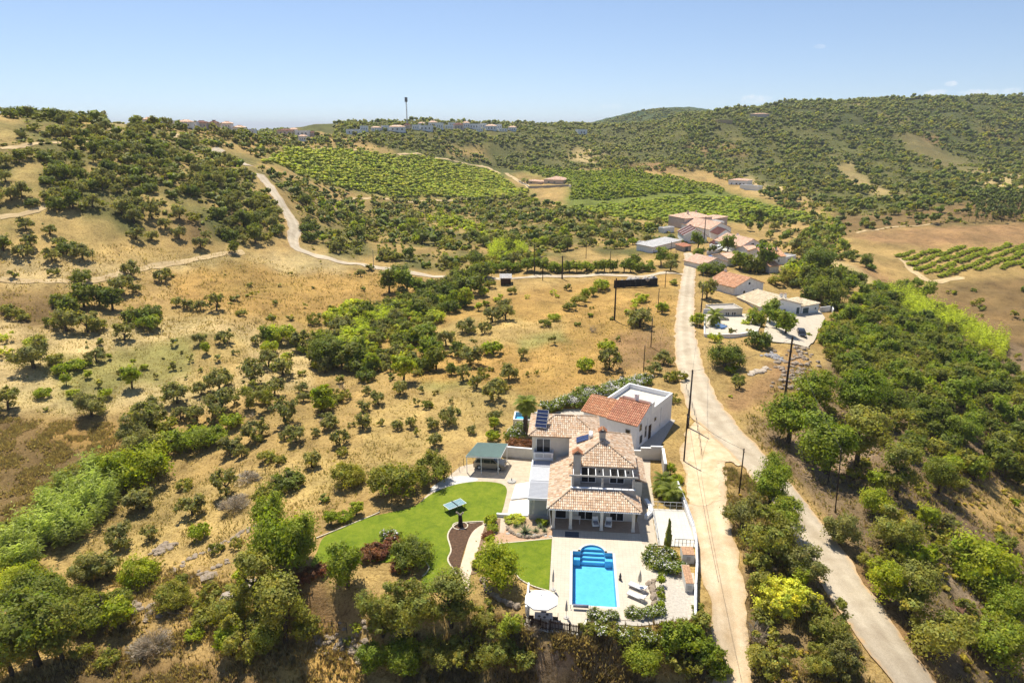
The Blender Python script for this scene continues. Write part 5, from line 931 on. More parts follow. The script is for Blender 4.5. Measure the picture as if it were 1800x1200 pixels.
m, t = newmat('pool_water'); ge = nd(t, 'ShaderNodeNewGeometry'); nz = noise(t, 2.2, 3, .5, ge.outputs['Position']); tr = nd(t, 'ShaderNodeBsdfTransparent'); tr.inputs[0].default_value = (.55, .86, .985, 1); gs = nd(t, 'ShaderNodeBsdfGlossy'); gs.inputs['Roughness'].default_value = .04
bn = bumped(t, nz.outputs[0], .25, .03); t.links.new(bn, gs.inputs['Normal']); fr = nd(t, 'ShaderNodeFresnel'); fr.inputs[0].default_value = 1.33; t.links.new(bn, fr.inputs['Normal']); mx = nd(t, 'ShaderNodeMixShader'); t.links.new(fr.outputs[0], mx.inputs[0]); t.links.new(tr.outputs[0], mx.inputs[1]); t.links.new(gs.outputs[0], mx.inputs[2]); oo = nd(t, 'ShaderNodeOutputMaterial'); t.links.new(mx.outputs[0], oo.inputs[0]); m_water = m
wi = [(u * .998, v) for u, v in POOL]; mb = MB(); mb.add([(u, v, -.07) for u, v in wi], [tuple(range(n))]); mb.build('water', m_water, pool)
# pool coping stones
mb = MB()
for i in range(n):
    a = Vector((*POOL[i], 0)); b = Vector((*POOL[(i + 1) % n], 0)); d_ = (b - a).normalized(); nrm = Vector((d_.y, -d_.x, 0))
    mb.add([a - d_ * .0, b, b + nrm * .28, a + nrm * .28], [(0, 3, 2, 1)])
mb.v = [(x, y, .058) for x, y, z in mb.v]; mb.build('coping', M('coping_stone', (.66, .6, .5), .08, 2, .8), pool)
mb = MB(); mb.cyl((-2.1, -.62, .38), (-.6, -.62, .38), .16, n=12); ro = thing('pool_cover_roller', 'grey rolled pool cover on a stand at the pool end', 'pool cover', W(0, 0, .05), Y0); mb.build('roll', M('grey_cover', (.2, .21, .26), .15, 4), ro, True)
for u in (-2.35, -.45): mb = MB(); mb.beam((u, -.62, 0), (u, -.62, .5), .05, .05); mb.beam((u, -.9, .02), (u, -.3, .02), .05, .05); mb.build('stand', m_alu, ro)
# outside drain mat by the porch
mt = tag(MB().box(-3.1, -1.5, 11.6, 12.7, .052, .07).build('doormat', M('slate_mat', (.075, .09, .11), .15, 6, .9)), 'large dark slate-blue mat in front of the porch', 'mat'); mt.location = W(0, 0, 0); mt.rotation_euler = (0, 0, Y0)
# ------------------------------------------------------------ garden: walls, carport, furniture
def local(o, u=0, v=0, z=0, rz=0): o.location = W(u, v, z); o.rotation_euler = (0, 0, Y0 + rz); return o
def uvz(px, py, z=0): return UV(*PZ(px, py, z)[:2])
def wall_run(name, label, pts, h, th, mat, cat='wall', cap=None, base=-.3, steps=None):
    t_ = thing(name, label, cat, W(*pts[0], 0), Y0); a0 = Vector(pts[0])
    mb = MB(); mc = MB()
    for i, (p, q) in enumerate(zip(pts, pts[1:])):
        p = Vector((*p, 0)) - Vector((*a0, 0)); q = Vector((*q, 0)) - Vector((*a0, 0)); hh = steps[i] if steps else h; d_ = (q - p).normalized() * th * .45
        mb.beam(p + Vector((0, 0, (hh + base) / 2)), q + d_ + Vector((0, 0, (hh + base) / 2)), th, hh - base); mc.beam(p + Vector((0, 0, hh + .03)), q + d_ + Vector((0, 0, hh + .03)), th + .06, .06)
    mb.build('wall', mat, t_)
    if cap: mc.build('coping', cap, t_)
    return t_
wall_run('garden_wall', 'plain beige wall between carport and villa wing', [(-12.4, 31.0), (-7.85, 30.6)], 1.55, .25, m_wallw, cap=m_white)
wall_run('gate_wall', 'stepped beige wall between villa and roadside pillar', [(5.1, 31.9), (7.2, 31.95), (8.6, 32.0), (10.2, 32.05)], 0, .22, m_wallw, cap=m_white, steps=[1.3, 1.75, 2.0])
wall_run('pillar_wall', 'narrow grey wall running from the roadside gate pillar', [(10.25, 31.7), (10.05, 27.2)], 1.9, .3, m_wallg, cap=m_white)
wall_run('roadside_wall', 'low white wall with a tube rail along the dirt track', [(11.35, 24.5), (11.55, 19.0), (11.75, 14.0), (11.6, 11.0), (11.0, 7.0), (10.3, 3.5), (9.5, -1.2)], .75, .2, m_whitew, cap=m_white)
mb = MB(); pr = [(11.35, 22.5), (11.55, 19.0), (11.75, 14.0), (11.6, 11.0), (11.0, 7.0), (10.3, 3.5), (9.5, -1.2)]; rl = thing('tube_rail', 'grey tube rail on top of the white roadside wall', 'railing', W(*pr[0], 0), Y0)
for p, q in zip(pr, pr[1:]): mb.cyl((p[0] - pr[0][0], p[1] - pr[0][1], 1.25), (q[0] - pr[0][0], q[1] - pr[0][1], 1.25), .05, n=6)
mb.build('rail', m_alu, rl)
for p, q in zip(pr, pr[1:]):
    for f in (0, .5): x = p[0] + (q[0] - p[0]) * f - pr[0][0]; y = p[1] + (q[1] - p[1]) * f - pr[0][1]; MB().cyl((x, y, .8), (x, y, 1.25), .03, n=6).build('post', m_alu, rl)
tag(sheet('upper_terrace', uvp([(7.35, 10.9), (11.5, 10.9), (11.6, 14), (11.4, 18.7), (7.45, 18.7)]), 0, m_pave2, 2, .06), kind='structure')
def railing(name, label, a, b, h=.95, n=6, z=.06, mat=m_alu, bars=0):
    t_ = thing(name, label, 'railing', W(*a, z), Y0); d_ = Vector((b[0] - a[0], b[1] - a[1], 0)); MB().cyl((0, 0, h), d_ + Vector((0, 0, h)), .03, n=6).build('top_rail', mat, t_); MB().cyl((0, 0, h * .5), d_ + Vector((0, 0, h * .5)), .015, n=5).build('mid_rail', mat, t_)
    for i in range(n): p = d_ * (i / (n - 1)); MB().cyl(p, p + Vector((0, 0, h)), .028, n=6).build('post', mat, t_)
    return t_
railing('terrace_railing', 'grey railing along the left side of the upper white terrace', (7.35, 10.9), (7.45, 18.7)); railing('terrace_railing', 'grey railing at the back of the upper white terrace', (7.45, 18.75), (11.2, 18.75)); railing('terrace_railing', 'short dark railing at the front corner of the upper white terrace', (9.2, 10.85), (11.3, 10.85), mat=m_dark)
for nm, lb, (u0, u1, v0, v1) in (('meter_pillar', 'brick-topped cream meter pillar by the upper terrace corner', (9.6, 10.9, 7.9, 9.6)), ('meter_pillar', 'long brick-topped cream meter pillar beside the white roadside wall', (9.2, 10.0, 3.0, 6.2))):
    t_ = thing(nm, lb, 'pillar', W((u0 + u1) / 2, (v0 + v1) / 2, 0), Y0); a, b = (u1 - u0) / 2, (v1 - v0) / 2; MB().box(-a, a, -b, b, -.2, 1.0).build('body', m_wallw, t_)
    nn = int(2 * b / .22)
    for i in range(nn):
        for j in range(3): w_ = 2 * a / 3; MB().box(-a + j * w_ + .01, -a + (j + 1) * w_ - .01, -b + i * .22 + .008, -b + (i + 1) * .22 - .008, 1.0, 1.07 + .006 * ((i + j) % 3)).build('brick', M('brick', (.5, .3, .18), .3, 6, .9, .1, .3), t_)
    MB().box(-.2, .2, -b - .02, -b - .003, .3, .8).build('box_door', m_wallg, t_)
wall_run('retaining_wall', 'cream retaining wall under the front of the pool terrace', [(-6.7, -3.1), (-4.3, -3.85), (-1.4, -4.0), (-.8, -2.05), (4.2, -1.95), (9.4, -1.35)], .0, .3, m_wallw, base=-2.6)
wall_run('curved_planter_wall', 'low white curved wall by the side path', [(6.5, 16.2), (7.15, 17.2), (7.25, 18.6), (6.9, 20.0)], .5, .4, m_white, cap=m_white)
wall_run('low_bench_wall', 'short white wall at the end of the white terrace slab', [(-11.4, 15.3), (-9.9, 15.2)], .35, .22, m_white, cap=m_white)
def stones(name, label, pts, n, s, mat, cat, h=.3, seed=1, spread=.2, z=None, world=False):
    """a row or heap of separate stones: one thing, each stone a part"""
    g = random.Random(seed); P = [Vector(p[:2]) for p in pts]; t_ = thing(name, label, cat, (W(*P[0], 0) if not world else (P[0].x, P[0].y, float(H(P[0].x, P[0].y)))), Y0 if not world else 0)
    L_ = [0]
    for a, b in zip(P, P[1:]): L_.append(L_[-1] + (b - a).length)
    ms = []
    for k in range(4):
        mb = MB(); mb.add([tuple(Vector(v) * g.uniform(.8, 1.15)) for v in _ico_v], [tuple(f) for f in _ico_f]); ms.append(mb.mesh('stone', mat))
    for i in range(n):
        d = L_[-1] * (i + .5) / n; k = max(j for j in range(len(P) - 1) if L_[j] <= d); f = (d - L_[k]) / max(1e-6, L_[k + 1] - L_[k]); p = P[k].lerp(P[k + 1], f) - P[0] + Vector((g.gauss(0, spread), g.gauss(0, spread)))
        zz = 0
        if world: zz = float(H(p.x + P[0].x, p.y + P[0].y)) - t_.location.z
        o = link('stone', g.choice(ms), t_); q = s * g.uniform(.6, 1.3); o.location = (p.x, p.y, zz + q * h * .35); o.scale = (q * g.uniform(.8, 1.3), q, q * h * g.uniform(.7, 1.2)); o.rotation_euler = (0, 0, g.uniform(0, 6.28))
    return t_
stones('stone_edging', 'curved rough stone edging round the agave bed', smooth_poly([(-9.9, 13.2), (-9.3, 11.9), (-8.2, 11.2), (-6.6, 11.2), (-5.2, 12.1)], 4, False), 26, .25, m_stone, 'edging', .8, 2, .04)
tag(sheet('agave_bed', uvp(smooth_poly([(-9.9, 14.8), (-9.9, 13.2), (-9.2, 12.0), (-8.2, 11.4), (-6.6, 11.4), (-5.0, 12.3), (-5.0, 14.7)], 3)), 0, M('sandy_bed', (.42, .3, .19), .25, 3, .95, .1, .4), 1, .03), kind='structure')
stones('stone_edging', 'pale stones edging the bed under the round citrus tree', [(-11.4, 3.2), (-10.6, 1.2), (-9.0, -.2), (-7.6, -.9)], 22, .34, m_stone, 'edging', .8, 3, .08)
stones('stone_edging', 'line of stones in front of the gravel terrace hedge', [(6.4, 7.4), (7.6, 6.6), (9.0, 5.6)], 12, .4, m_stone, 'edging', .6, 4, .06)
stones('rockery', 'pinkish rocks stacked beside the sun loungers', [(6.1, 4.6), (6.0, 3.0), (6.2, 1.2), (6.0, .6)], 24, .38, m_stone, 'rocks', .8, 5, .16)
def ws(l): return [G(*p)[:2] for p in l]
stones('stone_heap', 'heap of brown field stones beside the tall pole', ws([(1420,615),(1395,640),(1388,665),(1383,690)]), 110, .55, m_stone, 'stones', .6, 6, 1.5, world=True)
stones('stone_heap', 'scatter of reddish rubble under the garden bank', ws([(560,1130),(600,1125),(640,1135),(610,1150)]), 80, .3, m_stone, 'stones', .6, 7, .7, world=True)
stones('terrace_stones', 'line of pale stones along the upper garden terrace', ws([(298,1008),(330,985),(365,966),(410,945),(450,925)]), 46, .3, m_stone, 'stones', .4, 8, .25, world=True)
stones('terrace_stones', 'line of pale stones along the lower garden terrace', ws([(335,1015),(370,1000),(400,988),(432,978)]), 30, .32, m_stone, 'stones', .4, 9, .2, world=True)
stones('boulders', 'large flat pale boulders below the pepper tree', ws([(412,1062),(424,1048),(436,1040),(448,1022)]), 9, 1.1, M('pale_rock', (.4, .34, .28), .2, 2, .95, .1, .4), 'rocks', .45, 10, .35, world=True)
stones('boulder_pair', 'dark flat rock on the garden terrace', ws([(365,1013),(372,1012)]), 2, .9, m_stone, 'rock', .4, 11, .1, world=True)
stones('rubble_patch', 'low patch of loose stones on the dry slope', ws([(275,968),(290,965),(300,962)]), 26, .4, m_stone, 'stones', .5, 12, .6, world=True)
stones('rubble_patch', 'stones at the fence on the bottom-left slope', ws([(222,1068),(240,1075),(262,1085)]), 26, .45, m_stone, 'stones', .5, 13, .5, world=True)
stones('log_pile', 'pale split logs and stones in the dry yard below the hamlet', ws([(1318,660),(1330,655),(1345,648)]), 14, .7, M('pale_log', (.5, .42, .33), .2, 4, .95, .1, .3), 'logs', .5, 14, .4, world=True)
stones('rubble_heap', 'grey rubbish heap in the dry yard below the hamlet', ws([(1350,628),(1360,625),(1366,632)]), 40, .45, M('grey_rubble', (.36, .34, .33), .4, 5, .9, .2, .3), 'heap', .8, 15, .7, world=True)
stones('red_rock', 'dark red rock on the bank far right', ws([(1682,1068),(1700,1075),(1712,1080)]), 7, .9, M('red_rock', (.2, .11, .07), .3, 3, .95, .1, .4), 'rock', .7, 16, .3, world=True)
# carport and car
cp = thing('carport', 'green-roofed open carport with slim white posts', 'carport', W(-14.1, 27.7, 0), Y0)
mb = MB(); c4 = [(-2.65, -2.0, 2.5), (2.05, -2.0, 2.5), (2.65, 1.95, 2.68), (-1.6, 1.9, 2.68)]; P4 = [Vector(p) for p in c4]; n_ = 22
for i in range(n_):
    f0, f1 = i / n_, (i + .72) / n_; q = [P4[0].lerp(P4[1], f0), P4[0].lerp(P4[1], f1), P4[3].lerp(P4[2], f1), P4[3].lerp(P4[2], f0)]; q2 = [P4[0].lerp(P4[1], f1), P4[0].lerp(P4[1], (i + 1) / n_), P4[3].lerp(P4[2], (i + 1) / n_), P4[3].lerp(P4[2], f1)]
    mb.add([p + Vector((0, 0, .05)) for p in q] + [p + Vector((0, 0, .05)) for p in [q2[0]]] , [(0, 1, 2, 3)]); mb.add(q2, [(0, 1, 2, 3)]); mb.add([q[1] + Vector((0, 0, .05)), q2[0], q2[3], q[2] + Vector((0, 0, .05))], [(0, 1, 2, 3)])
mb.build('roof_sheet', M('green_sheet', (.09, .16, .14), .12, 1.5, .5, .4), cp)
mb = MB()
for a, b in zip(P4, P4[1:] + P4[:1]): mb.beam(a - Vector((0, 0, .08)), b - Vector((0, 0, .08)), .07, .13)
mb.build('frame', m_white, cp)
for p in (P4[0] + Vector((.1, .06, 0)), P4[0].lerp(P4[1], .44), P4[0].lerp(P4[1], .93), P4[2] - Vector((.1, .1, 0)), P4[3] + Vector((.1, -.1, 0))): MB().beam((p.x, p.y, -.02), (p.x, p.y, p.z - .12), .09, .09, up=(0, 1, 0)).build('post', m_white, cp)
def make_car(name, label, loc, rz, paint):
    c_ = thing(name, label, 'car', loc, rz); mb = MB()
    prof = [(-2.2, .32), (-2.22, .62), (-2.1, .86), (-1.25, 1.0), (-.55, 1.52), (.4, 1.66), (1.65, 1.6), (2.1, 1.05), (2.2, .7), (2.16, .32)]
    rows_ = []
    for y, kx in ((-.86, .0), (-.9, 0), (-.84, 1), (.84, 1), (.9, 0), (.86, 0)):
        rows_.append([(x * (.985 if kx == 0 and z > 1 else 1), y * (1 - max(0, z - .95) * .24), z - (.05 if abs(y) > .85 else 0)) for x, z in prof])
    vs = [p for r_ in rows_ for p in r_]; k = len(prof); fs = [(i * k + j, i * k + j + 1, (i + 1) * k + j + 1, (i + 1) * k + j) for i in range(5) for j in range(k - 1)] + [tuple(range(k - 1, -1, -1)), tuple(5 * k + j for j in range(k))] + [(i * k + k - 1, i * k, (i + 1) * k, (i + 1) * k + k - 1) for i in range(5)]
    mb.add(vs, fs); mb.build('body', paint, c_)
    for s_ in (-1, 1):
        for x0, x1, xa, xb in ((-1.05, -.2, -.58, -.2), (-.14, .78, -.14, .78), (.86, 1.9, .86, 1.62)):
            yb, yt = s_ * .9, s_ * .79; MB().add([(x0, yb, 1.04), (x1, yb, 1.04), (xb, yt, 1.5), (xa, yt, 1.5), (x0, yb - s_ * .03, 1.04), (x1, yb - s_ * .03, 1.04), (xb, yt - s_ * .03, 1.5), (xa, yt - s_ * .03, 1.5)], [(0, 1, 2, 3), (7, 6, 5, 4), (0, 4, 5, 1), (2, 6, 7, 3), (1, 5, 6, 2), (3, 7, 4, 0)]).build('window', m_glassd, c_)
        for x in (-1.38, 1.38):
            w_ = MB().cyl((x, s_ * .72, .33), (x, s_ * .93, .33), .33, n=16).build('wheel', M('tyre', (.02, .02, .02), .2, 5), c_); MB().cyl((x, s_ * .93, .33), (x, s_ * .945, .33), .2, n=10).build('rim', m_alu, w_)
        MB().box(-2.225, -2.15, s_ * .7 - .16, s_ * .7 + .16, .66, .8).build('headlight', m_white, c_); MB().box(2.13, 2.2, s_ * .76 - .08, s_ * .76 + .08, .75, 1.1).build('tail_light', M('red_lens', (.3, .01, .01), .1, 5, .3), c_)
        MB().box(-.62, -.5, s_ * .93 - .09, s_ * .93 + .09, 1.02, 1.14).build('mirror', paint, c_)
    MB().add([(-1.2, -.72, 1.06), (-1.2, .72, 1.06), (-.6, .66, 1.52), (-.6, -.66, 1.52), (-1.22, -.72, 1.08), (-1.22, .72, 1.08), (-.62, .66, 1.54), (-.62, -.66, 1.54)], [(4, 7, 6, 5), (0, 1, 2, 3)]).build('windscreen', m_glassd, c_)
    return c_
m_paint = M('beige_car_paint', (.36, .31, .24), .05, 1, .25, .6, 0, .3); make_car('car', 'silver-beige estate car parked under the green carport', W(-13.7, 27.6, .01), Y0 + R(177), m_paint)
# table tennis table, stump, parasols, furniture
tp_ = [Vector(uvz(780 + x / 7.5, 840 + y / 7.5, .76)) for x, y in ((0, 355), (220, 272), (300, 325), (60, 415))]; cc = sum(tp_, Vector((0, 0))) / 4; ang = math.atan2((tp_[1] - tp_[0]).y, (tp_[1] - tp_[0]).x)
tt = thing('table_tennis_table', 'blue-green table tennis table standing on the big lawn', 'table', W(cc.x, cc.y, .02), Y0 + ang)
for s_ in (-1, 1): MB().box(*sorted((s_ * .012, s_ * 1.26)), -.7, .7, .73, .76).build('table_top', M('table_blue', (.16, .27, .3), .05, 2, .5, .3), tt)
mb = MB(); mb.box(-1.27, 1.27, -.71, -.67, .7625, .765); mb.box(-1.27, 1.27, .67, .71, .7625, .765); mb.box(-1.275, -1.235, -.67, .67, .7625, .765); mb.box(1.235, 1.275, -.67, .67, .7625, .765); mb.box(-1.235, 1.235, -.006, .006, .7625, .764); mb.build('white_line', m_white, tt)
MB().box(-.006, .006, -.78, .78, .765, .9).build('net', m_dark, tt)
for x in (-1.1, -.25, .25, 1.1):
    for y in (-.55, .55): MB().beam((x, y, -.02), (x, y, .73), .05, .05, up=(0, 1, 0)).build('leg', m_dark, tt)
st = thing('tree_stump', 'dark upright tree stump with two sawn-off pale branches', 'tree stump', W(*uvz(809, 924), 0), Y0); mb = MB(); mb.cyl((0, 0, -.1), (.05, 0, .5), .36, .27, 9); mb.cyl((.05, 0, .5), (0, .05, 1.45), .27, .22, 9); mb.build('trunk', M('burnt_bark', (.05, .035, .028), .4, 5, .95, .1, .6), st)
for a, b in (((.02, .05, 1.4), (-.42, 0, 1.85)), ((.02, .05, 1.4), (.38, .1, 1.8))): MB().cyl(a, b, .13, .1, 7).build('branch', M('sawn_wood', (.42, .34, .27), .2, 6), st)
kerb([W(*(Vector(uvz(809, 924)) + Vector((.9 * math.cos(a), .8 * math.sin(a))))) for a in [k * .45 for k in range(15)]], label='round pale kerb circling the tree stump')
pa = thing('parasol', 'large open white octagonal parasol over the dining table', 'parasol', W(-5.15, -2.3, .05), Y0); mb = MB(); n8 = 8
ring = [(1.65 * math.cos(k * .7854 + .39), 1.5 * math.sin(k * .7854 + .39), 2.15) for k in range(8)]; mb.add([(0, 0, 2.68)] + ring + [(x, y, z - .14) for x, y, z in ring], [(0, 1 + k, 1 + (k + 1) % 8) for k in range(8)] + [(1 + k, 9 + k, 9 + (k + 1) % 8, 1 + (k + 1) % 8) for k in range(8)]); mb.build('canopy', m_white, pa); MB().cyl((0, 0, 0), (0, 0, 2.66), .035, n=8).build('pole', m_alu, pa); MB().lathe([(.05, 0), (.04, .12)], 8, (0, 0, 2.66)).build('finial', m_alu, pa)
for k in range(8): MB().beam((0, 0, 2.6), (ring[k][0] * .98, ring[k][1] * .98, 2.14), .025, .025).build('rib', m_alu, pa)
MB().lathe([(.35, 0), (.35, .08), (.06, .12)], 12).build('base', m_wallg, pa)
dt = thing('dining_table', 'grey outdoor dining table under the white parasol', 'table', W(-4.9, -2.75, .05), Y0); MB().box(-.85, .85, -.45, .45, .7, .74).build('table_top', M('grey_slats', (.36, .36, .38), .1, 6), dt)
for x in (-.75, .75):
    for y in (-.38, .38): MB().beam((x, y, 0), (x, y, .7), .05, .05, up=(0, 1, 0)).build('leg', m_alu, dt)
for k, (x, y) in enumerate(((-.4, -.15), (.35, .15), (.1, -.25))): pl = MB().lathe([(.02, 0), (.13, .01), (.15, .025)], 12).build('plate', m_dark); local(pl, -4.9 + x, -2.75 + y, .795); tag(pl, 'dark round plate on the outdoor table, %s' % ('left one', 'right one', 'front one')[k], 'plate', 'plates on the outdoor table')
def chair(u, v, rz, label):
    c_ = thing('garden_chair', label, 'chair', W(u, v, .05), Y0 + rz, 'chairs at the outdoor table'); MB().box(-.24, .24, -.24, .24, .42, .46).build('seat', m_wood, c_); MB().box(-.24, .24, .2, .24, .46, .92).build('backrest', m_wood, c_)
    for x in (-.21, .21):
        for y in (-.21, .21): MB().beam((x, y, 0), (x, y, .42), .04, .04, up=(0, 1, 0)).build('leg', m_wood, c_)
chair(-6.05, -2.7, R(90), 'dark wooden garden chair left of the outdoor table'); chair(-3.75, -2.7, R(-90), 'dark wooden garden chair right of the outdoor table'); chair(-4.9, -1.95, 0, 'dark wooden garden chair behind the outdoor table')
def closed_parasol(u, v, label, mat, h=2.3, r=.16):
    p_ = thing('closed_parasol', label, 'parasol', W(u, v, .05), Y0); MB().lathe([(.02, h * .38), (r, h * .42), (r * .8, h * .7), (.03, h)], 10).build('canopy', mat, p_, True); MB().cyl((0, 0, 0), (0, 0, h), .022, n=6).build('pole', m_alu, p_); MB().lathe([(.28, 0), (.28, .07), (.05, .1)], 10).build('base', m_wallg, p_)
closed_parasol(4.6, 3.0, 'closed beige parasol between the two sun loungers', M('beige_canvas', (.55, .48, .36), .1, 6), 2.25, .2); closed_parasol(-4.15, 2.1, 'closed grey parasol at the edge of the small lawn', m_wallg, 2.4, .12); closed_parasol(-2.75, -1.95, 'closed grey parasol beside the pool cover roller', m_wallg, 2.0, .13)
pb = thing('umbrella_stand', 'heavy grey parasol base alone on the forecourt', 'parasol base', W(*uvz(899.5, 846), .01), Y0); MB().lathe([(.6, 0), (.6, .1), (.5, .14), (.08, .16)], 16).build('plate', m_wallg, pb); MB().cyl((0, 0, .14), (0, 0, .5), .05, n=8).build('socket', m_dark, pb)
def lounger(u, v, rz, label):
    l_ = thing('sun_lounger', label, 'sun lounger', W(u, v, .05), Y0 + rz, 'sun loungers by the pool'); f = MB(); f.box(-.95, .95, -.33, -.27, .28, .33); f.box(-.95, .95, .27, .33, .28, .33); f.box(-.98, -.92, -.33, .33, .28, .33); f.build('frame', m_alu, l_)
    MB().box(-.93, .3, -.29, .29, .335, .37).build('seat', m_white, l_); MB().add([(.3, -.29, .335), (.95, -.29, .62), (.95, .29, .62), (.3, .29, .335), (.3, -.29, .37), (.94, -.29, .66), (.94, .29, .66), (.3, .29, .37)], [(3, 2, 1, 0), (4, 5, 6, 7), (0, 1, 5, 4), (1, 2, 6, 5), (2, 3, 7, 6), (3, 0, 4, 7)]).build('backrest', m_white, l_)
    for x in (-.8, .75):
        for y in (-.3, .3): MB().beam((x, y, 0), (x, y, .28), .05, .05, up=(0, 1, 0)).build('leg', m_alu, l_)
lounger(4.45, 2.95, R(-32), 'white sun lounger beside the closed beige parasol, the one nearer the house'); lounger(4.2, 1.5, R(-32), 'white sun lounger nearer the front hedge of the pool terrace')
ur = thing('garden_statue', 'small dark statue standing right of the pool', 'statue', W(2.75, 4.3, .05), Y0); mb = MB(); mb.lathe([(.16, 0), (.17, .12), (.1, .2), (.14, .4), (.12, .55), (.06, .62), (.09, .72), (.05, .82)], 9); mb.build('figure', M('weathered_bronze', (.09, .085, .08), .3, 6), ur, True)
for k, (u, v) in enumerate(((.45, 14.1), (1.95, 14.15))):
    a_ = thing('armchair', 'white wicker armchair with grey cushions on the porch, %s of the middle column' % ('left', 'right')[k], 'armchair', W(u, v, .1), Y0 + (R(8), R(-8))[k], 'wicker armchairs on the porch')
    MB().box(-.36, .36, -.36, .36, .12, .36).build('seat', m_white, a_); MB().box(-.29, .29, -.34, .26, .37, .5).build('cushion', M('grey_cushion', (.28, .3, .36), .1, 6), a_); MB().add([(-.36, .27, .36), (.36, .27, .36), (.34, .42, 1.0), (-.34, .42, 1.0), (-.36, .37, .36), (.36, .37, .36), (.34, .5, 1.0), (-.34, .5, 1.0)], [(0, 1, 2, 3), (7, 6, 5, 4), (4, 5, 1, 0), (5, 6, 2, 1), (6, 7, 3, 2), (7, 4, 0, 3)]).build('backrest', m_white, a_)
    for s_ in (-1, 1): MB().box(*sorted((s_ * .3, s_ * .4)), -.37, .37, .12, .6).build('armrest', m_white, a_)
    for x in (-.32, .32):
        for y in (-.32, .32): MB().beam((x, y, 0), (x, y, .13), .05, .05, up=(0, 1, 0)).build('leg', m_dark, a_)
pt = thing('porch_table', 'small pale table at the left end of the porch', 'table', W(-1.9, 14.6, .1), Y0); MB().box(-.6, .6, -.35, .35, .68, .72).build('table_top', m_white, pt)
for x in (-.5, .5):
    for y in (-.28, .28): MB().beam((x, y, 0), (x, y, .68), .05, .05, up=(0, 1, 0)).build('leg', m_white, pt)
# brown picket fence: every slat its own piece
sl_m = MB().box(-.045, .045, -.012, .012, 0, 1.0).mesh('slat', m_wood)
for lab, (a, b) in (('dark brown picket fence panel in front of the parasol', ((-6.75, -3.25), (-4.35, -4.0))), ('dark brown picket fence panel left of the front hedge', ((-4.2, -3.75), (-1.55, -4.15)))):
    f_ = thing('picket_fence', lab, 'fence', W(*a, 0), Y0 + math.atan2(b[1] - a[1], b[0] - a[0])); l = math.hypot(b[0] - a[0], b[1] - a[1]); n_ = int(l / .14)
    for i in range(n_): o = link('slat', sl_m, f_); o.location = (.07 + i * .14, 0, .08 + .02 * (i % 3 == 0))
    for z in (.25, .85): MB().box(0, l, .014, .06, z, z + .07).build('rail', m_wood, f_)
    for i in range(4): x = l * i / 3; MB().box(x - .05, x + .05, .06, .16, -1.0, 1.2).build('post', m_wood, f_)
stp = thing('brick_steps', 'brown brick steps left of the white handrail', 'steps', W(-7.3, -.4, 0), Y0)
for i in range(6):
    for j in range(5): MB().box(-.6 + j * .24, -.37 + j * .24, -i * .36 - .34, -i * .36, -.5 - .16 * i, -.08 - .16 * i).build('brick', M('step_brick', (.42, .25, .14), .3, 6, .9, .1, .3), stp)
hr = thing('handrail_wall', 'thin white handrail wall beside the brick steps', 'wall', W(-6.62, 1.9, 0), Y0); MB().box(-.08, .08, -3.7, 0, -.8, .9).build('wall', m_white, hr)
# agave, yuccas, palms
def blades(n, L_, w, droop, up, seed, fold=3):
    g = random.Random(seed); mb = MB()
    for i in range(n):
        a = i * 2.4 + g.uniform(-.2, .2); el = up[0] + (up[1] - up[0]) * (i / n) + g.uniform(-.1, .1); l = L_ * g.uniform(.8, 1.1); d = Vector((math.cos(a), math.sin(a), 0)); sd = Vector((-math.sin(a), math.cos(a), 0)); p = Vector((0, 0, 0)); vs = []; e = el; c = g.uniform(.8, 1.15)
        for k in range(fold + 1):
            ww = w * (1 - k / fold) ** .7 + .004; vs += [p - sd * ww, p + sd * ww]; p = p + (d * math.cos(e) + Vector((0, 0, 1)) * math.sin(e)) * l / fold; e -= droop / fold
        mb.add(vs, [(2 * k, 2 * k + 1, 2 * k + 3, 2 * k + 2) for k in range(fold)], (c, c, c))
    return mb
m_agave = leaf_mat('agave_leaves', (.16, .2, .1), (.2, .24, .12), .15)
o = blades(44, 1.25, .075, .5, (.1, 1.4), 3).build('agave', m_agave); local(o, -7.7, 12.0, .05); tag(o, 'large spiky agave in the stone-edged bed', 'agave')
for k, (u, v, s_) in enumerate(((-6.5, 12.4, .5), (-6.0, 13.4, .55), (-5.5, 12.6, .4), (-8.9, 13.2, .5), (-5.2, 13.9, .5))):
    o = blades(30, s_ * 1.2, .05, .7, (.1, 1.3), 20 + k).build('yucca', m_agave); local(o, u, v, .05); tag(o, 'small spiky yucca in the stone-edged bed, %s from the left' % ('third', 'fourth', 'fourth nearest', 'first', 'last')[k], 'yucca', 'yuccas in the stone bed')
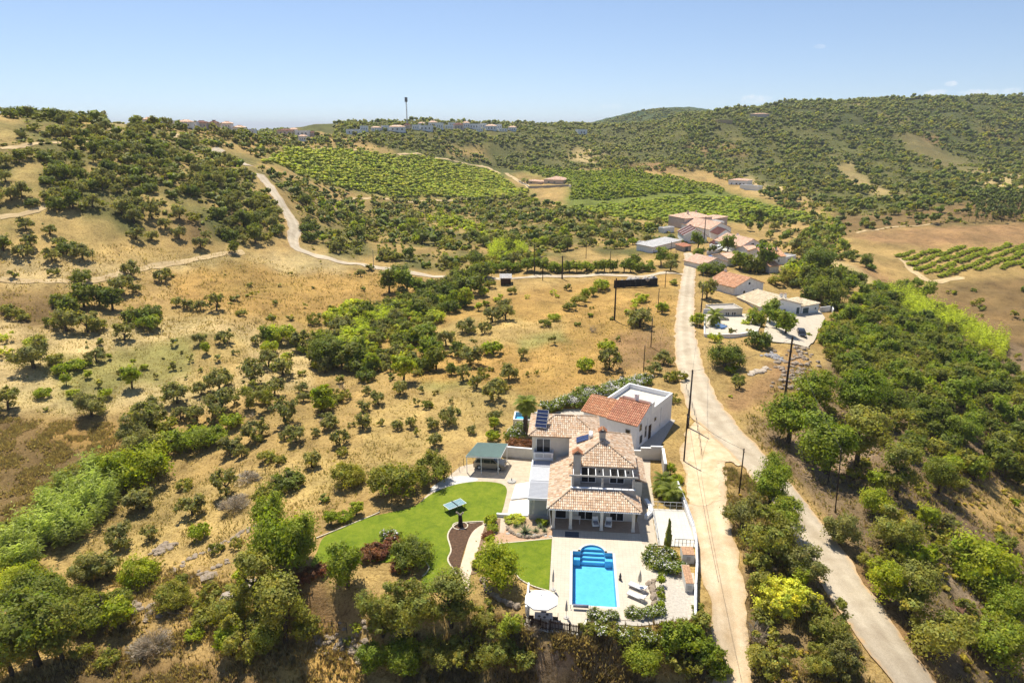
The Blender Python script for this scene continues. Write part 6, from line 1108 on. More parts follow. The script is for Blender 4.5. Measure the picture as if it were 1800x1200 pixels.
def palm(label, loc, h, fr, n, trunk_r, seed, fan=False):
    p_ = thing('palm_tree', label, 'palm', loc, 0); g = random.Random(seed); mb = MB(); k = 7
    for i in range(k): mb.cyl((0, 0, h * i / k - .1 * (i == 0)), (0, 0, h * (i + 1) / k), trunk_r * (1.25 - .3 * i / k), trunk_r * (1.1 - .3 * (i + 1) / k), 9, cap=False)
    mb.build('trunk', M('palm_bark', (.13, .095, .065), .4, 7, .95, .1, .6), p_, True); mb = MB()
    for i in range(n):
        a = i * 2.4; el = 1.35 - 2.1 * (i / n) + g.uniform(-.12, .12); l = fr * g.uniform(.85, 1.1); d = Vector((math.cos(a), math.sin(a), 0)); sd = Vector((-math.sin(a), math.cos(a), 0)); p = Vector((0, 0, h)); e = el; seg = 8; c = g.uniform(.75, 1.2)
        for s in range(seg):
            q = p + (d * math.cos(e) + Vector((0, 0, 1)) * math.sin(e)) * l / seg; f = s / seg; ll = l * .34 * math.sin(math.pi * (.12 + .84 * f)) * (1.5 if fan and f > .5 else 1)
            for t_ in (-1, 1):
                tip = p + sd * t_ * ll + (q - p) * 2.0 - Vector((0, 0, ll * .45)); mb.add([p, q, tip], [(0, 1, 2)], (c, c, c)); mb.add([p.lerp(q, .5), q + (q - p) * .3, tip + (q - p) * .9], [(0, 1, 2)], (c * .9, c * .9, c * .9))
            p = q; e -= .13 + .1 * f
    mb.build('crown', LM['p'], p_); return p_
palm('tall fan palm with a thick dark trunk behind the villa wing', W(-9.6, 38.6, -.1), 5.2, 1.75, 46, .34, 1, True)
palm('palm in the planted bed beside the dirt track, the back one', W(9.3, 24.0, 0), 1.2, 1.4, 26, .16, 2); palm('feathery palm leaning over the roadside wall', W(10.0, 21.0, 0), 1.2, 1.6, 30, .16, 3); palm('palm in the planted bed beside the dirt track, nearest the path', W(8.7, 22.4, 0), .9, 1.1, 22, .13, 4)
p = G(1255, 573); palm('small palm beside the hamlet swimming pool', (p[0], p[1], p[2]), 2.6, 2.4, 24, .15, 5)
for k, px in enumerate((924, 921, 929)): p = G(px - 2, 322 + k); palm('tiny palm beside the lone hillside farmhouse, %s one' % ORD[k], p, 3.2, 2.2, 14, .2, 6 + k)
# garden plants
def gp(k, u, v, w, label, hs=1.0, var=None): x, y, z = W(u, v, 0); add_plant(k, x, y, w, 'garden', hs, 0.0, label, None, var)
def gpx(k, px, py, wpx, label, hs=1.0, var=None):
    p = G(px, py); w = wpx * depth(*p) / FPX; add_plant(k, p[0], p[1] + w * .2, w, 'garden', hs, None, label, None, var)
gpx('b', 690, 878, 96, 'big rounded tree shading the far edge of the lawn', 1.1, 0); gpx('b', 758, 853, 76, 'rounded tree at the lawn edge nearest the carport', 1.15, 2)
gpx('e', 722, 1000, 82, 'dense dark round bush in the middle of the lawn bed', .95, 0); gpx('f', 608, 1050, 80, 'bushy bright green shrub at the lower lawn corner', 1.15, 0)
gpx('f', 490, 1010, 120, 'tall drooping pepper tree at the left lawn corner', 1.35, 1); gpx('f', 520, 1000, 84, 'lower limb-like pepper tree beside the tall one', 1.2, 0); gpx('f', 470, 960, 70, 'pepper tree behind the tall drooping one', 1.4, 0)
for k, (px, py, w_) in enumerate(((580, 925, 34), (603, 918, 36), (625, 908, 34))): gpx('c', px, py, w_, 'yellow-green hedge bush at the lawn kerb, %s from the left' % ORD[k], .8)
for k, (px, py, w_) in enumerate(((650, 985, 48), (668, 980, 42), (690, 965, 40), (705, 1005, 44), (528, 1030, 36), (545, 1018, 34), (568, 1010, 36))): gpx('r', px, py, w_, 'red-leaved shrub in the garden bed, %s of seven' % ORD[k], .85)
gpx('w', 686, 953, 40, 'white-flowered shrub beside the red shrubs', .9); gpx('c', 877, 1042, 92, 'round bright citrus tree between path and small lawn', .95, 0)
for k, (px, py, w_) in enumerate(((862, 922, 26), (866, 935, 24), (858, 948, 24), (860, 962, 24), (864, 974, 26), (845, 985, 26), (838, 1000, 24))): gpx('c' if k != 2 else 'r', px, py, w_, 'small bright shrub along the garden path, %s from the house' % ORD[k], .9)
gpx('y', 905, 920, 40, 'light green ground shrub at the corner of the agave bed', .5); gpx('c', 956, 926, 16, 'small lime bush at the end of the agave bed', .9); gpx('c', 948, 920, 16, 'lime bush against the conservatory wall', .9)
gpx('c', 866, 775, 30, 'lime bush behind the carport', .9); gpx('w', 905, 775, 40, 'white oleander beside the palm trunk', 1.2); gpx('w', 918, 760, 30, 'oleander right of the tall palm', 1.1); gpx('r', 908, 792, 40, 'crimson bougainvillea over the garden wall', .8); gpx('r', 928, 788, 30, 'crimson bougainvillea next to the villa wing', .9)
for k in range(13): f = k / 12; gpx('w', 962 + 168 * f + random.uniform(-4, 4), 728 - 52 * f + random.uniform(-3, 5), random.uniform(34, 46), 'white-flowering oleander in the hedge behind the villa, %s from the left' % ORD[k], .95)
for k, (px, py, w_) in enumerate(((1172, 862, 26), (1168, 880, 26), (1174, 888, 22), (1190, 850, 26), (1196, 880, 22), (1180, 836, 24))): gpx('c', px, py, w_, 'bright shrub in the bed beside the palms, %s of six' % ORD[k], .9)
gpx('s', 1174, 964, 15, 'slim dark cypress on the upper white terrace', 1.0)
for k, (px, py, w_) in enumerate(((1142, 990, 34), (1155, 1000, 36), (1170, 1005, 36), (1185, 1010, 36), (1196, 1005, 30), (1150, 978, 32), (1176, 985, 34))): gpx('w', px, py, w_, 'oleander in the hedge beside the upper terrace, %s from the left' % ORD[k], 1.05)
for k in range(6): gpx('c' if k % 2 else 'w', 1163 - k * .4, 1020 + k * 11, 17, 'narrow climbing shrub in the gravel strip, %s from the back' % ORD[k], 1.3)
for k, (px, py) in enumerate(((1046, 1088), (1062, 1092), (1076, 1090), (1112, 1085), (1128, 1088), (1144, 1085), (1158, 1082))): gpx('w', px, py, 30, 'thin pale-flowered shrub behind the front hedge, %s from the left' % ORD[k], .95)
for k in range(8): gpx('w' if k % 2 else 'b', 1034 + k * 21, 1118 + k * 3 + random.uniform(-2, 3), 38, 'bush in the front hedge below the pool, %s from the left' % ORD[k], .9)
gpx('b', 1196, 670, 36, 'rounded bush beside the roadside gate post', .9); gpx('b', 1186, 708, 26, 'dark bush at the corner of the white neighbour house', .85)
# ------------------------------------------------------------ neighbouring houses, hamlet, far village
m_red = M('red_roof_sheet', (.26, .12, .1), .15, 2, .8); m_pink = M('pink_render', (.62, .5, .42), .1, 1, .9, .2, .15); m_gdoor = M('green_door', (.05, .09, .1), .15, 4, .6)
m_dirtyw = M('weathered_white', (.78, .78, .76), .12, 1.2, .9, .2, .2, col2=(.62, .61, .59))
def roofed(t_, w, d, h, rise, kind, pal, x0=0, y0=0, ov=.3, seed=1, wallm=m_whitew, tw=.34, tl=.6, base=-1.2):
    """walls and roof of one block: x across the front, y going back"""
    X0, X1, Y0_, Y1 = x0, x0 + w, y0, y0 + d; mb = MB(); mb.box(X0, X1, Y0_, Y1, base, h)
    if kind == 'gable_y':
        xm = (X0 + X1) / 2
        for y, s in ((Y0_, 1), (Y1, -1)): mb.add([(X0, y, h), (X1, y, h), (xm, y, h + rise)], [(0, 1, 2) if s > 0 else (2, 1, 0)])
    if kind == 'gable_x':
        ym = (Y0_ + Y1) / 2
        for x, s in ((X0, -1), (X1, 1)): mb.add([(x, Y0_, h), (x, Y1, h), (x, ym, h + rise)], [(0, 1, 2) if s > 0 else (2, 1, 0)])
    if kind == 'mono': mb.add([(X0, Y0_, h), (X1, Y0_, h), (X0, Y1, h + rise), (X1, Y1, h + rise), (X0, Y1, h), (X1, Y1, h)], [(0, 2, 4), (1, 5, 3), (2, 3, 5, 4)])
    mb.build('wall', wallm, t_); a, b, c, e = X0 - ov, X1 + ov, Y0_ - ov, Y1 + ov; lift = .1
    if kind == 'gable_y':
        zl = h - rise * ov / (w / 2) + lift; xm = (X0 + X1) / 2; zt = h + rise + lift
        tiled(t_, 'roof', [(a, e, zl), (a, c, zl), (xm, c, zt), (xm, e, zt)], pal, tw, tl, seed); tiled(t_, 'roof', [(b, c, zl), (b, e, zl), (xm, e, zt), (xm, c, zt)], pal, tw, tl, seed + 1); ridge(t_, (xm, c, zt + .04), (xm, e, zt + .04), pal, seed, .16, .6)
    elif kind == 'gable_x':
        zl = h - rise * ov / (d / 2) + lift; ym = (Y0_ + Y1) / 2; zt = h + rise + lift
        tiled(t_, 'roof', [(a, c, zl), (b, c, zl), (b, ym, zt), (a, ym, zt)], pal, tw, tl, seed); tiled(t_, 'roof', [(b, e, zl), (a, e, zl), (a, ym, zt), (b, ym, zt)], pal, tw, tl, seed + 1); ridge(t_, (a, ym, zt + .04), (b, ym, zt + .04), pal, seed, .16, .6)
    elif kind == 'hip':
        zl = h + lift; zt = h + rise + lift; ins = min(w, d) / 2 + ov
        if w >= d: r1, r2 = ((a + ins, (c + e) / 2, zt), (b - ins, (c + e) / 2, zt))
        else: r1, r2 = (((a + b) / 2, c + ins, zt), ((a + b) / 2, e - ins, zt))
        q = [(a, c, zl), (b, c, zl), (b, e, zl), (a, e, zl)]
        if w >= d: fs = ([q[0], q[1], r2, r1], [q[1], q[2], r2], [q[2], q[3], r1, r2], [q[3], q[0], r1])
        else: fs = ([q[0], q[1], r1], [q[1], q[2], r2, r1], [q[2], q[3], r2], [q[3], q[0], r1, r2])
        for k, f in enumerate(fs): tiled(t_, 'roof', f, pal, tw, tl, seed + k)
    elif kind == 'mono': tiled(t_, 'roof', [(a, c, h + lift), (b, c, h + lift), (b, e, h + rise + lift), (a, e, h + rise + lift)], pal, tw, tl, seed)
    else:
        mb = MB(); mb.box(a + ov - .01, b - ov + .01, c + ov - .01, c + ov + .2, h, h + .35); mb.box(a + ov - .01, b - ov + .01, e - ov - .2, e - ov + .01, h, h + .35); mb.box(a + ov - .01, a + ov + .2, c + ov + .2, e - ov - .2, h, h + .35); mb.box(b - ov - .2, b - ov + .01, c + ov + .2, e - ov - .2, h, h + .35); mb.build('parapet', wallm, t_); box_part(t_, 'roof', m_conc, X0 + .2, X1 - .2, Y0_ + .2, Y1 - .2, h, h + .05)
def front(pa, pb, lift=0.0):
    A = Vector(G(*pa)); B = Vector(G(*pb)); d = B - A; w = math.hypot(d.x, d.y); return A, math.atan2(d.y, d.x), w, min(A.z, B.z) + lift
class thing_at:
    def __init__(s, p): s.location = p
def house(name, label, pa, pb, d, h, rise, kind, pal, wallm=m_whitew, wins=(), seed=1, chim=(), cat='house', door=(), side=()):
    A, rz, w, z = front(pa, pb); t_ = thing(name, label, cat, (A.x, A.y, z), rz); roofed(t_, w, d, h, rise, kind, pal, seed=seed, wallm=wallm)
    for u0, u1, z0, z1 in wins: window(t_, u0 * w, u1 * w, 0, z0, z1, -1, leaves=1 if (u1 - u0) * w < 1.1 else 2)
    for u0, u1, z1 in door: box_part(t_, 'door', m_gdoor, u0 * w, u1 * w, -.05, -.004, 0, z1)
    for y0, y1, z0, z1 in side: window(t_, y0, y1, 0, z0, z1, -1, axis='v', leaves=1)
    for x, y, z1 in chim: c_ = box_part(t_, 'chimney', wallm, x * w - .3, x * w + .3, y - .3, y + .3, h, z1); box_part(c_, 'chimney_cap', m_pan, x * w - .38, x * w + .38, y - .38, y + .38, z1, z1 + .12)
    e_ = Vector((A.x, A.y, 0)) + Vector((math.cos(rz) * w / 2 - math.sin(rz) * d / 2, math.sin(rz) * w / 2 + math.cos(rz) * d / 2, 0)); KEEP.append((thing_at(e_), max(w, d) * .62)); return t_, w, rz
# white neighbour behind the villa
wz = thing('white_house', 'white house with red and orange tile roofs and a walled roof terrace behind the villa', 'house', W(6.75, 34.6, 0), Y0 - R(30))
mb = MB(); mb.box(-4.7, 0, 0, 4.9, -.5, 4.0); mb.add([(0, 0, 4.0), (0, 4.9, 4.0), (0, 4.9, 5.9), (0, 3.7, 5.85)], [(0, 1, 2, 3)]); mb.add([(-4.7, 0, 4.0), (-4.7, 3.7, 5.85), (-4.7, 4.9, 5.9), (-4.7, 4.9, 4.0)], [(0, 1, 2, 3)]); mb.add([(0, 4.9, 4), (-4.7, 4.9, 4), (-4.7, 4.9, 5.9), (0, 4.9, 5.9)], [(0, 1, 2, 3)]); mb.build('wall', m_whitew, wz)
tiled(wz, 'front_roof', [(-4.75, -.3, 4.0), (.22, -.3, 4.0), (.22, 3.75, 5.95), (-4.75, 3.75, 5.95)], PAL_R, .3, .5, 41); tiled(wz, 'back_roof', [(.0, 5.4, 5.2), (-4.7, 5.4, 5.2), (-4.7, 3.8, 5.95), (.0, 3.8, 5.95)], PAL_O, .3, .5, 42)
mb = MB(); mb.box(-9.4, -4.7, 1.2, 5.4, -.5, 3.5); mb.build('side_wall', m_whitew, wz); tiled(wz, 'side_roof', [(-9.7, .8, 3.6), (-4.76, .8, 3.6), (-4.76, 4.0, 5.2), (-9.7, 4.0, 5.2)], PAL_O, .28, .5, 43); tiled(wz, 'side_back_roof', [(-4.76, 6.4, 4.2), (-9.7, 6.4, 4.2), (-9.7, 4.05, 5.2), (-4.76, 4.05, 5.2)], PAL_O, .28, .5, 44)
mb = MB(); mb.box(-7.6, 0, 4.91, 13.0, -.5, 3.9); mb.build('terrace_block', m_whitew, wz); mb = MB(); mb.box(-7.6, .0, 12.75, 13.01, 3.9, 4.75); mb.box(-.25, .01, 6.0, 12.75, 3.9, 4.75); mb.box(-7.61, -7.35, 4.92, 12.75, 3.9, 4.75); mb.box(-.25, .01, 4.92, 6.0, 3.9, 5.7); mb.build('parapet', m_white, wz); box_part(wz, 'roof_terrace', m_pave2, -7.35, -.25, 5.5, 12.75, 3.9, 3.96)
ch = box_part(wz, 'chimney', m_white, -2.4, -1.9, 4.0, 4.5, 5.0, 6.9); box_part(ch, 'chimney_cap', m_white, -2.5, -1.8, 3.9, 4.6, 6.9, 7.0)
window(wz, -1.75, -.95, 0, 1.6, 3.0, -1, leaves=1, frame=m_wallg)
for y0, y1, z0, z1 in ((.9, 1.7, 2.6, 3.7), (1.2, 2.1, .5, 1.8), (2.9, 3.5, 2.0, 2.7), (2.9, 3.5, .9, 2.0), (6.2, 6.9, 2.3, 2.9)): window(wz, y0, y1, 0.0, z0, z1, 1, axis='v', leaves=1, frame=m_wallg)
dr = box_part(wz, 'door', m_wood, .004, .05, 4.3, 5.2, .1, 2.3); box_part(dr, 'handle', m_alu, .05, .09, 5.05, 5.1, 1.05, 1.15)
for y in (3.8, 8.6): MB().cyl((.06, y, 0), (.06, y, 3.8), .05, n=6).build('downpipe', m_white, wz)
bp = thing('small_pool', 'small raised blue pool with white walls behind the villa wing', 'pool', W(-9.6, 43.6, 0), Y0); mb = MB(); mb.box(-2.2, 2.2, -1.6, -1.4, -.2, .9); mb.box(-2.2, 2.2, 1.4, 1.6, -.2, .9); mb.box(-2.2, -2, -1.4, 1.4, -.2, .9); mb.box(2, 2.2, -1.4, 1.4, -.2, .9); mb.build('wall', m_white, bp); box_part(bp, 'basin', m_mos, -2, 2, -1.4, 1.4, -.2, .2); MB().add([(-2, -1.4, .75), (2, -1.4, .75), (2, 1.4, .75), (-2, 1.4, .75)], [(0, 1, 2, 3)]).build('water', m_water, bp)
# hamlet along the lane
house('cream_house', 'long low house with cream tiled gable roof beside the big shade tree', (1336,547), (1406,553.5), 11, 3.0, 1.7, 'gable_y', PAL_C, m_white, [(.55, .63, 1.0, 2.0)], 51, [(.62, 2.5, 5.6), (.78, 3.5, 5.2)], door=[(.9, .97, 2.1)])
house('annex_house', 'small cream-roofed annex with a solar water heater on top', (1408,553), (1438,550), 7, 2.7, 1.1, 'hip', PAL_C, m_white, [(.75, .85, 1.2, 1.8)], 52, door=[(.08, .4, 2.1)])
house('grey_gable_house', 'grey-white gable house with orange tile roof behind the cream house', (1290,519), (1340,516.5), 10, 3.3, 2.1, 'gable_y', PAL_T, m_dirtyw, [(.3, .38, 1.0, 2.0), (.62, .7, 1.0, 2.0), (.46, .54, 3.4, 4.2)], 53, [(.52, 9.4, 6.3)])
house('lean_to', 'orange-tiled lean-to beside the grey gable house', (1279,515), (1289,516), 8, 2.3, .3, 'mono', PAL_T, m_dirtyw, [], 54, cat='shed')
house('pink_roof_cottage', 'low white cottage with faded pink roof beside the lane trees', (1236,474.5), (1277,474.5), 9, 2.8, 1.6, 'gable_y', PAL_P, m_dirtyw, [(.25, .32, .9, 1.8), (.45, .52, .9, 1.8)], 55)
house('back_cottage', 'small pink-roofed wing behind the low cottage', (1278,468), (1299,464), 7, 2.8, 1.0, 'gable_x', PAL_P, m_dirtyw, [(.2, .35, .9, 1.9), (.6, .75, .1, 2.0)], 56)
house('barn', 'big barn with wide pale pink roof behind the tall conifer', (1301,448), (1341,446), 16, 3.4, 2.4, 'gable_y', PAL_P, m_dirtyw, [(.15, .24, 1.0, 2.1), (.7, .8, 1.0, 2.1), (.44, .56, 3.4, 4.4)], 57, [(.55, 10, 6.6)])
house('terracotta_house', 'terracotta-roofed house at the right edge of the hamlet', (1342,467), (1379,465), 12, 3.2, 2.0, 'gable_x', PAL_T, m_dirtyw, [(.1, .18, 1.0, 2.1), (.35, .43, .2, 2.1), (.65, .75, 1.0, 2.1)], 58, [(.35, 5, 5.8), (.8, 4, 5.8)])
house('flat_shed', 'low white flat-roofed shed at the right edge of the hamlet', (1380,463), (1398,461), 4.5, 2.4, 0, 'flat', PAL_T, m_white, [(.2, .7, .9, 1.9)], 59, cat='shed')
house('garage', 'white gable garage with dark red roof and green shutter door', (1262,424.5), (1286,422.5), 8, 3.0, 1.9, 'gable_y', PAL_D, m_white, [], 60, door=[(.18, .58, 2.5)])
house('long_pink_house', 'long house with pale pink roof behind the red-roofed garage', (1246,417), (1284,413), 20, 3.4, 2.6, 'gable_y', PAL_P, m_white, [(.1, .18, .6, 2.2), (.3, .38, .6, 2.2)], 61)
house('two_storey_house', 'two-storey pink house with hip roof at the top of the hamlet', (1202,403), (1250,402.5), 12, 5.6, 1.9, 'hip', PAL_P, m_pink, [(.3, .36, .2, 2.2), (.38, .45, 3.2, 4.4), (.55, .65, 3.3, 4.2), (.12, .2, 3.2, 4.4), (.1, .22, .8, 2)], 62, [(.3, 4, 8.6), (.7, 6, 8.2)])
house('upper_house', 'pale flat-fronted house behind the long pink roof', (1246,397), (1278,396), 8, 4.2, .8, 'hip', PAL_P, m_pink, [(.15, .3, 1.5, 3), (.4, .5, 1.5, 3)], 63)
t_, w_, _ = house('dark_roof_barn', 'white barn with dark maroon roof striped by pale ribs', (1200.5,428.5), (1242,426), 13, 3.4, 2.6, 'gable_y', PAL_D, m_white, [(.3, .4, 1.0, 2.0)], 64, cat='barn', door=[(.55, .75, 2.6)])
for k in range(4):
    y = -.3 + k * 4.3
    for s_ in (-1, 1): MB().beam((w_ / 2, y, 6.16), (w_ / 2 + s_ * (w_ / 2 + .3), y, 3.4), .35, .1).build('roof_rib', m_white, t_)
house('long_low_building', 'long low white building with flat grey roof left of the lane end', (1147,444.5), (1197,434), 7, 2.6, .5, 'mono', [(1.1, 1.05, 1.0), (1.0, .98, .95)], m_white, [(.02, .05, .8, 1.6)], 65, door=[(.22, .27, 2.0)])
house('tool_shed', 'small red-tiled shed at the end of the lane', (1200,442), (1214.5,441), 3.5, 2.0, .6, 'mono', PAL_R, m_conc, [], 66, cat='shed', door=[(.3, .6, 1.7)])
house('open_carport', 'dark red roofed open shelter below the garage', (1270,434), (1297,436), 6, 2.6, 1.4, 'gable_y', PAL_D, m_white, [], 67, cat='shelter', door=[(.6, .95, 2.3)])
house('site_cabin', 'small grey cabin left of the long white building', (1119,437), (1127,437.5), 3, 2.3, .0, 'flat', PAL_T, m_dirtyw, [(.3, .6, 1, 1.7)], 68, cat='cabin'); house('site_cabin', 'smaller grey cabin right of its twin by the long building', (1128,438.5), (1134,438.5), 2.5, 2.0, .0, 'flat', PAL_T, m_conc, [], 69, cat='cabin')
house('garden_wall_house', 'low whitewashed wall block below the two-storey house', (1166,410), (1185,408), 3, 2.2, 0, 'flat', PAL_T, m_white, [], 70)
house('pool_kitchen', 'cream flat-roofed outdoor kitchen beside the hamlet pool', (1254,556), (1304,557), 5, 1.9, 0, 'flat', PAL_T, M('cream_block', (.6, .54, .44), .12, 1, .9), [(.1, .25, .6, 1.3), (.4, .55, .5, 1.4), (.62, .78, .5, 1.4)], 71, cat='outbuilding')
hd = [G(1238,592), G(1290,592), G(1332,585), G(1345,556), G(1238,553)]; tag(sheet('hamlet_terrace', hd, .3, m_deck, 3), kind='structure'); tag(sheet('hamlet_yard', [G(1340,600), G(1420,612), G(1450,560), G(1440,548), G(1350,552)], .28, M('yard', (.55, .47, .36), .15, 1, .95), 3), kind='structure')
hp = GP([(1255,567),(1263,561),(1272,560.5),(1281,563),(1280,574),(1268,579),(1258,575)]); cz = sum(p[2] for p in hp) / len(hp) + .28; hpo = thing('hamlet_pool', 'small kidney-shaped pool on the hamlet terrace', 'pool', (hp[0][0], hp[0][1], cz), 0); sp_ = smooth_poly([(p[0] - hp[0][0], p[1] - hp[0][1]) for p in hp], 4); MB().prism(sp_, -.3, .1).build('basin', M('pool_liner', (.1, .36, .68), .05, 2, .3), hpo); mb = MB(); mb.add([(x, y, .14) for x, y in sp_], [tuple(range(len(sp_)))]); mb.build('water', m_water, hpo)
wall_l = thing('terrace_wall', 'white wall along the front of the hamlet pool terrace', 'wall', G(1238,592), 0); A = Vector(G(1238,592)); mb = MB()
for a, b in (((1238,592),(1262,593)),((1262,593),(1300,592)),((1300,592),(1332,586)),((1238,592),(1238,560))): mb.beam(Vector(G(*a)) - A + Vector((0, 0, .2)), Vector(G(*b)) - A + Vector((0, 0, .2)), .25, 1.1)
mb.build('wall', m_white, wall_l)
tag(sheet('hamlet_court', GP([(1244,440),(1262,426),(1268,424),(1290,426),(1300,440),(1285,446),(1262,440),(1252,446)]), .4, m_pave2, 3), kind='structure')
tag(sheet('hamlet_lane', GP([(1286,424),(1294,414),(1300,415),(1312,432),(1306,440),(1296,430)]), .45, m_pave2, 3), kind='structure')
for lab, pts_ in (('white garden wall beside the tall hamlet pole', [(1242,448),(1262,444),(1270,438)]), ('white wall along the paved court below the garage', [(1247,436),(1262,428)]), ('long white wall below the barn', [(1290,432),(1300,444),(1304,452)]), ('white wall right of the terracotta house', [(1372,475),(1386,472),(1398,466)]), ('grey block wall behind the annex house', [(1440,548),(1462,545),(1464,552)]), ('pale wall left of the outdoor kitchen', [(1236,552),(1252,552)])):
    A = Vector(G(*pts_[0])); t_ = thing('yard_wall', lab, 'wall', A, 0); mb = MB()
    for a, b in zip(pts_, pts_[1:]): mb.beam(Vector(G(*a)) - A + Vector((0, 0, .5)), Vector(G(*b)) - A + Vector((0, 0, .5)), .25, 1.6)
    mb.build('wall', m_white if 'white' in lab else m_dirtyw, t_)
p = G(1408, 591); make_car('car', 'dark car parked under the shade tree in the hamlet yard', (p[0], p[1], p[2] + .06), R(75), M('black_car_paint', (.02, .02, .022), .1, 2, .25, .6)); p = G(1262, 439); make_car('car', 'white car parked on the paved court below the garage', (p[0], p[1], p[2] + .13), R(20), m_white)
tb = thing('tarpaulin_heap', 'bright blue tarpaulin heap behind the pink-roofed cottage', 'tarpaulin', G(1253, 457), 0); mb = MB(); mb.lathe([(2.6, 0), (2.5, .8), (1.6, 1.5), (.3, 1.8)], 9); mb.build('tarpaulin', M('blue_tarp', (.05, .12, .3), .2, 2, .6), tb)
house('row_cottage', 'narrow pink-roofed cottage squeezed beside the barn', (1316,455), (1334,453), 8, 2.8, 1.3, 'gable_x', PAL_P, m_white, [(.3, .5, .9, 1.9)], 81); house('stone_outhouse', 'small orange-roofed outhouse below the terracotta house', (1352,480), (1368,479), 5, 2.4, .9, 'gable_x', PAL_T, m_dirtyw, [], 82, cat='outhouse'); house('corner_house', 'white flat-roofed house right of the two-storey house', (1256,405), (1272,404), 8, 3.6, 0, 'flat', PAL_P, m_white, [(.2, .35, 1, 2.2), (.6, .75, 1, 2.2)], 83)
bn = thing('dark_screen', 'long black shade-net screen standing beside the lane', 'screen', G(1079,506), 0); A = Vector(G(1079,506)); B = Vector(G(1155,502)); d = B - A; MB().beam(Vector((0, 0, 1.1)), d + Vector((0, 0, 1.1)), .12, 2.2).build('net', M('black_net', (.012, .012, .015), .3, 3, .8), bn)
for k in range(9): q = d * (k / 8); MB().beam(q + Vector((0, -.12, -.2)), q + Vector((0, -.12, 2.4)), .09, .09, up=(0, 1, 0)).build('post', m_dark, bn)
stones('rubble_bags', 'pale sacks piled behind the black net screen', [(A + d * .25).xy, (A + d * .95).xy], 26, .8, m_conc, 'sacks', .9, 17, .4, world=True)
for c_ in bpy.data.objects['rubble_bags'].children: c_.location.y += 1.4; c_.location.z += 1.7
house('field_hut', 'small grey-roofed hut among the gully trees by the lane', (880,501), (898,500), 4, 2.0, .4, 'mono', [(.95, .95, .95), (.85, .85, .85)], m_wood, [], 72, cat='hut')
house('farmhouse', 'lone pale farmhouse between the hillside groves', (956,323), (990,323), 14, 3.2, 2.2, 'hip', PAL_P, m_pink, [(.2, .3, .8, 2), (.5, .6, .8, 2)], 73); house('farm_shed', 'low stone outbuilding beside the lone farmhouse', (925,323), (950,324), 9, 2.4, .8, 'hip', PAL_P, m_pink, [(.3, .4, .6, 1.8)], 74, cat='outbuilding')
wall_run2 = thing('farm_wall', 'curved stone wall below the lone farmhouse', 'wall', G(920,328), 0); A = Vector(G(920,328)); mb = MB()
for a, b in zip(((912,320),(930,331),(955,330),(1000,328)), ((930,331),(955,330),(1000,328),(1004,330))): mb.beam(Vector(G(*a)) - A + Vector((0, 0, .3)), Vector(G(*b)) - A + Vector((0, 0, .3)), .5, 2.4)
mb.build('wall', m_conc, wall_run2)
house('hillside_villa', 'white villa with arched front on the hillside right of the groves', (1280,324), (1312,328), 12, 4.2, 1.2, 'hip', PAL_P, m_white, [(.15, .22, 1, 2.2), (.4, .5, 1, 2.4), (.6, .7, 1, 2.4), (.8, .88, 1, 2.4)], 75); house('white_terrace_block', 'long white terrace wall in front of the hillside villa', (1300,331), (1334,335), 5, 3.0, 0, 'flat', PAL_P, m_white, [], 76, cat='wall')
house('ridge_ruin', 'small white house alone on the far ridge', (1016,236), (1032,236), 9, 5, .6, 'flat', PAL_P, m_white, [(.3, .45, 1, 3), (.6, .75, 1, 3)], 77); house('hilltop_house', 'pale house on the big hill beside the sandy cutting', (1318,205), (1342,207), 10, 4, 1.0, 'hip', PAL_P, m_pink, [], 78); house('hilltop_terrace', 'ochre terrace wall below the hilltop cypresses', (1262,216), (1288,217), 6, 3.4, 0, 'flat', PAL_P, M('ochre_wall', (.5, .36, .2), .1, .5, .9), [], 79, cat='wall')
def crest(px, rmax, py):
    d = ray(px, 230); a = math.atan2(d[0], d[1]); r = np.linspace(200, rmax, 400); x = r * math.sin(a); y = r * math.cos(a); z = H(x, y); e = (z - CZ) / r; k = int(np.argmax(e))
    ty = np.array([600 - FPX * (yy * sP + (zz - CZ) * cP) / depth(xx, yy, zz) for xx, yy, zz in zip(x, y, z)]); j = [i for i in range(k + 1) if ty[i] < py + 3]; i = max(0, min(j) if j else k - 2); return (x[i], y[i], z[i])
far = [(620,234,24,10,'flat',0),(698,230,30,7,'hip',1),(748,228,24,8,'flat',0),(773,226,13,13,'flat',0),(806,226,18,9,'hip',2),(833,225,18,9,'flat',0),(864,227,20,8,'hip',1),(850,223,12,6,'flat',0),(741,221,12,6,'hip',1),(789,225,14,6,'flat',0),(884,229,16,4,'flat',0),
 (326,211,22,6,'hip',1),(304,217,12,6,'flat',0),(354,214,20,5,'hip',2),(398,219,18,6,'hip',1),(418,231,18,8,'hip',1),(500,234,26,6,'hip',2),(530,237,24,9,'flat',0),(530,246,14,8,'hip',1),(549,238,12,6,'hip',2),(264,206,22,6,'hip',1),(516,233,14,6,'hip',1),(375,213,14,5,'hip',2),(640,229,14,7,'flat',0),(660,228,16,6,'hip',1),(676,227,12,6,'flat',0),(730,226,12,7,'flat',0),(760,222,14,8,'hip',1),(795,221,12,8,'flat',0),(820,223,12,8,'hip',1),(876,225,12,7,'flat',0),(900,228,14,5,'hip',1),(843,229,12,6,'flat',0),(715,224,10,6,'hip',2),(286,212,12,5,'flat',0),(340,217,14,5,'flat',0),(440,232,14,6,'flat',0)]
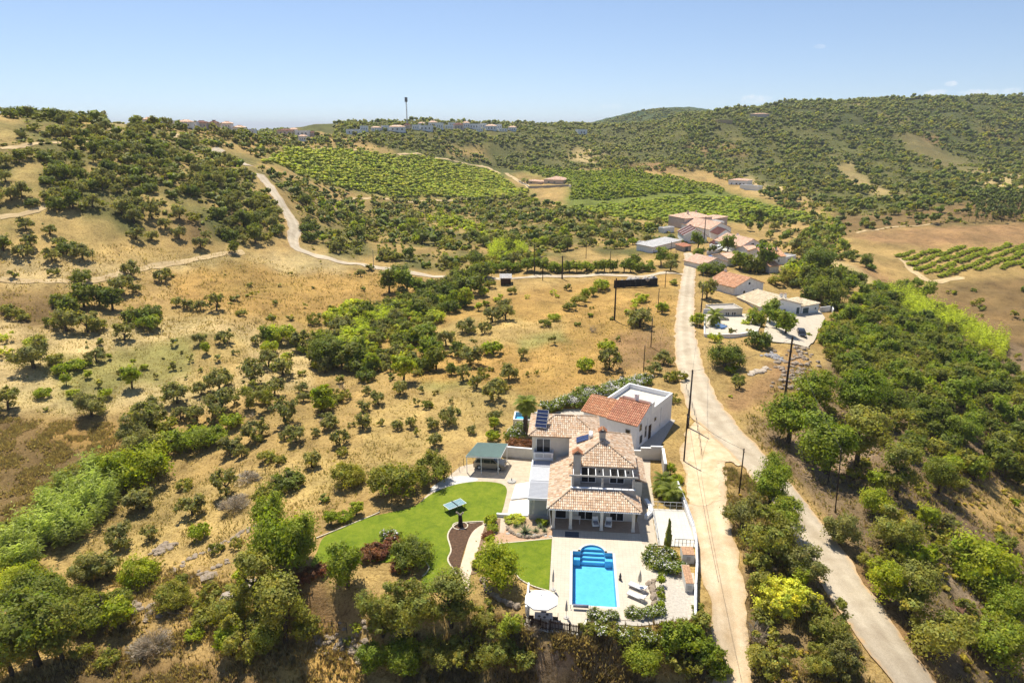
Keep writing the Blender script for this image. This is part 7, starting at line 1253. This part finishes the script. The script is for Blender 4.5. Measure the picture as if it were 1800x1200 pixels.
for k, (px, py, wp, hp_, kd, c_) in enumerate(far):
    p = crest(px, 640 if px < 470 else 1000, py); s_ = depth(*p) / FPX; w_ = wp * s_; t_ = thing('village_house', '%s house on the skyline, %s' % (('white flat-roofed', 'white pink-roofed', 'pale brown-roofed')[c_], ('right of the mast, ' if px > 716 else ('left of the mast, ' if px > 590 else 'above the left hillside, ')) + '%s in line' % ORD[sum(1 for q in far if q[0] < px and (q[0] > 590) == (px > 590))]), 'house', p, random.uniform(-.25, .25), 'houses on the skyline ridge')
    KEEP.append((t_, w_ * .8)); h_ = max(3.0, hp_ * s_ * random.uniform(.85, 1.35)); roofed(t_, w_, w_ * .7, h_, h_ * .35, kd, (PAL_P, PAL_P, PAL_D)[c_], x0=-w_ / 2, wallm=(m_white, m_white, m_pink)[c_], tw=.9, tl=1.4, base=-3, seed=k)
    for i in range(3): u = -w_ / 2 + w_ * (.2 + .27 * i); window(t_, u, u + w_ * .1, 0, h_ * .35, h_ * .7, -1, leaves=1)
# ------------------------------------------------------------ mast, poles, wires, fences
p = G(716, 226); s_ = depth(*p) / FPX; ms = thing('telecom_mast', 'tall lattice telecom mast on the village ridge', 'mast', p, .4); Ht = 51 * s_; mb = MB()
for k in range(3):
    a = k * 2.094; mb.cyl((.8 * math.cos(a), .8 * math.sin(a), -1), (.4 * math.cos(a), .4 * math.sin(a), Ht), .15, .11, 5)
mb.build('leg_frame', m_dirtyw, ms); mb = MB()
for i in range(12):
    z0, z1 = Ht * i / 12, Ht * (i + 1) / 12; f0, f1 = .8 - .4 * i / 12, .8 - .4 * (i + 1) / 12
    for k in range(3): a, b = k * 2.094, (k + 1) * 2.094; mb.cyl((f0 * math.cos(a), f0 * math.sin(a), z0), (f1 * math.cos(b), f1 * math.sin(b), z1), .1, n=4); mb.cyl((f1 * math.cos(a), f1 * math.sin(a), z1), (f1 * math.cos(b), f1 * math.sin(b), z1), .1, n=4)
mb.build('bracing', m_alu, ms)
for k in range(6): a = k * 1.047; MB().box(1.0 * math.cos(a) - .28, 1.0 * math.cos(a) + .28, 1.0 * math.sin(a) - .28, 1.0 * math.sin(a) + .28, Ht - (4.2 if k % 2 else 3.4), Ht + .3).build('antenna', M('dark_antenna', (.16, .17, .2), .2, 2), ms)
MB().cyl((0, 0, Ht - 2.4), (0, 0, Ht - 2.1), 1.1, n=10).build('platform', m_wallg, ms)
m_pole = M('creosoted_pole', (.055, .04, .032), .35, 4, .9, .1, .2); m_cpole = M('concrete_pole', (.3, .27, .24), .2, 3, .9)
poles = []
def pole(px, py, ty, label, r=.14, mat=m_pole, lean=0.0, z=None, arm=False):
    p = G(px, py); lo, hi = 1.0, 60.0
    for _ in range(40):
        m_ = (lo + hi) / 2; d = depth(p[0], p[1], p[2] + m_); y = 600 - FPX * (p[1] * sP + (p[2] + m_ - CZ) * cP) / d
        if y > ty: lo = m_
        else: hi = m_
    t_ = thing('utility_pole', label, 'utility pole', p, 0, 'utility poles'); MB().cyl((0, 0, -.4), (lean, 0, lo), r * .85, r * .6, 8).build('pole', mat, t_)
    for k in range(2): MB().lathe([(.03, 0), (.06, .04), (.05, .12), (.02, .15)], 6, (lean + (.12 if k else -.12), 0, lo - .25 - .3 * k)).build('insulator', m_conc, t_)
    if arm: MB().beam((lean - .7, 0, lo - .3), (lean + .7, 0, lo - .3), .09, .09).build('cross_arm', mat, t_)
    poles.append(Vector((p[0] + lean, p[1], p[2] + lo - .15))); return poles[-1]
P_ = [pole(1202, 811, 727, 'short dark pole at the corner of the villa drive'), pole(1209, 752, 650, 'tall dark pole beside the white neighbour house', .2), pole(1299, 868, 788, 'dark pole on the dry tongue between track and lane', .12), pole(1377, 718, 592, 'very tall thick pole in the dry yard right of the lane', .26), pole(1468, 901, 787, 'slim leaning pole on the bank right of the lane', .1, lean=-.5),
 pole(1080, 563, 489, 'tall concrete pole in the golden field', .26, m_pole), pole(1144, 610, 559, 'wooden pole beside the lone olive near the lane', .12), pole(1131, 653, 607, 'short pole at the end of the oleander hedge', .11), pole(1156, 550, 507, 'wooden pole in the field edge left of the lane', .12), pole(954, 493, 457, 'pole beside the field lane, second of three', .16), pole(939, 484, 430, 'pole above the field lane, first of three', .16), pole(988, 490, 450, 'thick pole beside the field lane, third of three', .28, arm=True),
 pole(1072, 480, 441, 'pole behind the roadside tree row', .15), pole(1187, 463, 441, 'pole at the field lane junction', .14), pole(1169, 505, 475, 'pole just left of the lane near the net screen', .13), pole(657, 469, 440, 'pale pole beside the winding road', .14, m_cpole), pole(1232, 551, 500, 'tall pole on the lane verge opposite the hamlet pool', .18), pole(1237, 428, 381, 'tall pole in the middle of the hamlet', .24), pole(1179, 446, 424, 'thin pole in front of the long low building', .12), pole(1030, 455, 425, 'thin pole in the scrub behind the field lane', .13), pole(109, 203, 184, 'small pole on the left skyline', .16), pole(193, 206, 189, 'small pole on the left skyline beyond the sandy slope', .16), pole(1455, 850, 800, 'short stake pole under the bank trees', .07)]
def wire(a, b, sag=.6, label='', mid=None):
    mb = MB(); n = 14; pts = [a.lerp(b, i / n) - Vector((0, 0, sag * 4 * (i / n) * (1 - i / n))) for i in range(n + 1)]
    for p, q in zip(pts, pts[1:]): mb.cyl(p, q, .02, n=4, cap=False)
    return tag(mb.build('overhead_wire', m_dark), label, 'wire', 'overhead wires')
wire(P_[0], P_[1], .4, 'thin wire between the two poles beside the white house'); wire(P_[1], P_[3], .9, 'thin wire crossing the lane to the very tall pole'); wire(P_[0], Vector(W(10.6, -4, 6.5)), .5, 'thin wire running along the dirt track towards the viewer'); wire(P_[1], P_[16], 1.2, 'thin wire following the lane up to the hamlet verge pole'); wire(P_[5], P_[8], .8, 'thin wire from the tall field pole to the lane'); wire(P_[9], P_[10], .4, 'thin wire between the first two field lane poles'); wire(P_[9], P_[11], .4, 'thin wire between the last two field lane poles'); wire(P_[16], P_[17], 1.4, 'thin wire from the verge pole to the hamlet centre pole'); wire(P_[6], P_[7], .5, 'thin wire between the wooden field poles'); wire(P_[3], P_[4], 1.0, 'thin wire from the very tall pole down the bank'); wire(P_[10], P_[15], 2.5, 'long thin wire over the scrub beside the winding road'); wire(P_[13], P_[17], .8, 'thin wire from the lane junction to the hamlet centre'); wire(P_[12], P_[13], .8, 'thin wire along the roadside tree row'); wire(P_[2], P_[0], .4, 'thin wire across the dirt track junction'); wire(P_[6], P_[8], .5, 'thin wire from the lone olive pole to the field edge pole')
def post_fence(label, pts, n, h=1.1, wires=2, mat=m_dark):
    P = [Vector(G(*p)) for p in pts]; t_ = thing('wire_fence', label, 'fence', P[0], 0); q = []
    L_ = [0]
    for a, b in zip(P, P[1:]): L_.append(L_[-1] + (b - a).length)
    for i in range(n):
        d = L_[-1] * i / (n - 1); k = max(j for j in range(len(P) - 1) if L_[j] <= d + 1e-6); a = P[k].lerp(P[k + 1], min(1, (d - L_[k]) / max(1e-6, L_[k + 1] - L_[k]))); a.z = float(H(a.x, a.y)); q.append(a - P[0]); MB().cyl(a - P[0] - Vector((0, 0, .2)), a - P[0] + Vector((0, 0, h)), .035, n=5).build('post', mat, t_)
    for w_ in range(wires):
        mb = MB()
        for a, b in zip(q, q[1:]): mb.cyl(a + Vector((0, 0, h * (.45 + .5 * w_))), b + Vector((0, 0, h * (.45 + .5 * w_))), .012, n=4, cap=False)
        mb.build('wire', mat, t_)
post_fence('wire fence with dark posts along the grassy verge above the drive', [(1232,800),(1228,770),(1222,735),(1212,705),(1206,685)], 10); post_fence('wire fence with thin posts across the reddish bank', [(556,1112),(582,1108),(610,1112)], 3, 1.3); post_fence('wire fence behind the garden terraces', [(380,836),(430,833),(480,828),(540,825)], 8, 1.0); post_fence('wire fence on the bottom-left slope', [(150,1062),(220,1075),(300,1090),(370,1092)], 8, 1.0); post_fence('wire fence along the path behind the carport', [(768,858),(790,840),(806,830),(815,818)], 5, 1.1)
wall_run('verge_kerb', 'curved stone kerb below the gate post bushes', [UV(*G(px, py)[:2]) for px, py in ((1168,676),(1180,682),(1192,678),(1194,665),(1190,650))], .3, .3, m_conc)
# ------------------------------------------------------------ the summer air
mb = MB(); mb.box(-32000, 32000, -32000, 32000, -61.5, 150); hz = mb.build('haze', None); hz['kind'] = 'stuff'; hz['label'] = 'thin pale summer haze over the valley'
m, t = newmat('haze_air'); pv = nd(t, 'ShaderNodeVolumePrincipled'); pv.inputs['Color'].default_value = (.86, .92, 1.0, 1); pv.inputs['Density'].default_value = .0001; pv.inputs['Anisotropy'].default_value = .0
oo = nd(t, 'ShaderNodeOutputMaterial'); t.links.new(pv.outputs[0], oo.inputs['Volume']); hz.data.materials.append(m); S.cycles.volume_bounces = 0
# ------------------------------------------------------------ dry grass on the near slopes, cane thicket
def tufts(name, label, poly, n, hmin, hmax, cols, seed, blades_=5, gap=(), clump=6.0):
    g = np.random.default_rng(seed); pl = np.array(GP(poly))[:, :2]; x0, y0 = pl.min(0); x1, y1 = pl.max(0); X = g.uniform(x0, x1, n * 3); Y = g.uniform(y0, y1, n * 3)
    k = inpoly(X, Y, pl) & (fbm(X, Y, clump, 3, seed) + g.normal(0, .35, n * 3) > 0) & ~inpoly(X, Y, PLAT)
    for gp_ in gap: k &= ~inpoly(X, Y, np.array(GP(gp_)))
    for rc, e_ in ((road_c, 2.7), (road_t, 2.1), (road_b, 2.2)): k &= pdist(X, Y, rc[:, :2], False) > e_ + g.uniform(0, .5, n * 3)
    X, Y = X[k][:n], Y[k][:n]; Z = H(X, Y); N = len(X); b = blades_; cols = np.array(cols)
    a = g.uniform(0, 6.28, (N, b)); h = (hmin + (hmax - hmin) * g.beta(1.5, 3, (N, 1))) * g.uniform(.6, 1.1, (N, b)); sp = h * g.uniform(.15, .75, (N, b)); w = h * .16
    bx = X[:, None] + np.cos(a) * h * .12; by = Y[:, None] + np.sin(a) * h * .12; p0 = np.stack([bx - np.sin(a) * w, by + np.cos(a) * w, np.repeat(Z[:, None], b, 1) - .03], -1); p1 = np.stack([bx + np.sin(a) * w, by - np.cos(a) * w, np.repeat(Z[:, None], b, 1) - .03], -1); p2 = np.stack([bx + np.cos(a) * sp, by + np.sin(a) * sp, Z[:, None] + h], -1)
    V = np.stack([p0, p1, p2], 2).reshape(-1, 3); F = np.arange(len(V)).reshape(-1, 3); c = cols[g.integers(0, len(cols), N)] * g.uniform(.75, 1.2, (N, 1)); C = np.repeat(c, b * 3, 0)
    return tag(link(name, npmesh(name, V, F, LM['a'], C)), label, 'grass', kind='stuff')
S1, S2, S3, S4 = (.42, .32, .16), (.33, .24, .12), (.48, .38, .21), (.26, .23, .09)
tufts('dry_grass', 'dry golden grass on the bottom-left slope', [(-50,1010),(300,1000),(500,1010),(640,1130),(660,1260),(-100,1260)], 12000, .2, .8, [S1, S2, S3, S2], 91)
tufts('dry_grass', 'brown dry weeds on the bank below the pool', [(860,1090),(1140,1100),(1250,1090),(1240,1260),(700,1260),(700,1120)], 9600, .25, .9, [S2, (.3, .22, .13), (.36, .28, .2), S1], 92)
tufts('dry_grass', 'dry grass on the garden terraces', [(120,1000),(250,840),(520,790),(760,780),(640,860),(540,960),(430,1010),(300,1030)], 7200, .12, .45, [S1, S3, S3, S4], 93)
tufts('dry_grass', 'brown weeds in the fallow field at the left edge', [(-50,735),(100,738),(225,745),(230,800),(170,860),(90,920),(0,960),(-50,980)], 12800, .25, .6, [S1, S3, S2, (.3, .22, .12)], 94)
tufts('dry_grass', 'dry grass in the field behind the villa', [(300,730),(560,640),(840,560),(1190,520),(1185,660),(900,720),(760,780),(500,790),(300,830)], 12800, .15, .5, [S1, S3, S3, (.35, .27, .1)], 95, 4)
tufts('dry_grass', 'dry weeds on the bank right of the lane', [(1300,740),(1400,640),(1480,660),(1900,760),(1900,1260),(1680,1260),(1480,960)], 11200, .2, .8, [S2, S1, S4, S3], 96)
tufts('dry_grass', 'dry weeds between dirt track and lane', [(1265,820),(1320,830),(1400,930),(1560,1250),(1310,1260),(1296,1000)], 5600, .2, .7, [S2, S1, S4], 97)
tufts('dry_grass', 'pale grass of the orchard floor', [(-50,580),(330,560),(560,620),(540,690),(300,730),(-50,735)], 8800, .15, .45, [S3, S1, (.34, .3, .12)], 98, 4)
tufts('dry_grass', 'dry grass of the slopes below the winding road', [(-50,440),(420,440),(700,480),(760,520),(560,600),(0,580)], 8000, .25, .8, [S1, S2, S3], 99, 4, clump=10)
def cane(name, label, poly, n, h0, h1, seed, tint):
    g = np.random.default_rng(seed); pl = np.array(GP(poly))[:, :2]; x0, y0 = pl.min(0); x1, y1 = pl.max(0); X = g.uniform(x0, x1, n * 3); Y = g.uniform(y0, y1, n * 3); k = inpoly(X, Y, pl) & (fbm(X, Y, 6, 3, seed + 3) + g.normal(0, .15, n * 3) > -.22); X, Y = X[k][:n], Y[k][:n]; Z = H(X, Y); N = len(X); hh = g.uniform(h0, h1, N) * (1 + .45 * fbm(X, Y, 5, 3, seed)); VV, CC = [], []
    lx, ly = g.normal(0, .12, N), g.normal(0, .12, N); c0 = g.uniform(.7, 1.2, N) * (1 + .22 * fbm(X, Y, 4, 2, seed + 9))
    for i in range(7):
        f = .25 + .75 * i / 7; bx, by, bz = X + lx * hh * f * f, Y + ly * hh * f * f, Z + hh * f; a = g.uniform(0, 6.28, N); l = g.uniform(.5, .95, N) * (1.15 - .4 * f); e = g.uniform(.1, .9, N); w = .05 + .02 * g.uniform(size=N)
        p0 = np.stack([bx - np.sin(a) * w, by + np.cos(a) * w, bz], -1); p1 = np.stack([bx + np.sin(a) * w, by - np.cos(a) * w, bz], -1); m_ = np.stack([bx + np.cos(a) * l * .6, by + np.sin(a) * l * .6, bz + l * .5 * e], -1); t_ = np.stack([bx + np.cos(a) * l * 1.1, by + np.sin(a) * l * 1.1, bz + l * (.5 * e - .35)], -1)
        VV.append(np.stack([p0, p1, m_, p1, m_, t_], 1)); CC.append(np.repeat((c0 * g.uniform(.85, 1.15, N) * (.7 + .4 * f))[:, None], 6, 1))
    V = np.concatenate(VV).reshape(-1, 3); C = np.concatenate(CC).reshape(-1)[:, None] * np.array(tint); return tag(link(name, npmesh(name, V, np.arange(len(V)).reshape(-1, 3), LM['n'], C)), label, 'cane', kind='stuff')
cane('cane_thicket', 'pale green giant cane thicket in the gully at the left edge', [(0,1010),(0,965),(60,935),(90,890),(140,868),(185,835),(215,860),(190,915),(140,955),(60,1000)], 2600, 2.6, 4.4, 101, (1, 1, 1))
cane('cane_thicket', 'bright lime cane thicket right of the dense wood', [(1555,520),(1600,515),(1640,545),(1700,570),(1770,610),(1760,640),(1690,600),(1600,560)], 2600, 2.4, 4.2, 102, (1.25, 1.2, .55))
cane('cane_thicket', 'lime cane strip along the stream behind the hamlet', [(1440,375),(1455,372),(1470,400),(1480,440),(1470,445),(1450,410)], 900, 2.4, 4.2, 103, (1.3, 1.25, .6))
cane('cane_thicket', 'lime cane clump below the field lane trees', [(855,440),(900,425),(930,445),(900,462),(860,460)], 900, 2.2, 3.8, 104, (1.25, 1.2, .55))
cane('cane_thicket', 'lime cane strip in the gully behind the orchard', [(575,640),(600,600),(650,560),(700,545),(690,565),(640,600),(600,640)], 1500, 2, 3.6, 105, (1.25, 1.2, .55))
for poly_, k_, n_, zz in (([(0,1000),(0,950),(90,880),(200,840),(230,870),(150,960),(60,1010)], 'yycbe', 16, Z_RAV), ([(1550,525),(1600,510),(1700,560),(1790,620),(1770,650),(1690,610),(1600,570)], 'yyebc', 22, 'along the lime cane strip')):
    for _q in range(n_):
        gq = random.Random(_q * 7 + n_); xs_ = [p[0] for p in poly_]; ys_ = [p[1] for p in poly_]; px_, py_ = gq.uniform(min(xs_), max(xs_)), gq.uniform(min(ys_), max(ys_))
        if inpoly(np.array([px_]), np.array([py_]), poly_)[0]: p = G(px_, py_); add_plant(gq.choice(k_), p[0], p[1], gq.uniform(2.2, 4.4), zz, gq.uniform(.9, 1.2))
for nm, lb, arr, code, tint in UG: stuff_plants(nm, lb, 'scrub', arr, code, 'Y', tint, .8)
merge_rest(flush_plants())
